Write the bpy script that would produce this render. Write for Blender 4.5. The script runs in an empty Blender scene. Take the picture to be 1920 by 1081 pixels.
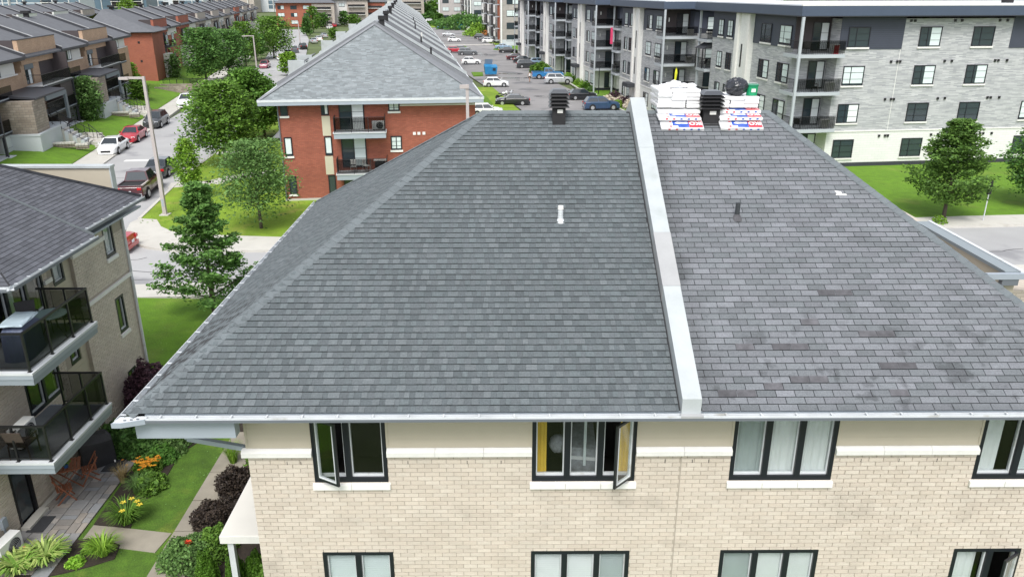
import bpy, math, random
import numpy as np
from mathutils import Matrix, Vector
R = random.Random(7)
NP = np.random.RandomState(7)
sc = bpy.context.scene
# ------------------------------------------------------------------ camera, world, sun
CAM_H, PITCH, YAW, FPX = 14.20, 0.3600, 0.0085, 1480.0
cam = bpy.data.cameras.new("camera"); camo = bpy.data.objects.new("camera", cam)
sc.collection.objects.link(camo); sc.camera = camo
cam.sensor_width = 36.0; cam.lens = 36.0 * FPX / 1920.0
cam.clip_start = 0.1; cam.clip_end = 4000
camo.location = (0, 0, CAM_H); camo.rotation_euler = (math.pi / 2 - PITCH, 0, -YAW)
w = bpy.data.worlds.new("World"); sc.world = w; w.use_nodes = True
nt = w.node_tree; nt.nodes.clear()
wo = nt.nodes.new("ShaderNodeOutputWorld"); bg = nt.nodes.new("ShaderNodeBackground")
sky = nt.nodes.new("ShaderNodeTexSky"); sky.sky_type = 'NISHITA'; sky.sun_disc = False
SUN_EL, SUN_AZ = math.radians(54), math.radians(-172)
sky.sun_elevation = SUN_EL; sky.sun_rotation = SUN_AZ; sky.air_density = 1.0; sky.dust_density = 2.0
hs = nt.nodes.new("ShaderNodeHueSaturation"); hs.inputs['Saturation'].default_value = 0.30
nt.links.new(sky.outputs[0], hs.inputs['Color']); nt.links.new(hs.outputs[0], bg.inputs['Color'])
bg.inputs['Strength'].default_value = 0.145; nt.links.new(bg.outputs[0], wo.inputs[0])
sl = bpy.data.lights.new("sun", 'SUN'); so = bpy.data.objects.new("sun", sl); sc.collection.objects.link(so)
sl.energy = 1.7; sl.angle = math.radians(26); sl.color = (1.0, 0.97, 0.92)
sd = Vector((math.sin(SUN_AZ) * math.cos(SUN_EL), math.cos(SUN_AZ) * math.cos(SUN_EL), math.sin(SUN_EL)))
so.rotation_euler = (-sd).to_track_quat('-Z', 'Y').to_euler(); so.location = (0, 0, 60)
vs = sc.view_settings; vs.view_transform = 'Standard'; vs.look = 'None'; vs.gamma = 1; vs.use_curve_mapping = False
vs.exposure = 0.84
sc.cycles.max_bounces = 6; sc.cycles.transparent_max_bounces = 12
# ------------------------------------------------------------------ layout helper: photo ray -> world point
_c, _s = math.cos, math.sin
FW = np.array([_s(YAW) * _c(PITCH), _c(YAW) * _c(PITCH), -_s(PITCH)]); RT = np.array([_c(YAW), -_s(YAW), 0.0]); DN = np.cross(FW, RT)
def ray(px, py): return FW * FPX + RT * (px - 960) + DN * (py - 540)
def at(px, py, z=0.0):
    v = ray(px, py); t = (z - CAM_H) / v[2]; return (float(v[0] * t), float(v[1] * t), z)
def atY(px, py, y):
    v = ray(px, py); t = y / v[1]; return (float(v[0] * t), y, float(CAM_H + v[2] * t))
# ------------------------------------------------------------------ mesh builder
class MB:
    def __init__(s): s.v = []; s.f = []
    def add(s, vs_, fs_):
        n = len(s.v); s.v.extend(vs_); s.f.extend([tuple(i + n for i in f) for f in fs_]); return s
    def hexa(s, p, bottom=True):
        f = [(4, 5, 6, 7), (0, 1, 5, 4), (1, 2, 6, 5), (2, 3, 7, 6), (3, 0, 4, 7)]
        if bottom: f.append((3, 2, 1, 0))
        return s.add(p, f)
    def box(s, x0, x1, y0, y1, z0, z1):
        return s.hexa([(x0, y0, z0), (x1, y0, z0), (x1, y1, z0), (x0, y1, z0), (x0, y0, z1), (x1, y0, z1), (x1, y1, z1), (x0, y1, z1)])
    def quad(s, a, b, c, d): return s.add([a, b, c, d], [(0, 1, 2, 3)])
    def tri(s, a, b, c): return s.add([a, b, c], [(0, 1, 2)])
    def prism(s, poly, z0, z1):          # poly ccw
        n = len(poly)
        vs_ = [(x, y, z0) for x, y in poly] + [(x, y, z1) for x, y in poly]
        fs_ = [tuple(range(n - 1, -1, -1)), tuple(range(n, 2 * n))] + [(i, (i + 1) % n, n + (i + 1) % n, n + i) for i in range(n)]
        return s.add(vs_, fs_)
    def tube(s, p0, p1, r0, r1=None, n=8, caps=True):
        r1 = r0 if r1 is None else r1
        a = Vector(p0); b = Vector(p1); d = (b - a)
        if d.length < 1e-6: return s
        d.normalize(); u = d.orthogonal().normalized(); w_ = d.cross(u)
        vs_ = []
        for q, r in ((a, r0), (b, r1)):
            for i in range(n):
                t = 2 * math.pi * i / n; vs_.append(tuple(q + u * (r * math.cos(t)) + w_ * (r * math.sin(t))))
        fs_ = [(i, (i + 1) % n, n + (i + 1) % n, n + i) for i in range(n)]
        if caps: fs_ += [tuple(range(n - 1, -1, -1)), tuple(range(n, 2 * n))]
        return s.add(vs_, fs_)
    def path(s, pts, r, n=6):
        for a, b in zip(pts[:-1], pts[1:]): s.tube(a, b, r, r, n)
        return s
    def bar(s, p0, p1, wx, h):           # rectangular bar along p0-p1, width wx, height h centred
        a = Vector(p0); b = Vector(p1); d = (b - a).normalized(); up = Vector((0, 0, 1))
        if abs(d.z) > .95: up = Vector((0, 1, 0))
        sd_ = d.cross(up).normalized() * wx / 2; uu = sd_.cross(d).normalized() * h / 2
        return s.hexa([tuple(a - sd_ - uu), tuple(a + sd_ - uu), tuple(b + sd_ - uu), tuple(b - sd_ - uu), tuple(a - sd_ + uu), tuple(a + sd_ + uu), tuple(b + sd_ + uu), tuple(b - sd_ + uu)])
    def sphere(s, c, r, nu=10, nv=6, sz=1.0, jit=0):
        vs_ = [(c[0], c[1], c[2] - r * sz)]
        for j in range(1, nv):
            ph = -math.pi / 2 + math.pi * j / nv
            for i in range(nu):
                t = 2 * math.pi * i / nu; rr = r * (1 + (R.uniform(-jit, jit) if jit else 0))
                vs_.append((c[0] + rr * math.cos(ph) * math.cos(t), c[1] + rr * math.cos(ph) * math.sin(t), c[2] + rr * sz * math.sin(ph)))
        vs_.append((c[0], c[1], c[2] + r * sz)); L = len(vs_) - 1; fs_ = []
        for i in range(nu): fs_.append((0, 1 + (i + 1) % nu, 1 + i)); fs_.append((L, L - nu + i, L - nu + (i + 1) % nu))
        for j in range(nv - 2):
            for i in range(nu):
                a = 1 + j * nu + i; b = 1 + j * nu + (i + 1) % nu; fs_.append((a, b, b + nu, a + nu))
        return s.add(vs_, fs_)
    def mesh(s, name, smooth=False):
        m = bpy.data.meshes.new(name); m.from_pydata(s.v, [], s.f)
        if smooth: m.polygons.foreach_set('use_smooth', [True] * len(m.polygons))
        m.update(); return m
def link(name, data, mat=None, parent=None, mtx=None, kind=None):
    o = bpy.data.objects.new(name, data); sc.collection.objects.link(o)
    if mat is not None:
        if data.materials and data.materials[0] is not None and data.materials[0] != mat:
            o.material_slots[0].link = 'OBJECT'; o.material_slots[0].material = mat
        elif not data.materials: data.materials.append(mat)
    if parent is not None: o.parent = parent
    if mtx is not None: o.matrix_local = mtx
    if kind: o['kind'] = kind
    return o
def part(name, mb, mat, parent=None, loc=None, rz=0, kind=None, smooth=False, mtx=None):
    m = mb.mesh(name, smooth) if isinstance(mb, MB) else mb
    if mtx is None and (loc is not None or rz): mtx = Matrix.Translation(loc or (0, 0, 0)) @ Matrix.Rotation(rz, 4, 'Z')
    return link(name, m, mat, parent, mtx, kind)
def tag(o, label, cat, group=None):
    o['label'] = label; o['category'] = cat
    if group: o['group'] = group
    return o
def thing(name, label, cat, loc=(0, 0, 0), rz=0, group=None):
    o = bpy.data.objects.new(name, None); sc.collection.objects.link(o); o.empty_display_size = .3
    o.location = loc; o.rotation_euler = (0, 0, rz); return tag(o, label, cat, group)
def struct(name, mb, mat, loc=None, rz=0, parent=None, smooth=False):
    return part(name, mb, mat, parent, loc, rz, 'structure' if parent is None else None, smooth)
# ------------------------------------------------------------------ materials
_M = {}
def mat(name, col, rough=.8, var=.12, scale=2.0, fine=0, island=0, metal=0, bump=0, bscale=60, col2=None, spec=.5, coat=0, transl=0, big=0, bigscale=.2, patch=None, pscale=.5, pthr=.55, psoft=.1, stain=0):
    if name in _M: return _M[name]
    m = bpy.data.materials.new(name); m.use_nodes = True; nt = m.node_tree; N = nt.nodes; L = nt.links
    b = N['Principled BSDF']; b.inputs['Roughness'].default_value = rough; b.inputs['Metallic'].default_value = metal
    b.inputs['Specular IOR Level'].default_value = spec; b.inputs['Coat Weight'].default_value = coat
    geo = N.new('ShaderNodeNewGeometry'); tc = geo.outputs['Position']
    def noise(sc_, det=3):
        n = N.new('ShaderNodeTexNoise'); n.inputs['Scale'].default_value = sc_; n.inputs['Detail'].default_value = det; L.new(tc, n.inputs['Vector']); return n.outputs['Fac']
    def ma(op, a, b_, c_=None):
        n = N.new('ShaderNodeMath'); n.operation = op
        for i, x in enumerate((a, b_, c_)):
            if x is None: continue
            if isinstance(x, (int, float)): n.inputs[i].default_value = x
            else: L.new(x, n.inputs[i])
        return n.outputs[0]
    f = 1.0
    if var: f = ma('MULTIPLY_ADD', noise(scale), 2 * var * 1.6, 1 - var * 1.6)
    if fine: f = ma('MULTIPLY', f, ma('MULTIPLY_ADD', noise(bscale, 2), 2 * fine, 1 - fine))
    if big: f = ma('MULTIPLY', f, ma('MULTIPLY_ADD', noise(bigscale, 2), 2 * big, 1 - big))
    rnd = None
    if island or col2:
        oi = N.new('ShaderNodeObjectInfo'); rnd = ma('FRACT', ma('ADD', geo.outputs['Random Per Island'], oi.outputs['Random']), 0)
    if island: f = ma('MULTIPLY', f, ma('MULTIPLY_ADD', rnd, 2 * island, 1 - island))
    base = N.new('ShaderNodeRGB'); base.outputs[0].default_value = (*col, 1); c = base.outputs[0]
    if col2:
        mx = N.new('ShaderNodeMix'); mx.data_type = 'RGBA'; mx.inputs['B'].default_value = (*col2, 1); L.new(c, mx.inputs['A'])
        L.new(ma('FRACT', ma('MULTIPLY', rnd, 7.31), 0), mx.inputs['Factor']); c = mx.outputs['Result']
    if patch:
        mr = N.new('ShaderNodeMapRange'); mr.interpolation_type = 'SMOOTHSTEP'; mr.inputs['From Min'].default_value = pthr; mr.inputs['From Max'].default_value = pthr + psoft; L.new(noise(pscale, 5), mr.inputs['Value'])
        mp = N.new('ShaderNodeMix'); mp.data_type = 'RGBA'; mp.inputs['B'].default_value = (*patch, 1); L.new(c, mp.inputs['A']); L.new(mr.outputs[0], mp.inputs['Factor']); c = mp.outputs['Result']
    if stain:
        # weathering of the right roof half: dark algae near the eave and beside the parapet
        sx = N.new('ShaderNodeSeparateXYZ'); L.new(tc, sx.inputs[0])
        def mrg(v, a, b, lo, hi):
            q = N.new('ShaderNodeMapRange'); q.interpolation_type = 'SMOOTHSTEP'; q.inputs['From Min'].default_value = a; q.inputs['From Max'].default_value = b; q.inputs['To Min'].default_value = lo; q.inputs['To Max'].default_value = hi; L.new(v, q.inputs['Value']); return q.outputs[0]
        low = mrg(sx.outputs[1], 12.0, 15.2, 1, 0); side_ = mrg(sx.outputs[0], 3.35, 4.0, 1, 0); nn = noise(2.6, 4)
        k1 = ma('MULTIPLY', low, mrg(nn, .55, .66, 0, 1)); k2 = ma('MULTIPLY', side_, mrg(noise(1.4, 3), .35, .6, 0, 1)); k3 = ma('MULTIPLY', mrg(sx.outputs[1], 11.86, 12.0, 1, 0), .35)
        f = ma('MULTIPLY', f, ma('MULTIPLY_ADD', ma('MAXIMUM', ma('MAXIMUM', k1, k2), k3), -stain, 1))
    if not isinstance(f, float):
        vm = N.new('ShaderNodeVectorMath'); vm.operation = 'SCALE'; L.new(c, vm.inputs[0]); L.new(f, vm.inputs['Scale']); c = vm.outputs[0]
    L.new(c, b.inputs['Base Color'])
    if bump:
        bp = N.new('ShaderNodeBump'); bp.inputs['Strength'].default_value = bump; bp.inputs['Distance'].default_value = .02
        L.new(noise(bscale, 2), bp.inputs['Height']); L.new(bp.outputs[0], b.inputs['Normal'])
    if transl:
        out = N['Material Output']; tr = N.new('ShaderNodeBsdfTranslucent'); L.new(c, tr.inputs['Color'])
        mxs = N.new('ShaderNodeMixShader'); mxs.inputs[0].default_value = transl; L.new(b.outputs[0], mxs.inputs[1]); L.new(tr.outputs[0], mxs.inputs[2]); L.new(mxs.outputs[0], out.inputs[0])
    _M[name] = m; return m
def brickmat(name, c1, c2, mortar, bw, bh, ms=.008, rough=.9, var=.12):
    if name in _M: return _M[name]
    m = bpy.data.materials.new(name); m.use_nodes = True; N = m.node_tree.nodes; L = m.node_tree.links; b = N['Principled BSDF']; b.inputs['Roughness'].default_value = rough
    tc = N.new('ShaderNodeTexCoord'); sp = N.new('ShaderNodeSeparateXYZ'); L.new(tc.outputs['Object'], sp.inputs[0])
    ad = N.new('ShaderNodeMath'); L.new(sp.outputs[0], ad.inputs[0]); L.new(sp.outputs[1], ad.inputs[1])
    cb = N.new('ShaderNodeCombineXYZ'); L.new(ad.outputs[0], cb.inputs[0]); L.new(sp.outputs[2], cb.inputs[1])
    bt = N.new('ShaderNodeTexBrick'); L.new(cb.outputs[0], bt.inputs['Vector']); bt.inputs['Scale'].default_value = 1
    bt.inputs['Color1'].default_value = (*c1, 1); bt.inputs['Color2'].default_value = (*c2, 1); bt.inputs['Mortar'].default_value = (*mortar, 1)
    bt.inputs['Brick Width'].default_value = bw; bt.inputs['Row Height'].default_value = bh; bt.inputs['Mortar Size'].default_value = ms
    no = N.new('ShaderNodeTexNoise'); no.inputs['Scale'].default_value = .9; no.inputs['Detail'].default_value = 4; L.new(tc.outputs['Object'], no.inputs['Vector'])
    mm = N.new('ShaderNodeMath'); mm.operation = 'MULTIPLY_ADD'; L.new(no.outputs['Fac'], mm.inputs[0]); mm.inputs[1].default_value = var * 3; mm.inputs[2].default_value = 1 - var * 1.5
    vm = N.new('ShaderNodeVectorMath'); vm.operation = 'SCALE'; L.new(bt.outputs['Color'], vm.inputs[0]); L.new(mm.outputs[0], vm.inputs['Scale']); L.new(vm.outputs[0], b.inputs['Base Color'])
    bp = N.new('ShaderNodeBump'); bp.inputs['Strength'].default_value = .5; bp.inputs['Distance'].default_value = .01; bp.invert = True; L.new(bt.outputs['Fac'], bp.inputs['Height']); L.new(bp.outputs[0], b.inputs['Normal'])
    _M[name] = m; return m
def glassmat(name, tint=(.02, .025, .03), alpha=.35, rough=.03):
    if name in _M: return _M[name]
    m = bpy.data.materials.new(name); m.use_nodes = True; N = m.node_tree.nodes; L = m.node_tree.links; b = N['Principled BSDF']
    b.inputs['Base Color'].default_value = (*tint, 1); b.inputs['Roughness'].default_value = rough; b.inputs['Specular IOR Level'].default_value = .9
    if alpha < 1:
        tr = N.new('ShaderNodeBsdfTransparent'); q = 1 - alpha; tr.inputs['Color'].default_value = (q * .99, q, q, 1); gl = N.new('ShaderNodeBsdfGlossy'); gl.inputs['Roughness'].default_value = rough; gl.inputs['Color'].default_value = (.95, 1, 1, 1)
        fr = N.new('ShaderNodeLayerWeight'); fr.inputs['Blend'].default_value = .5; pw = N.new('ShaderNodeMath'); pw.operation = 'POWER'; L.new(fr.outputs['Facing'], pw.inputs[0]); pw.inputs[1].default_value = 4; ad = N.new('ShaderNodeMath'); ad.operation = 'MULTIPLY_ADD'; L.new(pw.outputs[0], ad.inputs[0]); ad.inputs[1].default_value = .7 if alpha < .3 else .10; ad.inputs[2].default_value = .03 if alpha < .3 else .012; mx = N.new('ShaderNodeMixShader'); L.new(ad.outputs[0], mx.inputs[0]); L.new(tr.outputs[0], mx.inputs[1]); L.new(gl.outputs[0], mx.inputs[2]); L.new(mx.outputs[0], N['Material Output'].inputs[0])
    _M[name] = m; return m
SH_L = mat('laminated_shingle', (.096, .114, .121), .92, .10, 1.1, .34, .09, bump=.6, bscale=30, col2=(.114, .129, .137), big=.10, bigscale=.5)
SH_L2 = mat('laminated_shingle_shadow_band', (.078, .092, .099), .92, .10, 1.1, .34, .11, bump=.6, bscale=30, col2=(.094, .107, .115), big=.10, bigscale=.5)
SH_R = mat('tab_shingle', (.158, .166, .182), .92, .12, 1.6, .30, .15, bump=.6, bscale=32, col2=(.126, .138, .148), big=.12, bigscale=.6, stain=.38)
SH_CAP = mat('cap_shingle', (.128, .147, .157), .92, .10, 3, .28, .07, bump=.4)
SH_DARK = mat('worn_shingle', (.085, .084, .092), .95, .40, 7, .2, .2)
DECK = mat('roof_underlay', (.030, .031, .034), .95)
SH_FAR = mat('far_shingle', (.16, .165, .175), .92, .16, 1.4, .10, 0, bscale=7)
BRICK = mat('buff_brick', (.515, .450, .382), .9, .07, 1.2, .12, .05, bscale=40, bump=.4, col2=(.555, .497, .43), patch=(.43, .38, .325), pscale=1.1, pthr=.56, psoft=.22)
MORTAR = mat('mortar', (.35, .31, .26), .95, .1, 12)
BRICKTEX = brickmat('buff_brick_wall', (.52, .46, .395), (.48, .425, .365), (.33, .29, .24), .267, .0903)
SIDE = mat('beige_siding', (.44, .395, .315), .6, .03, 3)
STONE = mat('white_stone', (.70, .69, .665), .85, .07, 4, .05)
ALU = mat('white_aluminium', (.56, .585, .605), .45, .10, 3, .05, spec=.5, patch=(.42, .42, .40), pscale=2.5, pthr=.6, psoft=.15)
CAPM = mat('pale_cap_metal', (.40, .43, .44), .42, .10, 2.2, .04, bscale=25, patch=(.34, .37, .37), pscale=1.3, pthr=.58, psoft=.2)
CAPM2 = mat('greyish_cap_metal', (.35, .355, .36), .42, .10, 2.2, .04, bscale=25, patch=(.30, .30, .29), pscale=1.3, pthr=.58, psoft=.2)
FASC = mat('blue_grey_fascia', (.30, .34, .385), .5, .04, 2)
FASCD = mat('grey_fascia', (.13, .145, .165), .5, .04, 2)
BLACK = mat('black_metal', (.012, .012, .014), .4, 0)
BLACKM = mat('black_matt', (.018, .018, .020), .85, .2, 8)
NAVYF = mat('black_window_frame', (.010, .012, .018), .4, 0)
GLASS = glassmat('window_glass', (.02, .03, .035), .10)
GLASSF = glassmat('far_window_glass', (.035, .05, .06), 1.0, .08)
TINT = glassmat('tinted_glass', (.012, .016, .018), .46)
ROOM = mat('dark_room', (.03, .028, .026), .95, 0)
CURT = mat('white_curtain', (.72, .76, .76), .9, .05, 4)
CURTG = mat('grey_green_curtain', (.40, .46, .46), .9, .05, 4)
BLIND = mat('pale_blind', (.60, .68, .68), .7, .03, 3)
YEL = mat('yellow_curtain', (.62, .42, .05), .9, .08, 5)
BED = mat('grey_bedding', (.28, .30, .32), .9, .3, 14)
CONC = mat('concrete', (.49, .475, .435), .9, .10, .7, .08, bscale=25, bump=.2, big=.10, bigscale=.15, patch=(.37, .35, .31), pscale=.7, pthr=.58, psoft=.18)
CONCN = mat('damp_concrete', (.27, .245, .20), .9, .18, 1.6, .08, bscale=30, bump=.2, big=.2, bigscale=.7)
PAVE = mat('paving_stone', (.28, .25, .22), .9, .14, 2.5, .10, .26, bscale=30, bump=.3, col2=(.215, .225, .24))
ASPH = mat('asphalt', (.235, .235, .238), .9, .10, .5, .10, bscale=14, bump=.2, big=.20, bigscale=.10)
ASPHL = mat('pale_asphalt', (.36, .36, .362), .9, .08, .4, .08, bscale=14, big=.14, bigscale=.08, patch=(.25, .25, .26), pscale=.22, pthr=.57, psoft=.12)
ASPHP = mat('parking_asphalt', (.235, .228, .228), .85, .13, .25, .10, bscale=8, big=.22, bigscale=.07, patch=(.135, .135, .142), pscale=.16, pthr=.56, psoft=.08)
PAINT = mat('road_paint', (.75, .75, .72), .8, .1, 3)
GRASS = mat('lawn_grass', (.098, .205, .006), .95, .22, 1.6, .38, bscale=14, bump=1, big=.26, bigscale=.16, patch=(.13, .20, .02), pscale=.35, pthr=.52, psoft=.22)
GRASSY = mat('yellowish_grass', (.165, .265, .014), .95, .22, .8, .36, bscale=12, bump=1, big=.34, bigscale=.2, patch=(.27, .29, .05), pscale=.5, pthr=.54, psoft=.2)  # yellower lawn green with straw-coloured patches
GRASSD = mat('dark_grass', (.062, .130, .010), .95, .30, 2.6, .55, bscale=24, bump=1, big=.30, bigscale=.8, patch=(.12, .17, .02), pscale=1.1, pthr=.54, psoft=.2)  # deeper lawn green with paler patches, for the courtyard
FIELD = mat('rough_ground', (.09, .12, .04), .95, .3, .1)
SOIL = mat('dark_mulch', (.030, .022, .016), .95, .4, 14, .3, bscale=50, bump=.8)
BARK = mat('bark', (.085, .068, .052), .95, .25, 12, bump=.5)
BARKP = mat('pale_bark', (.38, .34, .30), .9, .2, 10)
def leafm(n, a, b, tr=.35): return mat(n, a, .6, .30, .9, 0, .40, col2=b, spec=.25, transl=tr)
LF_DARK = leafm('dark_leaves', (.070, .165, .038), (.130, .255, .060))
LF_MID = leafm('green_leaves', (.090, .195, .030), (.180, .320, .050))
LF_YEL = leafm('yellow_green_leaves', (.16, .32, .035), (.27, .43, .055))
LF_GREY = leafm('grey_green_leaves', (.10, .20, .055), (.17, .29, .085))
LF_PURP = leafm('purple_leaves', (.050, .026, .040), (.095, .045, .060), .2)
LF_BLACK = leafm('deep_purple_leaves', (.034, .026, .024), (.062, .046, .034), .15)
LF_VAR = leafm('cream_edged_leaves', (.42, .50, .16), (.16, .32, .05))
LF_LIME = leafm('lime_leaves', (.20, .42, .04), (.30, .50, .06))
LF_CEDAR = leafm('cedar_leaves', (.060, .145, .014), (.100, .205, .022))
LF_FAR = leafm('far_tree_leaves', (.060, .150, .030), (.120, .230, .045))
# ------------------------------------------------------------------ numpy foliage
def leaf_mesh(name, P, size, up=.5, elong=1.5):
    n = len(P); nr = NP.normal(size=(n, 3)); nr[:, 2] = np.abs(nr[:, 2]) + up * 2; nr /= np.linalg.norm(nr, axis=1)[:, None]
    a = np.cross(nr, NP.normal(size=(n, 3))); a /= np.linalg.norm(a, axis=1)[:, None]; b = np.cross(nr, a)
    s = (size * NP.uniform(.6, 1.3, n))[:, None]
    V = np.stack([P - a * s * elong / 2, P + b * s / 2 - nr * s * .1, P + a * s * elong / 2, P - b * s / 2 - nr * s * .1], 1).reshape(-1, 3)
    m = bpy.data.meshes.new(name); m.vertices.add(4 * n); m.vertices.foreach_set('co', V.astype(np.float32).ravel())
    m.loops.add(4 * n); m.loops.foreach_set('vertex_index', np.arange(4 * n, dtype=np.int32))
    m.polygons.add(n); m.polygons.foreach_set('loop_start', np.arange(0, 4 * n, 4, dtype=np.int32)); m.polygons.foreach_set('loop_total', np.full(n, 4, dtype=np.int32))
    m.update(); m.validate(); return m
def tree_meshes(key, h, r, c0, prof, nb, n, leaf, seed, droop=0.0, flat=.45, clump=.17):
    """trunk+limb builder and crown mesh; crown between c0 and h, radius r, prof(t) 0..1 over crown height"""
    rs = np.random.RandomState(seed); tb = MB(); tr = .018 * h + .02
    k = 5; pts = [(rs.normal() * .012 * h * i / k, rs.normal() * .012 * h * i / k, h * .94 * i / k) for i in range(k + 1)]; pts[0] = (0, 0, -.1)
    for i in range(k): tb.tube(pts[i], pts[i + 1], tr * (1 - i / k * .85), tr * (1 - (i + 1) / k * .85), 8, i == 0)
    P = []; per = max(4, n // nb)
    for b in range(nb):
        t = ((b + rs.rand()) / nb) ** .9; z = c0 + (h - c0) * t; az = b * 2.399 + rs.normal() * .3; L = r * prof(t) * rs.uniform(.58, 1.22) + .05 * r
        rise = (.35 - droop) * L * (1 - t * .4)
        z0 = max(c0 * .8, z - .35 * L * (1 - droop)); e = np.array([math.cos(az) * L, math.sin(az) * L, z + rise * .5 - droop * L * .5]); s0 = np.array([0, 0, z0])
        if b % 2 == 0: tb.tube(tuple(s0), tuple(s0 + (e - s0) * .8), tr * .35 * (1 - t * .6), tr * .06, 5, False)
        q = rs.beta(2.2, 1.1, per); c = s0 + (e - s0) * q[:, None]
        sp = clump * r * (.40 + .85 * (1 - q)) * (.9 + .6 * prof(t)); off = np.clip(rs.normal(size=(per, 3)), -1.9, 1.9) * sp[:, None]; off[:, 2] *= flat
        P.append(c + off)
    P = np.concatenate(P); P[:, 2] = np.minimum(P[:, 2], h * 1.02)
    NP.seed(seed); return tb.mesh(key + '_trunk', True), leaf_mesh(key + '_crown', P, leaf)
_TM = {}
def tree(label, x, y, h, r, c0, prof, nb=60, n=6000, leaf=.16, lm=None, bark=None, seed=1, group=None, z=0, key=None, s=1.0, cat='tree', name='deciduous_tree', **kw):
    t = thing(name, label, cat, (x, y, z), (seed * 1.7) % 6.28, group); t.scale = (s, s, s)
    if key not in _TM or key is None: _TM[key] = tree_meshes(name, h, r, c0, prof, nb, n, leaf, seed, **kw)
    a, b = _TM[key]; part('trunk', a, bark or BARK, t); part('crown', b, lm or LF_MID, t); return t
ROUND = lambda t: max(.25, math.sin(math.pi * min(1, .16 + .80 * t)) ** .6)
CONE = lambda t: max(.08, (1 - t) ** .75)
OVAL = lambda t: max(.15, math.sin(math.pi * (.12 + .86 * t)) ** .8)
def shrub(label, x, y, r, h, n, leaf, lm, seed=1, cat='shrub', name='shrub', z=0, group=None, spiky=False, solid=False, sy=1.0):
    rs = np.random.RandomState(seed + 50); NP.seed(seed)
    d = rs.normal(size=(n, 3)); d[:, 2] = np.abs(d[:, 2]); d /= np.linalg.norm(d, axis=1)[:, None]
    rad = rs.beta(5, 1.1 if not solid else .5, n)[:, None]; lump = 1 + .16 * np.sin(d[:, :1] * 7 + seed) * np.cos(d[:, 1:2] * 6)
    P = d * rad * lump * np.array([r, r * sy, h]) + np.array([0, 0, .02])
    t = tag(link(name, leaf_mesh(name, P, leaf, .2, 1.6), lm), label, cat, group); t.location = (x, y, z); return t
def blades(label, x, y, r, h, n, wd, lm, seed=1, cat='grass clump', name='grass_clump', group=None, arch=.6):
    rs = random.Random(seed); mb = MB()
    for i in range(n):
        a = rs.uniform(0, 6.28); L = h * rs.uniform(.6, 1.1); o = rs.uniform(0, .25) * r; c, s_ = math.cos(a), math.sin(a); sw = rs.uniform(-.3, .3)
        P = []
        for k in range(4):
            q = k / 3; rr = o + r * rs.uniform(.8, 1.0) * q ** 1.3 if k else o; zz = L * (math.sin(q * 1.9) if arch > .5 else q * (1 - .25 * q))
            ww = wd * (1 - q * .85) / 2; cx = c * rr - s_ * sw * q * r * .3; cy = s_ * rr + c * sw * q * r * .3
            P += [(cx - s_ * ww, cy + c * ww, zz), (cx + s_ * ww, cy - c * ww, zz)]
        mb.add(P, [(0, 1, 3, 2), (2, 3, 5, 4), (4, 5, 7, 6)])
    t = tag(link(name, mb.mesh(name), lm), label, cat, group); t.location = (x, y, 0.01); return t
def rects(x0, x1, z0, z1, holes):
    xs = sorted({x0, x1, *[min(max(h[i], x0), x1) for h in holes for i in (0, 1)]}); zs = sorted({z0, z1, *[min(max(h[i], z0), z1) for h in holes for i in (2, 3)]}); out = []
    for i in range(len(xs) - 1):
        run = None
        for j in range(len(zs) - 1):
            cx = (xs[i] + xs[i + 1]) / 2; cz = (zs[j] + zs[j + 1]) / 2
            if any(h[0] < cx < h[1] and h[2] < cz < h[3] for h in holes):
                if run: out.append(run); run = None
            else: run = (xs[i], xs[i + 1], run[2] if run else zs[j], zs[j + 1])
        if run: out.append(run)
    return out
# ================================================================== SETTING
def poly(name, pts, m, z0, z1): return struct(name, MB().prism(pts, z0, z1), m)
def sheet(name, pts, m, z):
    return struct(name, MB().add([(x, y, z) for x, y in pts], [tuple(range(len(pts)))]), m)
def P2(px, py, z=0): return at(px, py, z)[:2]
sheet('ground', [(-1500, -200), (1500, -200), (1500, 3000), (-1500, 3000)], FIELD, -.30)
# block of asphalt streets
sheet('cross_street', [(-140, 33), (-60, 36.6), (-15, 38.4), (80, 44.5), (80, 55), (-15, 46.8), (-60, 43.5), (-140, 39)], ASPHL, -.13)
U = lambda y, x0, k: x0 - k * y
sheet('side_street', [(-24.1, 46.3), (-24.6, 51.5), (-27.2, 73), (-33.9, 120), (-43, 176), (-62, 262), (-80, 330), (-90, 330), (-72, 262), (-52, 176), (-43.5, 120), (-36.6, 70), (-33.5, 46)], ASPHL, -.126)
sheet('parking_lot', [(12.8, 60), (24, 60), (14.2, 101), (9, 133), (4.6, 186), (-4, 238), (-16, 330), (-26, 390), (-60, 390), (-34, 300), (-13, 180), (2, 104), (6, 62)], ASPHP, -.13)
# crosswalk bars on the side street and faded stop bar
mb = MB()
a = at(262, 300, -.12); 
for i in range(1): mb.box(-1.6, 1.6, -.35, .35, 0, .004)
struct('stop_line_marking', mb, PAINT, (a[0] + .3, a[1], -.122), .12)
# near lawn south of the cross street (behind the two near houses)
poly('near_lawn', [(-40, 8), (14, 8), (14, 36.6), (-15, 36.4), (-18.6, 36.6), (-40, 35.5)], GRASS, -.3, 0)
poly('near_pavement', [(-60, 34.2), (-18.6, 36.6), (60, 41.0), (60, 43.0), (-18.6, 38.5), (-60, 36.4)], CONC, -.3, .012)
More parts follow.
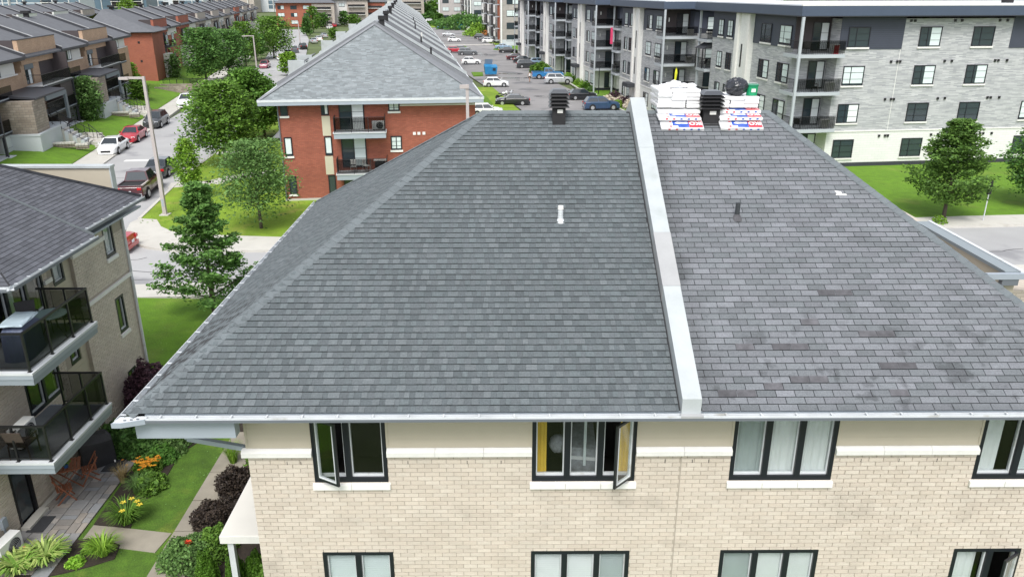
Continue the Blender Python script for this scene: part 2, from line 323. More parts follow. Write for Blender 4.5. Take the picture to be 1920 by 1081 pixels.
# far side : pavement with rounded corner
corner = [P2(*p) for p in [(236, 433), (240, 447), (252, 455), (275, 462), (310, 467), (345, 470), (510, 468)]]
corner += [(10, 48.0), (31, 49.0), (80, 53.0), (80, 55.2), (31, 48.7 + 2.6), P2(535, 444), P2(430, 441), P2(352, 437), P2(322, 433), P2(302, 424), P2(294, 411), P2(262, 409), P2(244, 417)]
def ccw(p):
    A = sum(p[i][0] * p[(i + 1) % len(p)][1] - p[(i + 1) % len(p)][0] * p[i][1] for i in range(len(p))); return p if A > 0 else p[::-1]
poly('corner_pavement', ccw(corner), CONC, -.3, .015)
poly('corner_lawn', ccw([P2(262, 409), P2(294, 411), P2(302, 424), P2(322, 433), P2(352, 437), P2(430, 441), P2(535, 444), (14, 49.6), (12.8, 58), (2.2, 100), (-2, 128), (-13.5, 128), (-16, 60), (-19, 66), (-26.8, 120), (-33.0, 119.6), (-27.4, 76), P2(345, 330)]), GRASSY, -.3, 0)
mb = MB()
for (a, b) in [((262, 409), (345, 330)), ((345, 330), (397, 291))]:
    p, q = at(*a), at(*b); mb.bar((p[0], p[1], -.03), (q[0], q[1], -.03), .22, .16)
struct('street_kerb', mb, CONC)
def pth(name, pts, wd, m, z=.02):
    mb = MB()
    for (x0, y0), (x1, y1) in zip(pts[:-1], pts[1:]):
        dx, dy = x1 - x0, y1 - y0; L = math.hypot(dx, dy); nx, ny = -dy / L * wd / 2, dx / L * wd / 2
        mb.hexa([(x0 + nx, y0 + ny, -.05), (x0 - nx, y0 - ny, -.05), (x1 - nx, y1 - ny, -.05), (x1 + nx, y1 + ny, -.05), (x0 + nx, y0 + ny, z), (x0 - nx, y0 - ny, z), (x1 - nx, y1 - ny, z), (x1 + nx, y1 + ny, z)])
    return struct(name, mb, m)
pth('entry_path', [P2(318, 347), P2(395, 343), P2(450, 330), P2(520, 322)], 1.7, CONC)
pth('entry_path', [P2(404, 287), P2(455, 284), P2(500, 283)], 1.2, CONC)
# rail side lawn of the parking lot
poly('parking_lawn', ccw([P2(840, 250), P2(925, 195), P2(912, 180), P2(880, 165)]), GRASS, -.3, .02)
poly('parking_island', ccw([P2(884, 135), P2(905, 135), P2(906, 141), P2(888, 142)]), GRASS, -.3, .03)
poly('parking_island_far', ccw([P2(850, 87), P2(872, 86), P2(882, 92), P2(856, 93)]), GRASS, -.3, .03)
pth('crossing_path', [P2(830, 84), P2(905, 83), P2(985, 79)], 3.0, CONC, -.11)
# right side lawns between lot and grey block
poly('block_lawn', ccw([P2(1205, 215), P2(1170, 207), P2(1105, 178), P2(1060, 150), P2(1018, 128), P2(985, 108), P2(970, 97), P2(950, 95), P2(925, 92), P2(930, 86), P2(1010, 84), (60, 190), (60, 62), (14.8, 62)]), GRASS, -.3, .0)
mb = MB(); kp = [(1205, 215), (1170, 207), (1105, 178), (1060, 150), (1018, 128), (985, 108), (970, 97), (950, 95)]
for a, b in zip(kp[:-1], kp[1:]):
    p, q = at(*a), at(*b); mb.bar((p[0], p[1], -.02), (q[0], q[1], -.02), .25, .14)
struct('parking_kerb', mb, CONC)
poly('right_lawn', ccw([(18, 49.4), (31, 51.3), (80, 55.2), (90, 75), (60, 75), (24.3, 68), (15, 62)]), GRASS, -.3, .01)
# grass banks and pavement in front of the townhouse row (raised terraces)
TR = .19; TO = (-45.81, 77.83)
def TL(x, y): return (TO[0] + x * math.cos(TR) - y * math.sin(TR), TO[1] + x * math.sin(TR) + y * math.cos(TR))
def strip(name, prof, y0, y1, m, z0=-.3):
    # profile points (x, z) in townhouse frame, extruded along the street
    mb = MB()
    for (xa, za), (xb, zb) in zip(prof[:-1], prof[1:]):
        p = [TL(xa, y0), TL(xb, y0), TL(xb, y1), TL(xa, y1)]
        mb.hexa([(*p[0], z0), (*p[1], z0), (*p[2], z0), (*p[3], z0), (*p[0], za), (*p[1], zb), (*p[2], zb), (*p[3], za)])
    return struct(name, mb, m)
strip('townhouse_pavement', [(6.0, .0), (8.6, .0)], -60, 120, CONC)
strip('townhouse_lawn', [(-30, 1.0), (-.5, 1.0), (2.8, .75), (5.95, .03)], -60, 120, GRASS)
poly('lot_far_lawn', ccw([P2(800, 44), P2(838, 43), P2(855, 45), P2(905, 44), P2(960, 76), P2(930, 84), P2(905, 70), P2(870, 50), P2(840, 48), P2(805, 52)]), GRASSY, -.3, .02)

# ================================================================== near courtyard (patio, path, beds)
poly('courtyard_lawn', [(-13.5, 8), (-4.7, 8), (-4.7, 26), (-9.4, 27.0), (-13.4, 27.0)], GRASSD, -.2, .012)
# concrete path in separate slabs
pa = [P2(*p) for p in [(285, 1068), (440, 838)]]; 
pl0, pl1 = np.array(P2(283, 1070)), np.array(P2(423, 838)); pr0, pr1 = np.array(P2(362, 1008)), np.array(P2(441, 868))
dr = (pl1 - pl0) / np.linalg.norm(pl1 - pl0); nr_ = np.array([dr[1], -dr[0]]); WID = .98
path = struct('garden_path', MB().prism(ccw([tuple(pl0 - dr * 4), tuple(pl0 - dr * 4 + nr_ * WID), tuple(pl1 + dr * 3 + nr_ * WID), tuple(pl1 + dr * 3)]), -.2, .02), SOIL)
ks = [Vector((*P2(*q), 0)) for q in [(220, 1110), (287, 1049), (318, 997), (359, 939), (395, 886), (430, 846)]]
ds = [float((np.array([k.x, k.y]) - pl0) @ dr) for k in ks] ; ds[0] = ds[1] - 1.2; ds += [ds[-1] + 1.2]
for i in range(len(ds) - 1):
    a, b = ds[i] + .022, ds[i + 1] - .022; q = [pl0 + dr * a, pl0 + dr * a + nr_ * WID, pl0 + dr * b + nr_ * WID, pl0 + dr * b]
    part('slab', MB().prism(ccw([tuple(x) for x in q]), .0, .045 + .004 * (i % 2)), CONCN, path)
bq = [P2(*p) for p in [(150, 1018), (291, 1036), (322, 1000), (232, 990), (176, 985)]]
br = struct('path_branch', MB().prism(ccw(bq), -.1, .036), CONCN)
# patio: edge polygon from the photo, filled with laid pavers
E0, E1 = np.array(P2(122, 1042)), np.array(P2(258, 862))
pd = (E1 - E0) / np.linalg.norm(E1 - E0); pn = np.array([-pd[1], pd[0]])
pat = struct('patio', MB().prism(ccw([tuple(E0 - pd * 1.2), tuple(E1 + pd * .6), tuple(E1 + pd * .6 + pn * 2.6), tuple(E0 - pd * 1.2 + pn * 2.6)]), -.1, .03), SOIL)
RP = random.Random(3); MS = .46; LE = float(np.linalg.norm(E1 - E0))
def paver(u0, u1, v0, v1):
    g = .011; q = [E0 + pd * x + pn * y for x, y in ((u0 + g, v0 + g), (u1 - g, v0 + g), (u1 - g, v1 - g), (u0 + g, v1 - g))]
    if min(p[0] for p in q) > -13.75: part('paver', MB().prism(ccw([tuple(p) for p in q]), .02, .052 + RP.uniform(0, .006)), PAVE, pat)
for r in range(6):
    for c in range(-3, int(LE / MS) + 2):
        u0 = c * MS + (r % 2) * .17; v0 = r * MS; k = RP.random(); m = RP.choice([.4, .5, .6])
        if u0 < -1.2 or u0 > LE + .3: continue
        if k < .3: paver(u0, u0 + MS, v0, v0 + MS)
        elif k < .55: paver(u0, u0 + MS * m, v0, v0 + MS); paver(u0 + MS * m, u0 + MS, v0, v0 + MS)
        elif k < .8: paver(u0, u0 + MS, v0, v0 + MS * m); paver(u0, u0 + MS, v0 + MS * m, v0 + MS)
        else: paver(u0, u0 + MS * m, v0, v0 + MS * m); paver(u0 + MS * m, u0 + MS, v0, v0 + MS * m); paver(u0, u0 + MS, v0 + MS * m, v0 + MS)
poly('planting_bed', ccw([P2(*p) for p in [(125, 1043), (140, 1013), (190, 1008), (226, 1022), (215, 1048), (170, 1062), (120, 1075), (20, 1095), (0, 1085), (0, 1068)]]), SOIL, -.1, .04)
poly('planting_bed', ccw([P2(*p) for p in [(176, 984), (260, 862), (300, 800), (350, 770), (420, 800), (338, 850), (318, 885), (290, 925), (258, 950), (245, 990)]]), SOIL, -.1, .04)
poly('planting_bed', ccw([P2(*p) for p in [(330, 1070), (360, 1010), (400, 935), (432, 880), (455, 830), (520, 860), (560, 1120), (330, 1140)]]), SOIL, -.1, .022)

# ================================================================== window makers
def win_frame(w, h, bars_v, bars_h, fw=.06, bw=.035, dep=.06, y=0.0):
    mb = MB(); mb.box(0, fw, y - dep, y, 0, h); mb.box(w - fw, w, y - dep, y, 0, h); mb.box(fw, w - fw, y - dep, y, 0, fw); mb.box(fw, w - fw, y - dep, y, h - fw, h)
    for b in bars_v: mb.box(b - bw / 2, b + bw / 2, y - dep * .9, y, fw, h - fw)
    xs = [fw] + [q for b in bars_v for q in (b - bw / 2, b + bw / 2)] + [w - fw]
    for b in bars_h:
        for i in range(0, len(xs), 2): mb.box(xs[i], xs[i + 1], y - dep * .8, y, b - .012, b + .012)
    return mb
_W = {}
def far_window(parent, M, w, h, style='cross', fill=0, sill=True, frame=NAVYF, sillm=STONE):
    k = (round(w, 2), round(h, 2), style)
    if k not in _W:
        bv = {'cross': [w * .37], 'two': [w * .5], 'three': [w / 3, 2 * w / 3], 'none': []}[style]; bh = {'cross': [h / 3, 2 * h / 3], 'two': [h * .3, h * .62], 'three': [], 'none': []}[style]
        _W[k] = (win_frame(w, h, bv, bh, .07, .06, .07).mesh('window'), MB().box(.06, w - .06, -.03, -.012, .06, h - .06).mesh('pane'), MB().box(-.06, w + .06, -.10, .0, -.14, 0).mesh('sill'), MB().box(.08, w - .08, -.040, -.031, h * .12, h - .08).mesh('blind'), MB().box(w * .52, w - .08, -.040, -.031, .10, h - .08).mesh('blind'))
    f, p, s_, b1, b2 = _W[k]; o = link('window', f, frame, parent, M)
    link('pane', p, GLASSF, o)
    if sill: link('sill', s_, sillm, o)
    if fill == 1: link('blind', b1, BLIND, o)
    elif fill == 2: link('blind', b2, BLIND, o)
    elif fill == 3: link('curtain', b2, CURT, o)
    return o
def TM(x, y, z, rz=0): return Matrix.Translation((x, y, z)) @ Matrix.Rotation(rz, 4, 'Z')
def wavy(x0, x1, z0, z1, y, amp=.025, lam=.12, n=None):
    n = n or max(4, int((x1 - x0) / .03)); mb = MB(); vs_ = []
    for i in range(n + 1):
        x = x0 + (x1 - x0) * i / n; yy = y + amp * math.sin(2 * math.pi * x / lam + 1.3 * math.sin(x * 9)); vs_ += [(x, yy, z0), (x, yy, z1)]
    return mb.add(vs_, [(2 * i, 2 * i + 2, 2 * i + 3, 2 * i + 1) for i in range(n)])
def near_window(parent, M, w, h, lites, fills, opn=None, sill=True, deep=1.6):
    """window in a wall hole, local x along the wall, -y outwards; lites = list of widths fractions"""
    xs = [0]
    for l in lites: xs.append(xs[-1] + l * w)
    mb = MB(); fw = .075; mb.box(0, fw, -.02, .12, 0, h); mb.box(w - fw, w, -.02, .12, 0, h); mb.box(fw, w - fw, -.02, .12, 0, fw + .02); mb.box(fw, w - fw, -.02, .12, h - fw, h)
    for x in xs[1:-1]: mb.box(x - .055, x + .055, -.025, .12, fw + .02, h - fw)
    win = part('window', mb, NAVYF, parent, mtx=M)
    for i in range(len(lites)):
        a = xs[i] + (fw if i == 0 else .055); b = xs[i + 1] - (fw if i == len(lites) - 1 else .055); z0, z1 = fw + .02, h - fw
        s_ = MB(); t = .022
        s_.box(a, a + t, .03, .09, z0, z1); s_.box(b - t, b, .03, .09, z0, z1); s_.box(a + t, b - t, .03, .09, z0, z0 + t + .02); s_.box(a + t, b - t, .03, .09, z1 - t, z1)
        part('sash', s_, ALU, win)
        if opn and opn[0] == i:
            side, ang = opn[1], opn[2]; wd = b - a; s2 = MB()
            s2.box(0, .05, -.02, .02, 0, z1 - z0); s2.box(wd - .05, wd, -.02, .02, 0, z1 - z0); s2.box(.05, wd - .05, -.02, .02, 0, .06); s2.box(.05, wd - .05, -.02, .02, z1 - z0 - .05, z1 - z0)
            s3 = MB(); s3.box(.05, .065, -.03, .03, .06, z1 - z0 - .05); s3.box(wd - .065, wd - .05, -.03, .03, .06, z1 - z0 - .05); s3.box(.065, wd - .065, -.03, .03, .06, .075)
            if side == 'l': MM = TM(a, -.05, z0, -ang)
            else: MM = TM(b, -.05, z0, 0) @ Matrix.Rotation(ang, 4, 'Z') @ Matrix.Translation((-wd, 0, 0))
            c = part('casement', s2, NAVYF, win, mtx=MM)
            # bring the light inner edge and the glass into the same frame
            part('casement_edge', s3, ALU, win, mtx=MM); part('casement_pane', MB().box(.066, wd - .066, -.006, .006, .076, z1 - z0 - .05), GLASS, win, mtx=MM)
        else: part('pane', MB().box(a + t, b - t, .055, .063, z0 + t + .02, z1 - t), GLASS, win)
        for f in fills[i]:
            kd, f0, f1, m = f; xa, xb = a + (b - a) * f0, a + (b - a) * f1
            if kd == 'c': part('curtain', wavy(xa, xb, z0 - .02, z1 + .05, .115, .015), m, win)
            elif kd == 'b':
                bm = MB(); nn = int((z1 - z0) / .05)
                for q in range(nn): zz = z0 + (q + .5) * (z1 - z0) / nn; bm.hexa([(xa, .085, zz - .018), (xb, .085, zz - .018), (xb, .11, zz + .018), (xa, .11, zz + .018), (xa, .085, zz - .014), (xb, .085, zz - .014), (xb, .11, zz + .022), (xa, .11, zz + .022)])
                part('blind', bm, m, win)
            elif kd == 'r': part('roller_shade', MB().box(xa, xb, .085, .095, z0, z1), m, win)
            elif kd == 'bed':
                bd = part('bed', MB().hexa([(xa, .40, z0 - .4), (xb, .40, z0 - .4), (xb, 1.4, z0 - .4), (xa, 1.4, z0 - .4), (xa + .02, .42, z0 + .36), (xb - .02, .42, z0 + .30), (xb, 1.4, z0 + .50), (xa, 1.4, z0 + .55)]), m, win)
                part('blanket_stripe', MB().hexa([(xa, .40, z0 + .12), (xb, .40, z0 + .06), (xb, .41, z0 + .06), (xa, .41, z0 + .12), (xa, .385, z0 + .20), (xb, .385, z0 + .14), (xb, .40, z0 + .14), (xa, .40, z0 + .20)]), CURT, bd)
                part('bed_post', MB().box(xb * .55 + xa * .45, xb * .55 + xa * .45 + .05, .34, .38, z0, z1), BLIND, bd)
            elif kd == 'p': part('pillow', MB().sphere(((xa + xb) / 2, .45, z0 + .42), (xb - xa) / 2, 12, 8, 1.1, .06), m, win, smooth=True)
    rm = MB(); x0, x1, y0, y1, z0, z1 = -.3, w + .3, .125, deep, -.5, h + .05
    rm.quad((x0, y1, z0), (x1, y1, z0), (x1, y1, z1), (x0, y1, z1)); rm.quad((x0, y0, z0), (x1, y0, z0), (x1, y1, z0), (x0, y1, z0)); rm.quad((x0, y0, z1), (x0, y1, z1), (x1, y1, z1), (x1, y0, z1)); rm.quad((x0, y0, z0), (x0, y1, z0), (x0, y1, z1), (x0, y0, z1)); rm.quad((x1, y0, z0), (x1, y0, z1), (x1, y1, z1), (x1, y1, z0))
    part('interior', rm, ROOM, win)
    if sill:
        n = max(1, round(w / .65)); 
        for i in range(n): part('sill', MB().hexa([(-.04 + i * (w + .08) / n + .004, -.07, -.14), (-.04 + (i + 1) * (w + .08) / n - .004, -.07, -.14), (-.04 + (i + 1) * (w + .08) / n - .004, .03, -.14), (-.04 + i * (w + .08) / n + .004, .03, -.14), (-.04 + i * (w + .08) / n + .004, -.07, -.03), (-.04 + (i + 1) * (w + .08) / n - .004, -.07, -.03), (-.04 + (i + 1) * (w + .08) / n - .004, .03, .0), (-.04 + i * (w + .08) / n + .004, .03, .0)]), STONE, win)
    return win
def brick_field(parent, wallname, M, x0, x1, z0, z1, holes, single=0, bl=.267, bh=.0903, seedx=0, near=None, depth=.014):
    """bricks on local plane y=0 (outward -y); returns"""
    rb = random.Random(seedx + 5); rows = int((z1 - z0) / bh); L = []
    for r in range(rows):
        zz = z1 - (r + 1) * bh; u = x0 - (bl / 2 if r % 2 else 0)
        while u < x1 - .02:
            segs = [(max(u, x0) + .007, min(u + bl, x1) - .007)]
            for h in holes:
                if zz + bh * .5 > h[2] and zz + bh * .5 < h[3]:
                    ns = []
                    for a, b in segs:
                        if b <= h[0] or a >= h[1]: ns.append((a, b))
                        else:
                            if a < h[0]: ns.append((a, h[0] - .003))
                            if b > h[1]: ns.append((h[1] + .003, b))
                    segs = ns
            for a, b in segs:
                if b - a > .03: L.append((a, b, zz + .0065, zz + bh - .0065))
            u += bl
    full = [q for q in L if q[1] - q[0] > bl - .016]
    if single:
        full.sort(key=near or (lambda q: -q[2])); sel = set(full[:single])
        bm = MB().box(0, bl - .014, -depth, 0, 0, bh - .013).mesh('brick')
        for q in full[:single]: link('brick', bm, BRICK, parent, M @ Matrix.Translation((q[0], rb.uniform(-.002, .002), q[2])))
        L = [q for q in L if q not in sel]
    mb = MB()
    for q in L:
        j = rb.uniform(-.002, .002); a, b, c, d = q; n = len(mb.v)
        mb.v += [(a, -depth + j, c), (b, -depth + j, c), (b, -depth + j, d), (a, -depth + j, d), (a, .001, c), (b, .001, c), (b, .001, d), (a, .001, d)]
        mb.f += [(n, n + 1, n + 2, n + 3), (n, n + 3, n + 7, n + 4), (n + 1, n + 5, n + 6, n + 2), (n + 3, n + 2, n + 6, n + 7), (n, n + 4, n + 5, n + 1)]
    if L: part('brickwork', mb, BRICK, parent, mtx=M, kind='stuff')
def wall_mesh(x0, x1, z0, z1, holes, th=.12):
    mb = MB()
    for a, b, c, d in rects(x0, x1, z0, z1, holes): mb.box(a, b, 0, th, c, d)
    return mb
def shingles(parent, O, Uv, Vv, Nv, rows, expo, lim, widths, thick, m, singles=0, sel=None, seed=1, name='shingle', gap=.006, teeth=False, m2=None, lap=.011):
    """lim(v)->(u0,u1). rows from eave. O,U,V,N vectors in parent space"""
    rs = random.Random(seed); O = Vector(O); U = Vector(Uv).normalized(); V = Vector(Vv).normalized(); N = Vector(Nv).normalized(); L = []
    for r in range(rows):
        v0 = r * expo; a, b = lim(v0); a2, b2 = lim(v0 + expo)
        if b - a < .05: continue
        u = a - (rs.uniform(0, 1) * widths[0] if len(widths) > 1 else (widths[0] * (.5 if r % 2 else 0) + rs.uniform(-.015, .015)))
        tooth = False
        while u < b:
            wd = rs.choice(widths); u0, u1 = max(u, a), min(u + wd, b); tooth = not tooth
            if u1 - u0 > .02: L.append((u0, u1, v0, wd, thick * (1.0 if not teeth or tooth else .45), u0 == u and u1 == u + wd, (max(u0, a2), min(u1, b2)), tooth or not teeth))
            u += wd
    if singles:
        full = [q for q in L if q[5]]; full.sort(key=sel or (lambda q: q[2])); S = full[:singles]; ss = set(id(q) for q in S); cache = {}
        for q in S:
            k = (q[3], q[4])
            if k not in cache:
                w_ = q[3] - gap; t = q[4]; cache[k] = MB().hexa([(0, 0, 0), (w_, 0, 0), (w_, expo - lap, -.001), (0, expo - lap, -.001), (0, 0, t), (w_, 0, t), (w_, expo - lap, .002), (0, expo - lap, .002)], False).mesh(name)
            o = O + U * (q[0] + gap / 2) + V * q[2]; M = Matrix((U, V, N)).transposed().to_4x4(); M.translation = o; link(name, cache[k], m, parent, M) if q[7] or m2 is None else link(name, cache[k].copy() if False else cache[k], m2, parent, M)
        L = [q for q in L if id(q) not in ss]
    e = expo - lap; mbs = [MB(), MB()]
    for u0, u1, v0, wd, t, fl, (c0, c1), tt in L:
        mb = mbs[0 if tt or m2 is None else 1]
        u0 += gap / 2; u1 -= gap / 2; c0 = max(c0, u0); c1 = min(c1, u1); c1 = max(c1, c0 + .002)
        P = [O + U * u0 + V * v0, O + U * u1 + V * v0, O + U * c1 + V * (v0 + e), O + U * c0 + V * (v0 + e)]; n = len(mb.v)
        mb.v += [tuple(p) for p in P] + [tuple(P[0] + N * t), tuple(P[1] + N * t), tuple(P[2] + N * .002), tuple(P[3] + N * .002)]
        mb.f += [(n + 4, n + 5, n + 6, n + 7), (n, n + 1, n + 5, n + 4), (n + 1, n + 2, n + 6, n + 5), (n + 3, n, n + 4, n + 7)]
    for mb, mm in zip(mbs, (m, m2)):
        if mb.v: part(name + '_courses', mb, mm, parent, kind='stuff')
# ================================================================== MAIN HOUSE
ZE, ZR, YE, YR, YB, WY = 7.45, 11.50, 11.80, 19.15, 26.55, 12.40
XL, XR, RXL, RXR = -6.45, 11.3, -.54, 6.32
FWX0, FWX1 = 2.985, 3.315     # dividing parapet
house = thing('brick_apartment_house', 'buff brick apartment house under the large grey hip roof split by a pale metal parapet', 'house', (2.4, 19.0, 0))
HW = Matrix.Translation((-2.4, -19.0, 0))
mR = (ZR - ZE) / (YR - YE); aR = math.atan(mR)
def ins(p, e=.0): return p
rb = MB()
c0, c1, c2, c3 = (XL, YE + .07, ZE + .02), (XR, YE + .07, ZE + .02), (XR, YB, ZE), (XL, YB, ZE); r0, r1 = (RXL, YR, ZR), (RXR, YR, ZR)
rb.add([c0, c1, c2, c3, r0, r1], [(0, 1, 5, 4), (3, 0, 4), (2, 3, 4, 5), (1, 2, 5), (3, 2, 1, 0)])
roof = part('roof', rb, DECK, house, mtx=HW)
V = Vector((0, math.cos(aR), math.sin(aR))); N = Vector((0, -math.sin(aR), math.cos(aR))); SL = math.hypot(YR - YE, ZR - ZE); ROWS = int((SL - .09) / .1425)
def limL(v): t = min(1, v / SL); return (XL + (RXL - XL) * t + .02, FWX0 - .03)
def limR(v): t = min(1, v / SL); return (FWX1 + .03, XR + (RXR - XR) * t - .02)
LW = [.10, .13, .16, .20, .09]
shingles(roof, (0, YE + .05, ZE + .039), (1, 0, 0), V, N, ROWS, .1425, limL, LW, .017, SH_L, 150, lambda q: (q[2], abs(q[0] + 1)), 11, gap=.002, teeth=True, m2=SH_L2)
shingles(roof, (0, YE + .05, ZE + .039), (1, 0, 0), V, N, ROWS, .1425, limR, [.333], .009, SH_R, 150, lambda q: (q[2], abs(q[0] - 6)), 12, gap=.012)
# west hip plane
mW = (ZR - ZE) / (RXL - XL); aW = math.atan(mW); VW = Vector((math.cos(aW), 0, math.sin(aW))); NW_ = Vector((-math.sin(aW), 0, math.cos(aW))); SW = math.hypot(RXL - XL, ZR - ZE)
def limW(v): t = min(1, v / SW); return (-(YB + (YR - YB) * t), -(YE + (YR - YE) * t))
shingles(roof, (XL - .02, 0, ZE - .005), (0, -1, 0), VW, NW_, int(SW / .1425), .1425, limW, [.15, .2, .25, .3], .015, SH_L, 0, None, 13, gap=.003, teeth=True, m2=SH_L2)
def limE(v): t = min(1, v / SE); return (YE + (YR - YE) * t, YB + (YR - YB) * t)
mE = (ZR - ZE) / (XR - RXR); aE = math.atan(mE); SE = math.hypot(XR - RXR, ZR - ZE)
shingles(roof, (XR + .02, 0, ZE - .005), (0, 1, 0), (-math.cos(aE), 0, math.sin(aE)), (math.sin(aE), 0, math.cos(aE)), int(SE / .1425), .1425, limE, [.333], .009, SH_R, 0, None, 14, gap=.012)
aB = math.atan((ZR - ZE) / (YB - YR)); SB = math.hypot(YB - YR, ZR - ZE)
shingles(roof, (0, YB + .02, ZE - .005), (-1, 0, 0), (0, -math.cos(aB), math.sin(aB)), (0, math.sin(aB), math.cos(aB)), int(SB / .1425), .1425, lambda v: (-(XR + (RXR - XR) * min(1, v / SB)), -(XL + (RXL - XL) * min(1, v / SB))), [.333], .009, SH_R, 0, None, 15, gap=.012)
# worn dark tabs on the right half
RW = random.Random(5); cache = MB().hexa([(0, 0, 0), (.321, 0, 0), (.321, .14, 0), (0, .14, 0), (0, 0, .0035), (.321, 0, .0035), (.321, .14, .0035), (0, .14, .0035)], False).mesh('worn_shingle')
spots = [(1530, 552), (1500, 606), (1605, 628), (1395, 650), (1455, 650), (1650, 688), (1490, 712), (1350, 735), (1420, 725), (1660, 738)]
for px, py in spots:
    v_ = ray(px, py); O_ = (0, 0, CAM_H); t = (CAM_H - ZE + mR * YE) / (mR * v_[1] - v_[2]); X_, Y_ = v_[0] * t, v_[1] * t
    vv = (Y_ - YE - .05) / math.cos(aR); r = int(vv / .1425)
    for k in range(RW.choice([1, 1, 2])):
        ux = X_ + k * .333; base = FWX1 + .03 - (.1665 if r % 2 else 0); ux = base + round((ux - base) / .333) * .333 + .006
        M = Matrix((Vector((1, 0, 0)), V, N)).transposed().to_4x4(); M.translation = Vector((ux, YE + .05, ZE + .039)) + V * (r * .1425) + N * .0105
        link('worn_shingle', cache, SH_DARK, roof, M)
# hip and ridge caps
def caps(a, b, n1, n2, wd, ex=.2, m=SH_CAP, nm='hip_cap'):
    a, b = Vector(a), Vector(b); d = (b - a); Ln = d.length; d.normalize(); k = int(Ln / ex); s1 = d.cross(Vector(n1)).normalized(); s2 = d.cross(Vector(n2)).normalized()
    if s1.dot(s2) > 0: s2 = -s2
    up = (Vector(n1) + Vector(n2)).normalized()
    if s1.dot(Vector(n1).cross(up)) < 0 and False: s1 = -s1
    # s1 lies in plane 1 pointing down, s2 in plane 2 pointing down
    if s1.z > 0: s1 = -s1
    if s2.z > 0: s2 = -s2
    e = ex + .03
    mb = MB(); T0 = up * .036; T1 = up * .027
    q = [s1 * wd, Vector((0, 0, 0)), s2 * wd]
    vs_ = [x + T0 for x in q] + [x + d * e + T1 for x in q] + [x + up * .002 for x in q]
    mb.add([tuple(x) for x in vs_], [(0, 1, 4, 3), (1, 2, 5, 4), (6, 7, 1, 0), (7, 8, 2, 1)]); me = mb.mesh(nm)
    for i in range(k):
        link(nm, me, m, roof, Matrix.Translation(a + d * (i * ex)) @ Matrix.Rotation(RW.uniform(-.003, .003), 4, d))
caps(c0, r0, N, NW_, .19); NEv = Vector((math.sin(aE), 0, math.cos(aE))); caps(c1, r1, N, NEv, .18); NBv = Vector((0, math.sin(aB), math.cos(aB)))
caps((XL, YB, ZE), r0, NW_, NBv, .15, .3); caps(c2, r1, NEv, NBv, .15, .3)
caps((RXL, YR, ZR), (FWX0, YR, ZR), N, NBv, .14, .2, nm='ridge_cap'); caps((FWX1, YR, ZR), (RXR, YR, ZR), N, NBv, .14, .2, nm='ridge_cap')
# dividing parapet, clad in folded sheets
segs = [(.0, 2.53, CAPM), (2.53, 3.95, CAPM2), (3.95, 6.6, CAPM), (6.6, SL + .05, CAPM)]
par = part('parapet', MB().hexa([(FWX0 + .01, YE + .02, ZE - .1), (FWX1 - .01, YE + .02, ZE - .1), (FWX1 - .01, YR, ZR - .1), (FWX0 + .01, YR, ZR - .1), (FWX0 + .01, YE + .02, ZE + .27), (FWX1 - .01, YE + .02, ZE + .27), (FWX1 - .01, YR, ZR + .27), (FWX0 + .01, YR, ZR + .27)]), CAPM, house, mtx=HW)
hN = .30
for i, (v0, v1, m) in enumerate(segs):
    p = [Vector((x, YE, ZE)) + V * v for v in (v0 + .004, v1 - .004) for x in (FWX0 - .006 * (i % 2), FWX1 + .006 * (i % 2))]
    a, b, c, d = p[0], p[1], p[3], p[2]; up = Vector((0, 0, hN + .004 * (i % 2)))
    part('cap_sheet', MB().hexa([tuple(x - Vector((0, 0, .05))) for x in (a, b, c, d)] + [tuple(x + up) for x in (a, b, c, d)]), m, par)
part('end_flashing', MB().box(FWX0 - .02, FWX1 + .03, YE - .09, YE + .0, ZE - .02, ZE + .02), CAPM2, par)
# back half of the parapet
part('cap_sheet', MB().hexa([(FWX0, YR, ZR - .1), (FWX1, YR, ZR - .1), (FWX1, YB, ZE - .1), (FWX0, YB, ZE - .1), (FWX0, YR, ZR + .3), (FWX1, YR, ZR + .3), (FWX1, YB, ZE + .3), (FWX0, YB, ZE + .3)]), CAPM, par)
# gutters
def gutter(parent, p0, p1, out, name='gutter', hang=.6, wd=.12, hh=.10, hm=ALU, M=None):
    a, b = Vector(p0), Vector(p1); d = (b - a).normalized(); o = Vector(out); z = Vector((0, 0, 1)); mb = MB()
    def slab(o0, o1, z0, z1, e=0.0):
        P = [a + o * o0 - d * e, b + o * o0 + d * e, b + o * o1 + d * e, a + o * o1 - d * e]; mb.hexa([tuple(p + z * z0) for p in P] + [tuple(p + z * z1) for p in P])
    slab(0.0, .012, -hh, 0); slab(.012, wd - .012, -hh, -hh + .012); slab(wd - .012, wd, -hh, .012)
    g = part(name, mb, ALU, parent, mtx=M)
    fb = MB(); mb = fb
    P = [a + o * (wd + .001), b + o * (wd + .001), b + o * (wd + .012), a + o * (wd + .012)]; fb.hexa([tuple(p + z * (-hh - .005)) for p in P] + [tuple(p + z * (-.025)) for p in P])
    part('fascia', fb, FASCD, g)
    n = int((b - a).length / hang); dm = MB().bar((0, 0, 0), tuple(o * (wd - .01)), .03, .012).mesh('gutter_hanger')
    for i in range(n): link('gutter_hanger', dm, hm, g, Matrix.Translation(a + d * (hang * (i + .4)) + z * .006 + o * .005))
    return g
gutter(house, (XL + .35, YE + .05, ZE + .0), (FWX1 + .2, YE + .05, ZE + .0), (0, -1, 0), M=HW, hh=.07); gutter(house, (FWX1 + .2, YE + .05, ZE - .002), (XR, YE + .05, ZE - .002), (0, -1, 0), M=HW, hh=.07)
gutter(house, (XL - .02, YE - .1, ZE - .015), (XL - .02, YB, ZE - .015), (-1, 0, 0), hang=.5, M=HW)
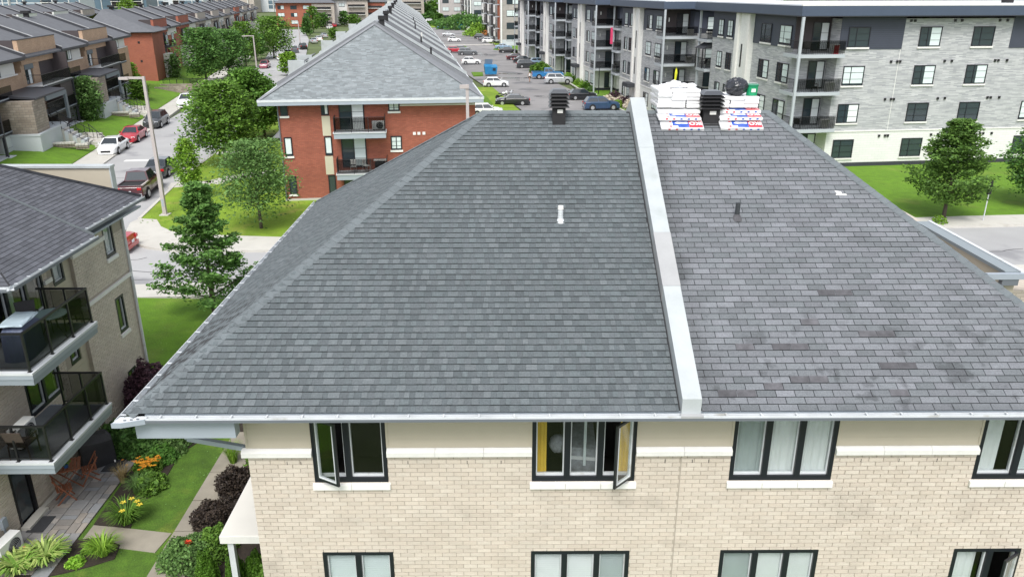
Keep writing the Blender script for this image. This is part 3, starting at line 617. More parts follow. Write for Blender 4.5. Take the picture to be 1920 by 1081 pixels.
part('corner_sheet', MB().prism([(XL - .14, YE - .20), (XL + .0, YE - .20), (XL + .36, YE - .075), (XL + .36, YE + .05), (XL + .10, YE + .03), (XL - .10, YE + .02)], ZE - .03, ZE - .004), ALU, house, mtx=HW)
part('corner_fascia', MB().prism([(XL - .15, YE - .21), (XL + .0, YE - .21), (XL + .36, YE - .085), (XL + .36, YE - .07), (XL, YE - .19), (XL - .13, YE - .19)], ZE - .09, ZE - .0), FASC, house, mtx=HW)
part('screw', MB().box(XL + .02, XL + .06, YE - .12, YE - .10, ZE - .004, ZE + .012).box(XL + .12, XL + .16, YE - .10, YE - .08, ZE - .004, ZE + .012).box(XL + .22, XL + .26, YE - .08, YE - .06, ZE - .004, ZE + .012), FASCD, house, mtx=HW)
# soffit and balcony beam at the corner
sof = MB(); sof.box(XL + .1, XR - .1, YE + .10, WY, ZE - .13, ZE - .10); sof.box(XL + .3, XR - .1, YE + .075, YE + .099, ZE - .13, ZE + .03); part('soffit', sof, FASC, house, mtx=HW)
part('beam', MB().box(-6.36, -4.66, YE + .08, YE + .30, ZE - .46, ZE - .10).box(-6.36, -6.1, YE + .301, YB - .5, ZE - .46, ZE - .10), FASC, house, mtx=HW)
part('soffit', MB().box(-6.28, -4.72, YE + .33, YB - .5, ZE - .24, ZE - .20), FASC, house, mtx=HW)
part('downpipe', MB().bar((-6.0, 13.0, ZE - 1.14), (-4.76, 12.42, ZE - .99), .09, .09).bar((-6.0, 13.0, ZE - 1.14), (-6.25, 13.1, ZE - .5), .09, .09), FASC, house, mtx=HW)
# walls
WX0, WX1 = -4.70, 10.9
wins = [(-3.52, 1.35, 5.74), (.47, 1.89, 5.74), (4.11, 1.89, 5.74), (8.62, 1.89, 5.74)]; wlow = [(-3.52, 1.35, 2.89), (.47, 1.89, 2.89), (4.11, 1.89, 2.89), (8.62, 1.30, 2.89), (-3.52, 1.35, .3), (.47, 1.89, .3), (4.11, 1.89, .3), (8.62, 1.3, .3)]
holes = [(x, x + w_, z, z + 1.46) for x, w_, z in wins] + [(x, x + w_, z, z + 1.28) for x, w_, z in wlow[:4]] + [(x, x + w_, z, z + 1.28) for x, w_, z in wlow[4:]]
front = part('wall', wall_mesh(WX0, WX1, -.2, ZE - .135, holes, .25), BRICKTEX, house, mtx=HW @ Matrix.Translation((0, WY + .0, 0)))
part('mortar_bed', wall_mesh(WX0 + .002, WX1, 2.0, 6.30, holes, .004), MORTAR, front, mtx=Matrix.Translation((0, -.0045, 0)))
brick_field(front, 'front', Matrix.Translation((0, -.004, 0)), WX0, WX1, 2.2, 6.305, holes, 300, seedx=3, near=lambda q: -q[2] * 100 + abs(q[0] - 1))
side = part('wall', MB().box(WX0, WX0 + .25, WY + .26, YB - .6, -.2, ZE - .22).box(WX1 - .25, WX1, WY + .26, YB - .6, -.2, ZE - .22).box(WX0, WX1, YB - .59, YB - .4, -.2, ZE - .22), BRICKTEX, house, mtx=HW)
# siding boards and stone band between top windows
xs = [WX0] + [q for x, w_, z in wins for q in (x, x + w_)] + [WX1]
for i in range(0, len(xs) - 1, 2):
    a, b = xs[i], xs[i + 1]
    if b - a < .1: continue
    for k in range(4):
        z0 = 6.475 + k * .182; part('siding_board', MB().hexa([(a + .04, WY - .030, z0), (b - .04, WY - .030, z0), (b - .04, WY - .001, z0), (a + .04, WY - .001, z0), (a + .04, WY - .012, z0 + .182), (b - .04, WY - .012, z0 + .182), (b - .04, WY - .001, z0 + .182), (a + .04, WY - .001, z0 + .182)]), SIDE, front, mtx=Matrix.Translation((0, -WY, 0)))
    part('corner_trim', MB().box(a, a + .04, -.034, -.001, 6.475, ZE - .25).box(b - .04, b, -.034, -.001, 6.475, ZE - .25), SIDE, front)
    n = max(1, round((b - a) / 1.0)); a0 = a - (.09 if i == 0 else 0)
    for k in range(n):
        u0 = a0 + (b - a0) * k / n + .003; u1 = a0 + (b - a0) * (k + 1) / n - .003
        part('stone_band', MB().hexa([(u0, -.09, 6.31), (u1, -.09, 6.31), (u1, -.001, 6.31), (u0, -.001, 6.31), (u0, -.09, 6.40), (u1, -.09, 6.40), (u1, -.001, 6.47), (u0, -.001, 6.47)]), STONE, front)
part('joint', MB().box(3.19, 3.21, -.026, -.018, 2.0, 6.3), MORTAR, front)
WVR = MB()
for x in [-4.0, -3.75, -1.8, -.72, -.1, 2.9, 3.4, 3.7, 6.5, 7.2, 7.9]: WVR.box(x, x + .012, -.020, -.016, 6.12, 6.19)
part('weep_hole', WVR, BLACKM, front)
def mw(i, lites, fills, opn=None, L=wins):
    x, w_, z = L[i]; return near_window(house, HW @ Matrix.Translation((x, WY, z)), w_, 1.46 if L is wins else 1.28, lites, fills, opn)
mw(0, [.47, .53], [[], []], (0, 'l', .52))
mw(1, [.34, .32, .34], [[('c', 0, .38, YEL), ('p', .5, 1.15, BED)], [('bed', -.1, 1.1, BED)], [('c', .6, 1, YEL)]], (2, 'r', .80))
mw(2, [.34, .32, .34], [[('c', 0, 1, CURTG)], [('c', 0, 1, CURT)], [('c', 0, 1, CURT)]])
mw(3, [.40, .30, .30], [[('c', 0, .6, CURT)], [('b', 0, 1, BLIND)], [('c', 0, 1, CURT)]])
mw(0, [.5, .5], [[('b', 0, 1, BLIND)], [('b', 0, 1, BLIND)]], None, wlow)
mw(1, [.34, .33, .33], [[('b', 0, 1, CURT)], [('b', 0, 1, CURT)], [('b', 0, 1, CURTG)]], None, wlow)
mw(2, [.36, .32, .32], [[('r', 0, 1, CURTG)], [('r', 0, 1, CURT)], [('r', 0, 1, CURT)]], None, wlow)
mw(3, [.55, .45], [[('c', 0, .8, CURT)], []], (1, 'r', .55), wlow)
for i in (4, 5, 6, 7): mw(i, [.5, .5], [[('r', 0, 1, CURT)], []], None, wlow)
# east side parapet seen beyond the right hip
ep = at(1912, 508, 7.9); eq = at(1885, 508, 7.9); y0 = ep[1]; xo = ep[0]; xi = eq[0]; yl = at(1728, 414, 7.9)[1]
e_ = part('side_parapet', MB().box(xi + .03, xo - .03, y0 + .03, yl, 5.5, 7.82), SIDE, house, mtx=HW)
part('cap_sheet', MB().box(xi, xo, y0, yl, 7.82, 7.90), mat('slate_cap', (.22, .255, .275), .4, .04, 2), e_)
part('gutter', MB().box(xo, xo + .10, y0 - .05, yl, 7.80, 7.92), ALU, e_)
part('front_gutter', MB().box(xi - .5, xo + 2.2, y0 - .14, y0 - .02, 7.74, 7.88), FASC, e_); part('front_fascia', MB().box(xi - .1, xo - .05, y0 - .12, y0 + .02, 7.58, 7.74), FASCD, e_)
part('wall', MB().box(WX1 + .01, xo + 1.0, y0 + .3, YB - .6, -.2, 7.3), BRICKTEX, house, mtx=HW)
# porch canopy on the west side
cn = thing('porch_canopy', 'flat white canopy on a white post over the side door of the buff brick house', 'canopy', (-5.6, 16.5, 0))
cw = Matrix.Translation((5.6, -16.5, 0)); q = at(413, 1003, 1.95); ca = at(462, 905, 1.95)
part('canopy_roof', MB().prism([(q[0], q[1]), (-4.72, q[1]), (-4.72, ca[1] + .6), (q[0] + .0, ca[1] + .6)], 1.83, 1.95), mat('white_membrane', (.70, .68, .63), .8, .04, 2), cn, mtx=cw)
part('trim', MB().box(q[0] - .02, -4.72, q[1] - .03, q[1] - .001, 1.74, 1.93).box(q[0] - .03, q[0] - .001, q[1] - .001, ca[1] + .6, 1.74, 1.93), STONE, cn, mtx=cw)
part('post', MB().box(q[0] + .12, q[0] + .26, q[1] + .05, q[1] + .19, 0, 1.83), ALU, cn, mtx=cw)
part('side_door', MB().box(-4.74, -4.705, q[1] + .4, q[1] + 1.3, 0, 2.0), BLACK, cn, mtx=cw)
# ------------------------------------------------------------------ things on the roof
def onroof(px, py, dz=0):
    v_ = ray(px, py); t = (CAM_H - ZE + mR * YE) / (mR * v_[1] - v_[2]); return (float(v_[0] * t), float(v_[1] * t), float(CAM_H + v_[2] * t) + dz)
def attic_vent(label, px, py, w0, hb, n, wh):
    x, y, z = onroof(px, py); t = thing('attic_vent', label, 'roof vent', (x, y, z))
    b = w0 / 2; part('base', MB().box(-b, b, 0, 2 * b, -.3, hb), BLACKM, t)
    part('flashing', MB().hexa([(-b - .07, -.07, -.05), (b + .07, -.07, -.05), (b + .07, .3, .12), (-b - .07, .3, .12), (-b - .07, -.07, -.02), (b + .07, -.07, -.02), (b + .07, .3, .155), (-b - .07, .3, .155)]), BLACKM, t)
    W_ = wh / 2; cy = b
    for i in range(n):
        z0 = hb + i * .085; part('louvre', MB().hexa([(-W_, cy - W_, z0), (W_, cy - W_, z0), (W_, cy + W_, z0), (-W_, cy + W_, z0), (-W_ * .78, cy - W_ * .78, z0 + .05), (W_ * .78, cy - W_ * .78, z0 + .05), (W_ * .78, cy + W_ * .78, z0 + .05), (-W_ * .78, cy + W_ * .78, z0 + .05)]), BLACK, t)
        if i < n - 1: part('throat', MB().box(-W_ * .66, W_ * .66, cy - W_ * .66, cy + W_ * .66, z0 + .05, z0 + .085), BLACKM, t)
    z0 = hb + (n - 1) * .085 + .05
    part('cap', MB().hexa([(-W_ * .95, cy - W_ * .95, z0 + .02), (W_ * .95, cy - W_ * .95, z0 + .02), (W_ * .95, cy + W_ * .95, z0 + .02), (-W_ * .95, cy + W_ * .95, z0 + .02), (-W_ * .6, cy - W_ * .6, z0 + .10), (W_ * .6, cy - W_ * .6, z0 + .10), (W_ * .6, cy + W_ * .6, z0 + .10), (-W_ * .6, cy + W_ * .6, z0 + .10)]), mat('dark_grey_metal', (.06, .065, .075), .35, 0), t)
    part('sticker', MB().box(-.04 * wh / .45, .08 * wh / .45, -.012, -.002, hb - .13, hb - .05), STONE, t)
    return t
attic_vent('square black louvred roof vent near the ridge left of the pale parapet', 1048, 235, .30, .42, 4, .48)
attic_vent('wide black louvred roof vent between the two piles of wrapped shingles', 1333, 233, .38, .36, 4, .56)
x, y, z = onroof(1051, 414); t = thing('plumbing_vent', 'white plastic plumbing vent pipe with ribbed cap on the left half of the roof', 'vent pipe', (x, y, z))
part('pipe', MB().tube((0, .03, -.1), (0, .03, .26), .05, .05, 14), ALU, t); part('collar', MB().tube((0, .02, -.04), (0, .03, .05), .11, .06, 14).tube((0, .03, .06), (0, .03, .10), .058, .058, 14).tube((0, .03, .13), (0, .03, .15), .056, .056, 14).tube((0, .03, .18), (0, .03, .20), .056, .056, 14), ALU, t); part('cap', MB().tube((0, .03, .25), (0, .03, .32), .062, .055, 14), STONE, t)
x, y, z = onroof(1382, 410); t = thing('plumbing_vent', 'black plumbing vent pipe standing on the right half of the roof', 'vent pipe', (x, y, z))
part('pipe', MB().tube((0, .03, -.1), (0, .03, .34), .05, .05, 14), mat('charcoal_pipe', (.035, .04, .045), .6, .2, 20), t); part('collar', MB().tube((0, .0, -.05), (0, .03, .09), .12, .06, 14), SH_DARK, t)
x, y, z = onroof(1574, 363, .016); t = tag(part('torn_patch', MB().prism(ccw([(-.10, -.06), (.13, -.07), (.14, -.03), (.05, -.01), (.04, .05), (-.09, .08), (-.06, .01)]), 0, .004), STONE), 'torn white membrane patch showing through the shingles near the right hip', 'patch'); t.matrix_world = Matrix.Translation((x, y, z)) @ Matrix.Rotation(aR, 4, 'X')
# shingle bundles
RED = mat('red_print', (.62, .035, .06), .35, 0); BLUE = mat('blue_print', (.03, .09, .42), .35, 0); WRAP = mat('white_plastic_wrap', (.80, .80, .81), .30, .03, 8, bump=.3, bscale=14)
def txt(body, size, M, m, parent):
    cu = bpy.data.curves.new('lettering', 'FONT'); cu.body = body; cu.size = size; cu.align_x = 'CENTER'; cu.align_y = 'CENTER'; cu.extrude = .001; cu.offset = .004 * size / .1
    o = bpy.data.objects.new('t', cu); sc.collection.objects.link(o); dg = bpy.context.evaluated_depsgraph_get(); me = bpy.data.meshes.new_from_object(o.evaluated_get(dg)); bpy.data.objects.remove(o)
    me.materials.clear(); return link('lettering', me, m, parent, M)
def bundle(label, x, y, z, L=1.0, D=.33, Hh=.075, rz=0, tilt=0, prnt=False, group='wrapped shingle bundles on the ridge', side='f', seed=0):
    rr = random.Random(seed); t = thing('shingle_bundle', label, 'shingle bundle', (x, y, z), rz, group); t.rotation_euler = (tilt, rr.uniform(-.012, .012), rz)
    mb = MB(); nx = 10; e = .02
    for j, (zz, k) in enumerate([(0, .985), (.35 * Hh, 1.0), (.72 * Hh, 1.0), (Hh, .965)]):
        for i in range(nx + 1):
            u = -L / 2 + L * i / nx; wob = rr.uniform(-.004, .004); mb.v.append((u * k, -D / 2 * k + wob, zz + (rr.uniform(-.004, .006) if j == 3 else 0)))
        for i in range(nx + 1):
            u = L / 2 - L * i / nx; wob = rr.uniform(-.004, .004); mb.v.append((u * k, D / 2 * k + wob, zz + (rr.uniform(-.004, .006) if j == 3 else 0)))
    n = 2 * (nx + 1)
    for j in range(3):
        for i in range(n): mb.f.append((j * n + i, j * n + (i + 1) % n, (j + 1) * n + (i + 1) % n, (j + 1) * n + i))
    for i in range(nx): mb.f.append((3 * n + i, 3 * n + i + 1, 3 * n + n - 2 - i, 3 * n + n - 1 - i)); mb.f.append((i + 1, i, n - 1 - i, n - 2 - i))
    part('wrapper', mb, WRAP, t, smooth=False)
    if prnt:
        T = Hh + .009
        part('print', MB().box(.16, .47, -.14, .13, T - .004, T), RED, t); part('print', MB().box(-.22, .155, -.07, .13, T - .004, T), BLUE, t); part('print', MB().box(-.10, .155, -.14, -.08, T - .004, T), BLUE, t)
        part('print', MB().box(-.30, -.245, -.13, -.08, T - .004, T).box(-.29, -.24, .06, .10, T - .004, T), RED, t)
        part('print', MB().prism([(-.18, .01), (-.1, -.015), (.0, .0), (.13, -.01), (.13, .06), (.02, .05), (-.12, .065)], T, T + .002), WRAP, t)
        txt('IKO', .17, Matrix.Translation((.315, .01, T + .003)) @ Matrix.Rotation(math.pi, 4, 'Z'), WRAP, t)
        for k in range(5): part('print', MB().box(-.33 + k * .17, -.28 + k * .17, -D / 2 - .003, -D / 2 - .0005, .02, .055), RED if k < 2 else BLUE, t)
    return t
def pile(side, xc, rows, extra):
    z0 = ZR - mR * .65; y = YR - .67
    yy = 18.62; zz = ZE + mR * (yy - YE) + .02
    bundle(f'printed shingle bundle lying lowest on the slope in the {side} pile', xc, yy, zz, tilt=aR * .9, prnt=True, seed=1 + len(side))
    bundle(f'printed shingle bundle second from the bottom in the {side} pile', xc - .05 * extra, yy + .15, zz + .17, tilt=aR * .35, prnt=True, seed=2 + len(side))
    bundle(f'plain faced shingle bundle under the cross-laid stack of the {side} pile', xc - .04 * extra, yy + .34, zz + .29, tilt=.10, prnt=(side == 'right'), seed=3 + len(side))
    cols = ['first', 'second', 'third']; lv = ['lowest', 'second', 'third', 'fourth', 'fifth', 'topmost']
    for c in range(3):
        for r in range(rows):
            bundle(f'plain white bundle, {lv[r]} in the {cols[c]} end-on column of the {side} pile', xc - .38 + c * .335 + R.uniform(-.012, .012), YR + .22 + R.uniform(-.03, .03), ZR + .13 + r * .083, L=.98, D=.325, Hh=.078, rz=math.pi / 2 + R.uniform(-.03, .03), tilt=0, seed=c * 9 + r)
pile('left', 4.13, 5, 1); pile('right', 5.52, 3, 0)
x0, y0_, z0_ = 4.13, YR - .05, ZR + .58
crm = MB()
for k, (dx, dz, rr) in enumerate([(-.35, -.02, .15), (-.22, .03, .13), (-.05, .06, .12), (.12, .03, .10), (-.12, .11, .07), (.30, .0, .13)]): crm.sphere((x0 + dx, y0_ + .1 + .03 * (k % 3), z0_ + dz), rr, 12, 7, .55, .13)
tag(part('crumpled_wrapper', crm, WRAP), 'crumpled white plastic heaped on top of the left shingle pile', 'plastic wrap')
bg_ = MB(); bg_.sphere((0, 0, .20), .27, 22, 14, .78, .09); t = tag(part('rubbish_bag', bg_, mat('black_plastic', (.025, .027, .034), .22, .2, 9, bump=.8, bscale=16)), 'shiny black rubbish bag slumped on the right shingle pile beside the green pail', 'bag'); t.location = (5.50, YR + .05, ZR + .37)
t = thing('pail', 'green plastic pail with wire handle on the right shingle pile', 'pail', (5.86, YR + .0, ZR + .385))
part('body', MB().tube((0, 0, 0), (0, 0, .24), .125, .145, 20), mat('green_plastic', (.01, .30, .13), .4, .1, 6), t); part('rim', MB().tube((0, 0, .225), (0, 0, .25), .155, .155, 20), mat('green_plastic_rim', (.015, .22, .11), .4, 0), t)
part('label_print', MB().box(-.05, .05, -.139, -.130, .08, .16), STONE, t); part('handle', MB().path([(-.15, 0, .235), (-.1, -.02, .275), (0, -.03, .29), (.1, -.02, .275), (.15, 0, .235)], .005), ALU, t)
# ================================================================== LEFT HOUSE (beige, balconies)
LX = -13.5; lh = thing('balcony_apartment_house', 'buff brick house with glass railed corner balconies and dark shingle roof beside the patio', 'house', (-16, 22, 0)); LM = Matrix.Translation((16, -22, 0))
RZ = math.pi / 2
def FM(y, z, x=LX): return LM @ TM(x, y, z, RZ)          # local x -> +Y, -y -> +X
REC = -13.62
# bump wall Y 23.4..26.85
bh_ = [(25.45 - 23.4, 26.15 - 23.4, 5.72, 7.0), (25.45 - 23.4, 26.05 - 23.4, 2.95, 4.25), (25.4 - 23.4, 26.0 - 23.4, .5, 1.5)]
bw = part('wall', wall_mesh(0, 3.45, -.2, 7.1, bh_, .25), MORTAR, lh, mtx=FM(23.4, 0)); brick_field(bw, 'b', Matrix.Identity(4), 0, 3.45, 0, 4.62, bh_, 0, seedx=8); brick_field(bw, 'b', Matrix.Identity(4), 0, 3.45, 4.80, 6.40, bh_, 0, seedx=9)
part('stone_band', MB().box(-.03, 3.5, -.07, -.001, 4.66, 4.78), STONE, bw); part('stone_band', MB().box(-.05, 2.02, -.09, -.001, 6.42, 6.56), STONE, bw)
for k in range(3): part('siding_board', MB().box(0, 2.03, -.02 + .004 * k, -.001, 6.565 + k * .17, 6.73 + k * .17), SIDE, bw)
for k, (a, b, c, d) in enumerate(bh_): near_window(lh, FM(23.4 + a, c), b - a, d - c, [1.0], [[('r', 0, 1, CURTG)] if k == 0 else []], None)
part('wall', MB().box(LX - .02, LX - 5, 26.86, 26.98, -.2, 7.1), BRICKTEX, lh, mtx=LM)
# recess walls Y 16.5..23.4
rh = [(18.5 - 16, 19.33 - 16, .05, 2.05), (20.0 - 16, 21.75 - 16, 2.72, 4.85), (19.3 - 16, 21.9 - 16, 5.35, 7.0), (22.45 - 16, 23.0 - 16, 3.2, 4.3), (22.42 - 16, 23.05 - 16, 5.85, 7.0)]
rw = part('wall', wall_mesh(0, 7.4, -.2, 7.1, rh, .25), MORTAR, lh, mtx=FM(16, 0, REC)); brick_field(rw, 'r', Matrix.Identity(4), 0, 6.15, .12, 7.05, rh, 0, seedx=10)
for k in range(41): part('siding_board', MB().box(6.16, 7.4, -.018 + .004 * (k % 2), -.001, .12 + k * .17, .285 + k * .17), SIDE, rw) if not any(h[2] < .2 + k * .17 < h[3] for h in rh[3:]) else part('siding_board', MB().box(7.06, 7.4, -.018 + .004 * (k % 2), -.001, .12 + k * .17, .285 + k * .17), SIDE, rw)
part('stone_band', MB().box(5.9, 6.3, -.08, -.019, 6.1, 6.22), STONE, rw)
door = part('door', MB().box(.0, .83, .04, .08, .0, 2.0), mat('black_door', (.012, .013, .014), .15, 0), lh, mtx=FM(18.5, .05, REC)); part('door_frame', MB().box(-.02, .05, -.03, .04, 0, 2.02).box(.78, .85, -.03, .04, 0, 2.02).box(.05, .78, -.03, .04, 1.95, 2.02), BLACK, door); part('threshold', MB().box(-.06, .90, -.28, -.02, -.06, .10), CONC, door)
part('door_panel_glass', MB().box(.14, .69, .03, .039, .12, 1.85), GLASSF, door)
near_window(lh, FM(20.0, 2.72, REC), 1.75, 2.13, [.5, .5], [[], []], None, False); near_window(lh, FM(19.3, 5.35, REC), 2.6, 1.65, [.33, .34, .33], [[], [('c', .1, .5, CURTG)], []], None, False)
near_window(lh, FM(22.45, 3.2, REC), .55, 1.1, [1.0], [[]], None, False); near_window(lh, FM(22.42, 5.85, REC), .63, 1.15, [1.0], [[('r', 0, 1, CURTG)]], None, False)
part('wall', MB().box(-18.5, REC - .27, 16, 16.25, -.2, 7.1), BRICKTEX, lh, mtx=LM)
part('footing', MB().box(REC, REC + .14, 19.45, 23.4, -.1, .10), CONC, lh, mtx=LM)
part('downpipe', MB().tube((LX + .08, 26.80, 0), (LX + .08, 26.80, 4.5), .05, .05, 8).tube((LX + .08, 26.80, 4.5), (LX + .02, 26.86, 4.8), .05, .05, 8).tube((LX + .05, 26.86, 4.8), (LX + .05, 26.86, 7.1), .05, .05, 8), ALU, lh, mtx=LM)
part('meter_box', MB().box(REC + .001, REC + .10, 17.72, 17.92, .62, .92).box(REC + .02, REC + .06, 17.80, 17.84, .2, .62), FASC, lh, mtx=LM)
part('wall_lamp', MB().box(REC + .001, REC + .09, 21.85, 21.93, 3.9, 4.1), BLACK, lh, mtx=LM)
# ceiling strips under balconies + balconies
BX = -11.84
for (zt, yf, lab) in [(5.27, 21.1, 'upper'), (2.67, 21.0, 'lower')]:
    y0 = 17.80
    bal = part('balcony', MB().box(REC + .02, BX - .02, y0 + .02, yf - .02, zt - .30, zt - .02), FASC, lh, mtx=LM)
    part('deck', MB().box(REC + .02, BX - .13, y0 + .13, yf - .1, zt - .02, zt), mat('deck_membrane', (.16, .175, .19), .85, .12, 3), bal)
    part('edge_trim', MB().box(BX - .12, BX + .03, y0 - .03, yf + .03, zt - .05, zt + .012).box(REC + .02, BX - .121, y0 - .03, y0 + .12, zt - .05, zt + .012), ALU, bal)
    part('fascia', MB().box(BX - .0, BX + .02, y0 - .02, yf + .02, zt - .17, zt - .055).box(REC, BX - .001, y0 - .02, y0 - .0, zt - .17, zt - .055), FASC, bal)
    part('fascia', MB().box(BX - .02, BX, y0 - .0, yf, zt - .33, zt - .175).box(REC, BX - .021, y0, y0 + .02, zt - .33, zt - .175), mat('slate_fascia', (.24, .275, .31), .5, .04, 2), bal)
    hx = BX - .08; posts = [(hx, y0 + .07), (hx, y0 + 1.12), (hx, y0 + 2.2), (hx, yf - .06)]; side_posts = [(hx - .85, y0 + .07), (REC + .3, y0 + .07)]; far_posts = [(hx - .62, yf - .06), (REC + .45, yf - .06)]
    rb_ = MB()
    part('rail', MB().box(hx - .03, hx + .03, y0 + .04, yf - .03, zt + 1.02, zt + 1.07).box(REC + .04, hx - .031, y0 + .04, y0 + .10, zt + 1.02, zt + 1.07).box(REC + .30, hx - .031, yf - .09, yf - .03, zt + 1.02, zt + 1.07), BLACK, bal)
    part('rail', MB().box(hx - .012, hx + .012, y0 + .09, yf - .08, zt + .09, zt + .12).box(REC + .04, hx - .031, y0 + .06, y0 + .08, zt + .09, zt + .12).box(REC + .45, hx - .031, yf - .07, yf - .05, zt + .09, zt + .12), BLACK, bal)
    for px_, py_ in posts + side_posts + far_posts: part('post', MB().box(px_ - .025, px_ + .025, py_ - .025, py_ + .025, zt, zt + 1.02).box(px_ - .05, px_ + .05, py_ - .05, py_ + .05, zt, zt + .02), BLACK, bal)
    for a, b in zip(posts[:-1], posts[1:]): part('glass_panel', MB().box(hx - .005, hx + .005, a[1] + .045, b[1] - .045, zt + .12, zt + 1.0), TINT, bal)
    for a, b in [(side_posts[0][0], hx), (side_posts[1][0], side_posts[0][0])]: part('glass_panel', MB().box(a + .045, b - .045, y0 + .065, y0 + .075, zt + .12, zt + 1.0), TINT, bal)
    for a, b in [(far_posts[0][0], hx), (far_posts[1][0], far_posts[0][0])]: part('glass_panel', MB().box(a + .045, b - .045, yf - .065, yf - .055, zt + .12, zt + 1.0), TINT, bal)
# roof: two eave steps with north hip
X1, Z1, X2, Z2, RS = -12.4, 7.30, -12.75, 7.48, .5
aL = math.atan(RS); VL = Vector((-math.cos(aL), 0, math.sin(aL))); NL = Vector((math.sin(aL), 0, math.cos(aL)))
lr = part('roof', MB().add([(X1, 18.6, Z1), (X1, 22.9, Z1), (X1 - 5.5, 22.9, Z1 + 2.75), (X1 - 5.5, 18.6 + 5.2, Z1 + 2.75), (X2, 22.9, Z2 - .01), (X2, 27.05, Z2 - .01), (X2 - 5.2, 23.1, Z2 + 2.6), (X2 - 5.2, 22.9, Z2 + 2.6), (X1 - 11, 18.6, Z1), (X2 - 10.4, 27.05, Z2)], [(0, 1, 2, 3), (4, 5, 6, 7), (0, 3, 8), (5, 9, 6), (3, 2, 7, 6), (8, 3, 6, 9), (1, 4, 7, 2)]), DECK, lh, mtx=LM)
SH_LL = mat('left_tab_shingle', (.098, .102, .118), .92, .12, 1.8, .16, .17, bump=.5, bscale=55, col2=(.080, .084, .098), big=.16, bigscale=.7)
shingles(lr, (X1 + .02, 0, Z1), (0, 1, 0), VL, NL, 43, .1425, lambda v: (18.6 + v * math.cos(aL) * .945, 22.9), [.333], .009, SH_LL, 0, None, 21, gap=.014)
shingles(lr, (X2 + .02, 0, Z2), (0, 1, 0), VL, NL, 40, .1425, lambda v: (22.9, 27.05 - v * math.cos(aL) * .76), [.333], .009, SH_LL, 0, None, 22, gap=.014)
fl = math.hypot(5.2, 2.75); aF = math.atan2(2.75, 5.2); shingles(lr, (0, 18.58, Z1), (1, 0, 0), (0, math.cos(aF), math.sin(aF)), (0, -math.sin(aF), math.cos(aF)), 20, .1425, lambda v: (-18, X1 - v * math.cos(aF) * 1.058), [.333], .009, SH_LL, 0, None, 23, gap=.014)
part('rake_trim', MB().bar((X1, 22.93, Z1 + .02), (X1 - 4, 22.93, Z1 + 2.02), .03, .10), SH_CAP, lr)
gutter(lh, (X1, 18.55, Z1), (X1, 22.95, Z1), (1, 0, 0), M=LM, hang=.55); gutter(lh, (X2, 22.95, Z2), (X2, 27.1, Z2), (1, 0, 0), M=LM, hang=.5); gutter(lh, (X1, 18.55, Z1 - .003), (X1 - 5, 18.55, Z1 - .003), (0, -1, 0), M=LM)
part('soffit', MB().box(X1 - .02, -15, 18.6, 22.9, 7.12, 7.16).box(X2 - .02, LX - .01, 22.91, 27.0, 7.12, 7.18), FASC, lh, mtx=LM)
capv = Vector((-5.2, -3.95, 2.6)); mbc = MB(); 
cp = MB().hexa([(0, -.13, -.04), (.26, -.13, -.04), (.26, .13, -.04), (0, .13, -.04), (0, -.02, .02), (.26, -.02, .012), (.26, .02, .012), (0, .02, .02)]).mesh('hip_cap')
for i in range(28):
    M = Vector((1, 0, 0)).rotation_difference(capv.normalized()).to_matrix().to_4x4(); M.translation = Vector((X2, 27.05, Z2 + .01)) + capv.normalized() * (.22 * i); link('hip_cap', cp, SH_LL, lr, M)
pw = part('parapet', MB().box(-22, -13.95, 27.6, 27.85, 5.5, 8.38), SIDE, lh, mtx=LM); part('cap_sheet', MB().box(-22, -13.88, 27.54, 27.91, 8.38, 8.46), CAPM, pw); part('end_sheet', MB().box(-13.95, -13.90, 27.58, 27.87, 6.8, 8.38), CAPM, pw)

# ------------------------------------------------------------------ patio and balcony furniture
def cover(parent, w_, d, h, m, name='cover', peak=.12):
    mb = MB(); P = []
    for z, kx, ky in [(0, 1.05, 1.05), (h * .45, 1.0, 1.0), (h * .8, .96, .95), (h, .72, .55)]:
        for i in range(16):
            a = 2 * math.pi * i / 16; cx, cy = math.cos(a), math.sin(a); s_ = 1 / max(abs(cx), abs(cy)) ; s_ = s_ ** .75; P.append((cx * s_ * w_ / 2 * kx * (1 + R.uniform(-.035, .035)), cy * s_ * d / 2 * ky * (1 + R.uniform(-.04, .04)), z + R.uniform(-.015, .015)))
    F = [(j * 16 + i, j * 16 + (i + 1) % 16, (j + 1) * 16 + (i + 1) % 16, (j + 1) * 16 + i) for j in range(3) for i in range(16)] + [tuple(range(48, 64))]
    return part(name, mb.add(P, F), m, parent)
COVB = mat('black_vinyl_cover', (.022, .022, .027), .55, .25, 5, bump=.5, bscale=12); COVG = mat('grey_blue_cover', (.34, .42, .47), .6, .1, 5, bump=.5, bscale=12); COVN = mat('navy_cover', (.07, .09, .15), .6, .1, 5, bump=.5, bscale=12)
x, y, _ = at(196, 878); t = thing('covered_barbecue', 'barbecue under a black vinyl cover standing on the patio behind the wooden table', 'barbecue', (x - .3, y + .3, .055), .6)
cover(t, 1.0, .62, 1.05, COVB); 
for sx in (-.4, .4): part('wheel', MB().tube((sx, -.30, .05), (sx + .04, -.30, .05), .05, .05, 10), STONE, t)
x, y = -12.62, 18.95; t = thing('covered_barbecue', 'barbecue under a pale grey cover at the near end of the upper balcony', 'barbecue', (x, y, 5.275), .1)
cover(t, .62, 1.05, .98, COVN); cover(t, .60, .98, .05, COVG, 'cover_top').location = (0, 0, .97)
WOOD = mat('red_brown_wood', (.22, .075, .035), .6, .2, 14)
x, y, _ = at(146, 916); t = thing('folding_table', 'small folding wooden table on the patio with a blue pot on it', 'table', (x - .25, y + .15, .055), .45)
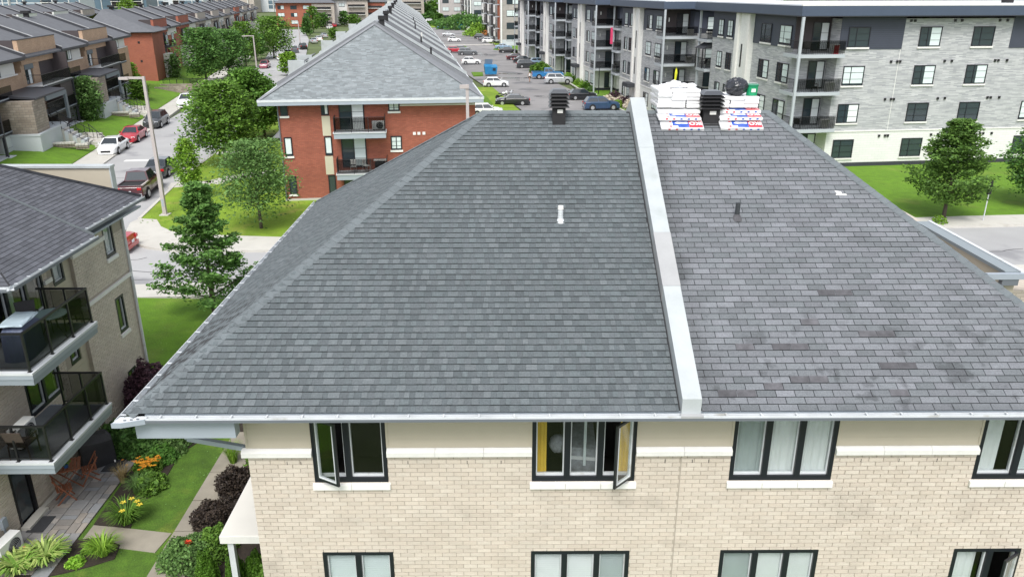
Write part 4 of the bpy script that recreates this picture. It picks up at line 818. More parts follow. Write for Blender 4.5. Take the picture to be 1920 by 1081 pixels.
for i in range(7): part('slat', MB().box(-.36 + i * .104, -.27 + i * .104, -.36, .36, .70, .72), WOOD, t)
for sy in (-.3, .3): part('leg', MB().bar((-.34, sy, 0), (.30, sy, .70), .04, .025), WOOD, t); part('leg', MB().bar((.34, sy * .9, 0), (-.30, sy * .9, .70), .04, .025), WOOD, t)
part('apron', MB().box(-.34, .34, -.33, -.30, .66, .70).box(-.34, .34, .30, .33, .66, .70), WOOD, t)
px, py = x - .2, y + .1; t = thing('flower_pot', 'blue flower pot with small plant on the wooden table', 'flower pot', (px, py - .1, .776)); part('pot', MB().tube((0, 0, 0), (0, 0, .14), .055, .08, 12), mat('blue_glaze', (.03, .09, .25), .2, 0), t)
NP.seed(4); part('plant', leaf_mesh('plant', NP.normal(size=(120, 3)) * .06 + np.array([0, 0, .18]), .05), LF_MID, t)
def fold_chair(label, x, y, rz):
    t = thing('folding_chair', label, 'chair', (x, y, .055), rz, 'folding wooden chairs by the patio table')
    for i in range(5): part('seat_slat', MB().box(-.20, .20, -.2 + i * .085, -.13 + i * .085, .42, .44), WOOD, t)
    for sx in (-.2, .2): part('leg', MB().bar((sx, -.25, 0), (sx, .27, .85), .025, .035), WOOD, t); part('leg', MB().bar((sx * .88, .25, 0), (sx * .88, -.20, .43), .025, .035), WOOD, t)
    for i in range(3): part('back_slat', MB().bar((-.2, .19 + i * .03, .62 + i * .09), (.2, .19 + i * .03, .62 + i * .09), .02, .06), WOOD, t)
x, y, _ = at(172, 905); fold_chair('folding wooden chair between the patio table and the covered barbecue', x - .05, y + .1, -1.0)
x, y, _ = at(132, 935); fold_chair('folding wooden chair on the near side of the patio table', x - .05, y - .1, 2.2)
MATM = mat('rubber_mat', (.035, .037, .042), .9, .2, 20, bump=.5)
for (px, py, w_, d, rz, lab) in [(78, 985, .72, .46, 0, 'dark rubber door mat outside the black patio door'), (214, 874, .75, .48, 0, 'dark rubber mat on the patio beside the covered barbecue')]:
    x, y, _ = at(px, py); t = tag(part('door_mat', MB().prism([(-d / 2, -w_ / 2), (d / 2, -w_ / 2), (d / 2, w_ / 2), (-d / 2, w_ / 2)], 0, .015), MATM), lab, 'mat'); t.location = (x, y, .062)
def ac_unit(label, x, y, z, rz, group=None, s=1):
    t = thing('air_conditioner', label, 'air conditioner', (x, y, z), rz, group); t.scale = (s, s, s)
    part('casing', MB().box(-.40, .40, -.15, .15, .06, .62), mat('white_enamel', (.72, .73, .72), .4, .03, 5), t)
    fr = MB()
    for k in range(1, 6):
        for i in range(24):
            a, b = 2 * math.pi * i / 24, 2 * math.pi * (i + 1) / 24; r = .045 * k; fr.tube((.10 + r * math.cos(a), -.158, .34 + r * math.sin(a)), (.10 + r * math.cos(b), -.158, .34 + r * math.sin(b)), .004, .004, 3, False)
    part('fan_opening', MB().tube((.10, -.152, .34), (.10, -.150, .34), .235, .235, 24), BLACKM, t) ; part('fan_grille', fr, ALU, t)
    part('side_grille', MB().box(-.402, -.4005, -.12, .12, .14, .56), BLACKM, t)
    for k in range(6): part('grille_bar', MB().box(-.408, -.4025, -.12, .12, .17 + k * .07, .185 + k * .07), ALU, t)
    for sx in (-.3, .3): part('foot', MB().box(sx - .04, sx + .04, -.16, .16, 0, .06), BLACKM, t)
    return t
x, y, _ = at(22, 1052); ac_unit('white outdoor air conditioner on the ground by the patio wall', x - .1, y + .1, .03, math.pi / 2 - .1)
ac_unit('white air conditioner standing on the lower balcony', -13.1, 18.75, 2.68, math.pi / 2)
x, y, _ = at(50, 1046); t = thing('planter', 'low black planter of orange flowers beside the air conditioner', 'planter', (x, y + .05, .055), .2)
part('tray', MB().box(-.2, .2, -.13, .13, 0, .14), BLACKM, t); NP.seed(6); part('foliage', leaf_mesh('f', NP.normal(size=(200, 3)) * np.array([.09, .06, .03]) + np.array([0, 0, .17]), .04), LF_MID, t)
ORG = mat('orange_petals', (.75, .26, .01), .7, .1, 9, island=.3, transl=.2); YLW = mat('yellow_petals', (.80, .62, .06), .7, .1, 9, island=.2, transl=.2); REDP = mat('red_petals', (.75, .06, .02), .7, .1, 9, island=.2)
def petals(n, spread, zc, size, jz=.02):
    mb = MB(); rs = random.Random(n)
    for i in range(n):
        cx, cy = rs.gauss(0, spread[0]), rs.gauss(0, spread[1]); z = zc + rs.uniform(-jz, jz); r = size * rs.uniform(.7, 1.2)
        for k in range(5):
            a = k * 1.2566 + i; mb.add([(cx, cy, z), (cx + r * math.cos(a - .4), cy + r * math.sin(a - .4), z + r * .4), (cx + r * 1.3 * math.cos(a), cy + r * 1.3 * math.sin(a), z + r * .3), (cx + r * math.cos(a + .4), cy + r * math.sin(a + .4), z + r * .4)], [(0, 1, 2, 3)])
    return mb
part('blooms', petals(22, (.09, .055), .21, .028), ORG, t)
DKM = mat('dark_resin', (.03, .028, .030), .6, .1, 6)
def resin_chair(label, x, y, z, rz, m=DKM, group=None):
    t = thing('resin_armchair', label, 'chair', (x, y, z), rz, group); part('seat', MB().hexa([(-.25, -.25, .40), (.25, -.25, .40), (.22, .22, .38), (-.22, .22, .38), (-.25, -.25, .43), (.25, -.25, .43), (.22, .22, .41), (-.22, .22, .41)]), m, t)
    part('backrest', MB().hexa([(-.22, .20, .42), (.22, .20, .42), (.22, .23, .42), (-.22, .23, .42), (-.25, .36, .90), (.25, .36, .90), (.25, .39, .90), (-.25, .39, .90)]), m, t)
    for sx in (-1, 1):
        part('armrest', MB().path([(sx * .27, -.24, .62), (sx * .29, .05, .64), (sx * .25, .28, .62)], .022), m, t)
        for sy in (-.24, .22): part('leg', MB().tube((sx * .27, sy, 0), (sx * .25, sy, .62 if sy < 0 else .42), .02), m, t)
    return t
resin_chair('dark resin armchair by the wall on the upper balcony', -13.15, 20.15, 5.275, .6); resin_chair('dark resin armchair behind the far glass of the upper balcony', -12.35, 20.75, 5.275, -2.2)
t = thing('glass_table', 'round glass topped table on the upper balcony', 'table', (-12.45, 20.0, 5.275)); part('top', MB().tube((0, 0, .68), (0, 0, .70), .45, .45, 24), mat('grey_green_glass', (.20, .28, .27), .15, 0), t)
for k in range(3): part('leg', MB().path([(.1 * math.cos(k * 2.1), .1 * math.sin(k * 2.1), .68), (.2 * math.cos(k * 2.1), .2 * math.sin(k * 2.1), .3), (.36 * math.cos(k * 2.1), .36 * math.sin(k * 2.1), 0)], .014), BLACK, t)
resin_chair('brown woven armchair by the near rail of the lower balcony', -12.75, 18.15, 2.675, math.pi, mat('brown_wicker', (.075, .055, .045), .8, .2, 30))
# ------------------------------------------------------------------ planting
def bed(fn, px, py, *a, z=.03, dy=0, **k): x, y, _ = at(px, py); return fn(a[0], x, y + dy, *a[1:], **k)
hosta = lambda lab, px, py, r, s: bed(blades, px, py, lab, r, .42, 150, .12, LF_VAR, seed=s, cat='hosta', name='hosta', arch=.9)
hosta('large cream edged hosta clump at the patio corner', 84, 1052, .62, 1); hosta('cream edged hosta clump spilling past the air conditioner', 36, 1072, .55, 2)
bed(blades, 195, 1040, 'sedge clump with arching leaves in the mulch below the path branch', .50, .50, 190, .035, LF_YEL, seed=3, name='sedge')
bed(shrub, 143, 1058, 'small lime green plant beside the hosta', .24, .22, 500, .06, LF_LIME, seed=4); bed(shrub, 168, 1035, 'small green plant against the sedge clump', .2, .22, 350, .06, LF_MID, seed=41)
DAYL = bed(blades, 240, 980, 'daylily clump of strap leaves bearing yellow flowers', .60, .62, 260, .04, LF_MID, seed=5, name='daylily', cat='daylily')
for k, (px, py) in enumerate([(257, 940), (262, 946), (231, 942), (229, 958), (247, 935)]):
    x, y, _ = at(px, py, .62); part('flower', petals(1, (0.001, .001), 0, .085, .001), YLW, DAYL, loc=(x - DAYL.location.x, y - DAYL.location.y, .62))
bed(shrub, 282, 915, 'dark green leafy perennial between the daylily and the yellow flowers', .48, .50, 2600, .09, LF_MID, seed=7)
bed(blades, 262, 925, 'fine leaved grass clump at the patio edge', .42, .55, 240, .02, LF_GREY, seed=8, name='grass_clump')
bed(blades, 232, 905, 'tawny dry grass tuft at the patio edge', .32, .6, 160, .015, mat('dry_grass', (.28, .21, .09), .9, .2, 8, island=.3), seed=81, name='grass_clump')
t = bed(shrub, 280, 880, 'foliage mound under the orange flowers', .45, .45, 1500, .07, LF_MID, seed=9); x, y, _ = at(270, 868, .5); o = tag(part('coneflowers', petals(70, (.24, .16), 0, .040, .08), mat('golden_petals', (.78, .42, .02), .7, .1, 9, island=.25, col2=(.75, .22, .02), transl=.2), kind='stuff'), 'orange and yellow coneflowers blooming over the foliage mound', 'flowers'); o.location = (x, y, .55)
bed(shrub, 305, 862, 'bright green leafy shrub in the bed beside the lawn', .50, .50, 2600, .08, leafm('fresh_leaves', (.09, .24, .04), (.15, .30, .06)), seed=10); bed(shrub, 325, 842, 'mid green shrub under the roof corner', .52, .50, 2400, .08, LF_GREY, seed=11)
bed(shrub, 255, 845, 'dark leafy shrub behind the patio', .65, .8, 3000, .10, LF_DARK, seed=12); bed(shrub, 225, 835, 'dark leafy shrub against the house wall', .6, .9, 2400, .10, LF_DARK, seed=13); bed(shrub, 350, 815, 'dark purple leaved shrub under the roof corner', .6, .8, 2400, .08, LF_PURP, seed=14)
shrub('tall dark purple smoke bush against the wall of the balcony house', -12.65, 25.0, .85, 2.0, 9000, .08, LF_PURP, seed=15); shrub('green shrub beside the purple bush at the house corner', -12.3, 26.6, .6, 1.3, 3500, .08, LF_GREY, seed=16); shrub('low green shrub at the foot of the purple bush', -12.0, 24.3, .6, .9, 3000, .09, LF_DARK, seed=17)
def hb(lab, px, py, r, h, lm, s, **k): return bed(shrub, px, py, lab, r, h, int(7000 * r * max(r, h)) + 400, .055, lm, seed=s, **k)
hb('clipped dark purple shrub beside the white canopy', 440, 925, .62, .75, LF_BLACK, 20, dy=.2); hb('rounded dark purple shrub nearer along the path', 400, 985, .62, .72, LF_BLACK, 21, dy=.1)
hb('sprawling feathery green juniper beside the path', 355, 1050, .78, .62, LF_GREY, 22, sy=1.0); hb('green shrub between the juniper and the canopy post', 408, 1035, .55, .75, LF_MID, 23)
for i, (px, py, lab) in enumerate([(386, 1062, 'clipped dwarf cedar at the front of the juniper'), (441, 1068, 'clipped dwarf cedar standing by the canopy post'), (480, 1062, 'clipped dwarf cedar against the brick house corner')]):
    x, y, _ = at(px, py, .5); shrub(lab, x, y, .27, .95, 5200, .032, LF_CEDAR, seed=30 + i, solid=True, group='clipped dwarf cedars', name='dwarf_cedar')
bed(blades, 438, 868, 'arching grass clump at the path edge near the wall', .4, .7, 170, .018, LF_YEL, seed=34, name='grass_clump'); shrub('green climbing shrub at the side of the buff brick house', -5.3, 14.6, .45, 2.6, 2600, .07, LF_MID, seed=35); shrub('leafy green shrub next to the path behind the house corner', -7.6, 21.5, .6, 1.2, 2600, .07, LF_MID, seed=36)
x, y, _ = at(352, 1012, .6); o = tag(part('red_flower', petals(5, (.04, .04), 0, .055, .06), REDP), 'red lily flowers beside the concrete path', 'flower'); o.location = (x, y, .55)
# ================================================================== RED BRICK ROW (front house + long shared roof)
RA = .12; P0 = (-15.85, 55.83)
def RL(x, y): return (P0[0] + x * math.cos(RA) - y * math.sin(RA), P0[1] + x * math.sin(RA) + y * math.cos(RA))
REDB = brickmat('red_brick_wall', (.345, .105, .066), (.27, .078, .050), (.20, .085, .06), .26, .085, .010, var=.16)
row = thing('brick_row_house', 'long red brick row house, pale grey hip roof and two balconies on its end wall', 'house', (*P0, 0), RA)
rh = [(.2, .72, 6.05, 7.1), (2.98, 3.5, 6.05, 7.1), (.26, .80, 3.24, 4.57), (3.05, 3.57, 3.24, 4.57), (.32, .85, .48, 1.8), (3.1, 3.62, .48, 1.8)]
rwl = part('wall', MB().box(0, 13.8, 0, 60, .15, 7.1).box(0, 13.8, 60, 235, .15, 7.1), REDB, row)
part('footing', MB().box(-.04, 13.84, -.04, 60, -.2, .15), CONC, row)
for i, (a, b, c, d) in enumerate(rh):
    far_window(row, TM(a, 0, c), b - a, d - c, 'none', [0, 3, 1, 1, 0, 0][i], i % 2 == 0)
for (c, d) in [(4.62, 6.0), (1.85, 3.18)]: part('infill_panel', MB().box(2.98, 3.55, -.03, -.001, c, d), mat('cream_panel', (.50, .47, .36), .6, .04, 2), row)
for (z, h) in [(4.95, 2.1), (2.35, 2.15), (-.1, 1.6)]: far_window(row, TM(4.2, 0, z), 1.75, h, 'two', 2 if z < 3 else 3, False)
for (x, z, h) in [(7.65, 6.25, .85), (7.7, 3.5, 1.0), (7.75, .8, 1.0)]: far_window(row, TM(x, 0, z), .78, h, 'two', 1)
part('siding_panel', MB().box(8.5, 13.75, -.03, -.001, 6.68, 7.1), SIDE, row); part('stone_band', MB().box(8.46, 13.8, -.06, -.001, 6.60, 6.675), STONE, row)
for x in (9.3, 9.62, 9.98): part('wall_vent', MB().box(x, x + .2, -.06, -.001, 4.55, 4.75), STONE, row)
for (z, yy) in [(5.02, 0), (2.12, 0)]:
    b = part('balcony', MB().box(3.85, 7.42, -1.35, -.001, z - .42, z - .06), FASC, row); part('edge_trim', MB().box(3.80, 7.47, -1.40, -.001, z - .06, z), ALU, b)
    part('rail', MB().box(3.88, 7.4, -1.36, -1.32, z + 1.02, z + 1.06).box(3.88, 3.92, -1.32, -.01, z + 1.02, z + 1.06).box(7.36, 7.4, -1.32, -.01, z + 1.02, z + 1.06).box(3.88, 7.4, -1.35, -1.33, z + .08, z + .11), BLACK, b)
    bm = MB()
    for k in range(33): bm.box(3.90 + k * .107, 3.915 + k * .107, -1.345, -1.33, z + .11, z + 1.02)
    for k in range(12): bm.box(3.895, 3.91, -1.3 + k * .107, -1.285 + k * .107, z + .0, z + 1.02); bm.box(7.37, 7.385, -1.3 + k * .107, -1.285 + k * .107, z, z + 1.02)
    part('baluster_panel', bm, BLACK, b); part('mesh_panel', MB().box(3.9, 7.38, -1.352, -1.346, z + .1, z + 1.0), TINT, b)
    for x in (3.88, 5.05, 6.22, 7.36): part('post', MB().box(x, x + .04, -1.36, -1.32, z, z + 1.04), BLACK, b)
part('downpipe', MB().tube((.05, -.1, .1), (.05, -.1, 7.0), .05, .05, 6), FASCD, row)
x, y = RL(6.9, -.6); ac_unit('white air conditioner on the upper balcony of the red brick house', x, y, 5.03, RA, s=1.05)
x, y = RL(6.9, -.9); t = thing('covered_barbecue', 'dark barbecue with a white shelf on the lower balcony of the red brick house', 'barbecue', (x, y, 2.13), RA); cover(t, .8, .5, .8, COVB); part('shelf', MB().box(-.45, .45, -.25, .25, .82, .86), STONE, t)
for k, xx in enumerate((5.0, 5.9)):
    x, y = RL(xx, -.9 + .2 * k); t = thing('patio_chair', ['white metal chair left on the lower balcony of the red brick house', 'white metal chair nearer the barbecue on the lower red brick balcony'][k], 'chair', (x, y, 2.13), RA + k)
    part('seat', MB().box(-.2, .2, -.2, .2, .42, .45), STONE, t); part('backrest', MB().box(-.2, .2, .18, .21, .55, .9), STONE, t)
    for sx in (-.18, .18):
        for sy in (-.18, .18): part('leg', MB().tube((sx, sy, 0), (sx, sy, .88 if sy > 0 else .42), .015, .015, 4), STONE, t)
# side porch on the left
part('porch_roof', MB().hexa([(-2.3, 10.6, 2.75), (-.01, 10.6, 2.75), (-.01, 15, 2.75), (-2.3, 15, 2.75), (-1.2, 11.4, 3.5), (-.01, 11.4, 3.5), (-.01, 14.2, 3.5), (-1.2, 14.2, 3.5)]), SH_FAR, row); part('porch_wall', MB().box(-1.6, -.01, 11.2, 14.5, 0, 2.74), REDB, row)
# roof
hx0, hx1, ez, rz_, ry = -1.05, 14.25, 7.22, 11.8, 7.9; ye = -.75; mx = 6.75; LEN = 236
rf = part('roof', MB().add([(hx0, ye, ez), (hx1, ye, ez), (hx1, LEN, ez), (hx0, LEN, ez), (mx, ry, rz_), (mx, LEN, rz_)], [(0, 1, 4), (1, 2, 5, 4), (3, 0, 4, 5), (3, 2, 1, 0), (2, 3, 5)]), SH_FAR, row)
SHB = mat('pale_blue_grey_shingle', (.235, .26, .27), .92, .10, 1.4, .10, .20, bscale=7, col2=(.19, .215, .225)); SHC = mat('dark_row_shingle', (.13, .135, .145), .92, .10, 1.4, .10, .22, bscale=7, col2=(.16, .165, .175)); SHP = mat('pale_row_shingle', (.20, .21, .225), .92, .10, 1.4, .10, .14, bscale=7)
aF = math.atan2(rz_ - ez, ry - ye); Sf = math.hypot(rz_ - ez, ry - ye)
shingles(rf, (0, ye, ez + .005), (1, 0, 0), (0, math.cos(aF), math.sin(aF)), (0, -math.sin(aF), math.cos(aF)), int(Sf / .1425), .1425, lambda v: (hx0 + (mx - hx0) * v / Sf, hx1 + (mx - hx1) * v / Sf), [.333, .5, .333], .012, SHB, 0, None, 31, gap=.012)
def bandroof(side, y0, y1, m, dz=.03):
    xe = hx1 + .02 if side > 0 else hx0 - .02
    s0 = max(y0, ye); P = [(xe, y0, ez + dz), (xe, y1, ez + dz), (mx, y1, rz_ + dz), (mx, max(y0, ry), rz_ + dz)]
    return part('roof_bay', MB().add(P, [(0, 1, 2, 3)]), m, rf)
bays = [8.6, 15.2, 28.9, 42.5, 59, 76, 93, 110, 128, 146, 164, 182, 200, 218, 234]
bandroof(1, ye, 8.6, SHP); bandroof(-1, ye, 8.6, SHP)
for i in range(len(bays) - 1):
    bandroof(1, bays[i], bays[i + 1], SHC); bandroof(-1, bays[i], bays[i + 1], SHP if i % 2 else SHC)
    for sd in (1, -1):
        xe = hx1 + .1 if sd > 0 else hx0 - .1; yb = bays[i]; part('fire_parapet', MB().hexa([(xe, yb - .2, ez - .1), (xe, yb + .2, ez - .1), (mx, yb + .2, rz_ - .1), (mx, yb - .2, rz_ - .1), (xe, yb - .2, ez + .24), (xe, yb + .2, ez + .24), (mx, yb + .2, rz_ + .24), (mx, yb - .2, rz_ + .24)]), SHP if yb < 10 else CAPM, rf)
for q in [(hx0, ye), (hx1, ye)]:
    a = Vector((q[0], q[1], ez + .03)); b = Vector((mx, ry, rz_ + .03)); part('hip_cap', MB().bar(tuple(a), tuple(b), .30, .03), SHP, rf)
part('ridge_cap', MB().bar((mx, ry, rz_ + .05), (mx, LEN, rz_ + .05), .3, .05), SHP, rf)
part('gutter', MB().box(hx0 - .1, hx1 + .1, ye - .14, ye - .01, ez - .13, ez + .02).box(hx1 + .001, hx1 + .13, ye, LEN, ez - .13, ez + .02).box(hx0 - .13, hx0 - .001, ye, LEN, ez - .13, ez + .02), ALU, row); part('fascia', MB().box(hx0 - .08, hx1 + .08, ye - .12, ye, ez - .36, ez - .131), FASC, row)
part('soffit', MB().box(hx0, hx1, ye + .01, 0, ez - .30, ez - .25).box(-1.0, -.01, .01, 60, ez - .3, ez - .25), FASC, row)
for i, yb in enumerate([8.4, 24.5, 51, 80, 115, 160]): 
    part('roof_vent', MB().box(mx + .35, mx + .75, yb + .1, yb + .5, 11.3, 12.1).box(mx + .27, mx + .83, yb + .02, yb + .58, 12.1, 12.4), BLACKM, rf)
for (xx, yy, z) in [(11.2, 13.6, 0), (10.6, 24, 0), (10.9, 36, 0), (10.4, 50, 0), (10.6, 68, 0), (10.6, 86, 0)]:
    zz = ez + (hx1 - xx) * (rz_ - ez) / (hx1 - mx); part('vent_pipe', MB().tube((xx, yy, zz - .1), (xx, yy, zz + .6), .08, .08, 8), BLACKM if yy != 36 else STONE, rf)
for yb in (26, 33, 60, 86, 120): part('end_parapet', MB().box(-2.6, -1.0, yb, yb + .4, 5.5, 7.75), CAPM, row); part('bay_roof', MB().hexa([(-2.9, yb + .46, 7.0), (-1.0, yb + .46, 7.6), (-1.0, yb + 4, 7.6), (-2.9, yb + 4, 7.0), (-2.9, yb + .46, 7.05), (-1.0, yb + .46, 7.7), (-1.0, yb + 4, 7.7), (-2.9, yb + 4, 7.05)]), SHC, row)
# ================================================================== TOWNHOUSE ROWS (left)
TAN = brickmat('tan_brick_wall', (.43, .29, .19), (.49, .34, .235), (.30, .22, .16), .27, .09, .008); RDB = brickmat('orange_red_brick_wall', (.36, .105, .058), (.30, .085, .05), (.24, .12, .09), .26, .085, .01); BGB = brickmat('pale_block_wall', (.44, .39, .34), (.38, .34, .30), (.33, .30, .27), .4, .1)
STN = brickmat('rough_stone_wall', (.24, .20, .16), (.33, .29, .24), (.17, .15, .13), .5, .22, .015, var=.25)
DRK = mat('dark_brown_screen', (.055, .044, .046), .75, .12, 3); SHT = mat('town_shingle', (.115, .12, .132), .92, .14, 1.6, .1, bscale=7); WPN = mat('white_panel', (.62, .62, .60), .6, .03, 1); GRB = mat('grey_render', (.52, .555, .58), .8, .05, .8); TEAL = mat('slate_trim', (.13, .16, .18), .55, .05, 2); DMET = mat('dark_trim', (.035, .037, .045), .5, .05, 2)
def townhouse(name_lab, s0, brick, org=TO, ang=TR, L=20.2, full=True, flip=False, zb=0.0, top=0.0):
    ox, oy = org[0] - s0 * math.sin(ang), org[1] + s0 * math.cos(ang); t = thing('townhouse', name_lab, 'townhouse', (ox, oy, zb), ang, 'townhouses across the side street')
    H_ = 8.4
    # body (behind panel / behind windows)
    part('wall', MB().box(-9, -.4, 0, 10.4, .0, 8.35).box(-9, -.15, 10.41, L - .02, .0, 6.95), brick, t)
    part('white_wall', MB().box(-9, -.16, 10.42, 18.7, 6.96, 8.35), WPN, t)
    part('roof', MB().add([(.45, -.02, 8.35), (.45, L - .02, 8.35), (-7, L - .02, 11.3), (-7, -.02, 11.3), (-14.5, L - .02, 8.35), (-14.5, -.02, 8.35), (.45, -.02, 8.2), (.45, L - .02, 8.2)], [(0, 1, 2, 3), (3, 2, 4, 5), (6, 7, 1, 0)]), SHT, t)
    part('gutter', MB().box(.46, .58, 10.5, L, 8.22, 8.42), DMET, t); part('soffit', MB().box(-.38, .44, 10.5, L - .1, 8.1, 8.19), DMET, t)
    # raised brick panel in front of the roof
    part('raised_panel', MB().box(-.39, 0, .0, 10.4, 7.6, 9.85), brick, t); part('panel_side', MB().box(-2.2, -.395, -.02, .3, 8.3, 9.86), DRK, t); part('cap', MB().box(-.45, .05, -.05, 10.45, 9.86, 9.94), DMET, t)
    for yb in (10.5, L - .25): 
        part('fire_parapet', MB().hexa([(.5, yb, 8.3), (.5, yb + .22, 8.3), (-7, yb + .22, 11.25), (-7, yb, 11.25), (.5, yb, 8.62), (.5, yb + .22, 8.62), (-7, yb + .22, 11.62), (-7, yb, 11.62)]), DMET, t); part('parapet_cap', MB().hexa([(.52, yb - .03, 8.62), (.52, yb + .25, 8.62), (-7, yb + .25, 11.62), (-7, yb - .03, 11.62), (.52, yb - .03, 8.67), (.52, yb + .25, 8.67), (-7, yb + .25, 11.67), (-7, yb - .03, 11.67)]), CAPM2, t)
    part('roof_vent', MB().box(-7.3, -6.8, 4, 4.5, 11.2, 11.9).box(-7.5, -6.6, 3.8, 4.7, 11.7, 12.0), BLACKM, t)
    if not full:
        for k in (2.5, 7.5, 13.5): far_window(t, TM(-.0 if k < 10 else -.15, k, 5.6, RZ), 1.8, 1.6, 'two', 1); far_window(t, TM(-.4 if k < 10 else -.15, k, 2.4, RZ), 1.8, 1.6, 'two', 0)
        for z in (5.5, 2.6): 
            b = part('balcony', MB().box(-.39, 1.3, 3.5, 9.4, z - .2, z), DMET, t); part('rail', MB().box(1.26, 1.3, 3.5, 9.4, z + .05, z + 1.0), TINT, b)
        part('recess', MB().box(-.38, -.36, 3.6, 9.3, .5, 7.5), DRK, t)
        part('porch_wall', MB().box(-.3, 1.8, -.5, 2.6, 0, 4.6), WPN if brick is not TAN else STN, t)
        return t
    # lower facade
    part('wall', MB().box(-.39, -.15, .01, .9, 0, 7.59).box(-.39, -.15, 3.0, 4.9, 5.5, 7.59).box(-.39, -.15, 9.41, 10.4, 0, 7.59).box(-.39, -.15, .91, 2.99, 5.2, 5.7), brick, t)
    part('door_surround', MB().box(-.38, -.1, .9, 3.2, 7.1, 8.0).box(-.38, -.3, .9, 3.2, 5.7, 7.1), TEAL, t); far_window(t, TM(-.28, 1.05, 5.62, RZ), 1.7, 2.3, 'two', 3, False)
    part('privacy_screen', MB().box(-.3, 1.25, 8.9, 9.15, 5.65, 8.2).box(-.33, -.2, 4.9, 9.3, 5.65, 7.58), DRK, t)
    fw_ = far_window(t, TM(-.15, 12.9, 6.98, RZ), 2.3, 1.15, 'three', 3, False); part('stone_sill', MB().box(-.15, .02, 10.45, 18.8, 6.86, 6.97), STONE, t)
    for z, e in ((5.62, 9.2), (2.9, 9.2)):
        b = part('balcony', MB().box(-.14, 1.35, .5, e, z - .28, z - .05), DMET, t); part('edge_trim', MB().box(-.14, 1.40, .45, e + .05, z - .05, z), ALU if z > 4 else FASC, b)
        part('rail', MB().box(1.30, 1.35, .5, e, z + 1.0, z + 1.05).box(-.1, 1.29, .5, .55, z + 1.0, z + 1.05), BLACK, b); bm = MB()
        for k in range(42): bm.box(1.315, 1.335, .5 + k * .208, .52 + k * .208, z, z + 1.0)
        part('baluster_panel', bm, BLACK, b); part('glass_panel', MB().box(1.305, 1.312, .55, e, z + .05, z + .98), TINT, b)
        b2 = part('balcony', MB().box(-.14, .75, 10.45, 14.6, z - .5, z - .28), DMET, t); part('rail', MB().box(.70, .75, 10.45, 14.6, z - .28, z + .75), TINT, b2); part('edge_trim', MB().box(.74, .80, 10.45, 14.6, z - .33, z - .24), FASC, b2)
    part('privacy_screen', MB().box(-.3, 1.25, 5.6, 9.1, 3.0, 5.3), DRK, t); part('under_wall', MB().box(-.3, .6, 5.0, 9.2, .3, 2.6), DRK, t)
    part('base_wall', MB().box(-.14, 1.3, 5.0, 10.2, 0, .95), GRB, t); part('post', MB().box(1.15, 1.35, 9.35, 9.6, .3, 5.4), DMET, t); part('pier', MB().box(.9, 1.6, 9.2, 10.4, 0, .9), GRB, t)
    part('base_wall', MB().box(-.14, .6, 10.7, 15.2, 0, 2.3), GRB, t); part('garage_groove', MB().box(.601, .61, 10.7, 15.2, 1.25, 1.30), FASC, t)
    # porch with stone column and stairs at the near side (belongs to this unit)
    yq = -6.6
    part('porch_roof', MB().hexa([(-.1, yq, 5.35), (2.9, yq, 5.15), (2.9, yq + 8.2, 5.15), (-.1, yq + 8.2, 5.35), (-.1, yq, 5.6), (2.9, yq, 5.3), (2.9, yq + 8.2, 5.3), (-.1, yq + 8.2, 5.6)]), DMET, t)
    part('porch_fascia', MB().box(2.75, 2.95, yq + 2.6, yq + 8.2, 4.75, 5.14).box(2.75, 2.95, yq + 7.7, yq + 8.2, 2.4, 4.74), TEAL, t)
    part('stone_column', MB().box(-.1, 2.8, yq - .8, yq + 2.4, 2.3, 5.1), STN, t); part('plinth', MB().box(-.1, 3.0, yq - 1.0, yq + 6.6, .3, 2.28), GRB, t); part('plinth_band', MB().box(-.1, 3.06, yq - 1.05, yq + 6.65, 2.1, 2.29), GRB, t)
    part('stone_wall', MB().box(-.14, .2, yq + 2.5, yq + 8, 2.3, 5.3), STN, t); part('front_door', MB().box(.201, .26, yq + 3.1, yq + 4.2, 2.3, 4.5), BLACK, t)
    for k in range(9): part('stair_step', MB().box(2.2 + k * .33, 2.53 + k * .33, yq + 4.6, yq + 6.4, .2, 2.25 - k * .22), GRB if k % 2 else CONC, t)
    for yy in (yq + 4.6, yq + 6.4):
        part('handrail', MB().bar((2.2, yy, 3.3), (5.2, yy, 1.35), .04, .05).bar((2.2, yy, 2.5), (5.2, yy, .55), .02, .03), BLACK, t)
        for k in range(5): xx = 2.3 + k * .72; part('baluster', MB().box(xx, xx + .04, yy - .02, yy + .02, 2.25 - k * .43, 3.25 - k * .45), BLACK, t)
    # garden steps and retaining wall down to the pavement
    for k in range(6): part('garden_step', MB().box(5.3 + k * .0, 6.9, 0, 0, 0, 0) if False else MB().prism([(3.6 + k * .55, yq + 8.0 - k * .95), (5.4 + k * .4, yq + 7.4 - k * .95), (5.6 + k * .4, yq + 8.1 - k * .95), (3.8 + k * .55, yq + 8.7 - k * .95)][::1], .05, .86 - k * .14), CONC, t)
    RS_ = random.Random(int(s0) + 3)
    for r in range(3):
        for k in range(16): xx = 1.6 + k * .27; part('retaining_stone', MB().box(xx, xx + .25, yq + 1.6 - r * .06 + .02 * k, yq + 1.95 + .02 * k, .55 + r * .17 - (k > 11) * .2, .71 + r * .17 - (k > 11) * .2), CONC if r == 2 else STN, t)
    part('handrail', MB().bar((4.2, yq + 8.6, 1.75), (7.0, yq + 3.8, .95), .04, .05), BLACK, t)
    for k in range(3): part('handrail_post', MB().box(4.3 + k * 1.25, 4.35 + k * 1.25, yq + 8.4 - k * 2.1, yq + 8.45 - k * 2.1, .3, 1.7 - k * .33), BLACK, t)
    return t
tl = townhouse('tan brick townhouse nearest the camera, cut off by the left edge of the picture', -20.2, TAN)
tl = townhouse('tan brick townhouse with white chairs on its upper balcony behind the young tree', 0, TAN)
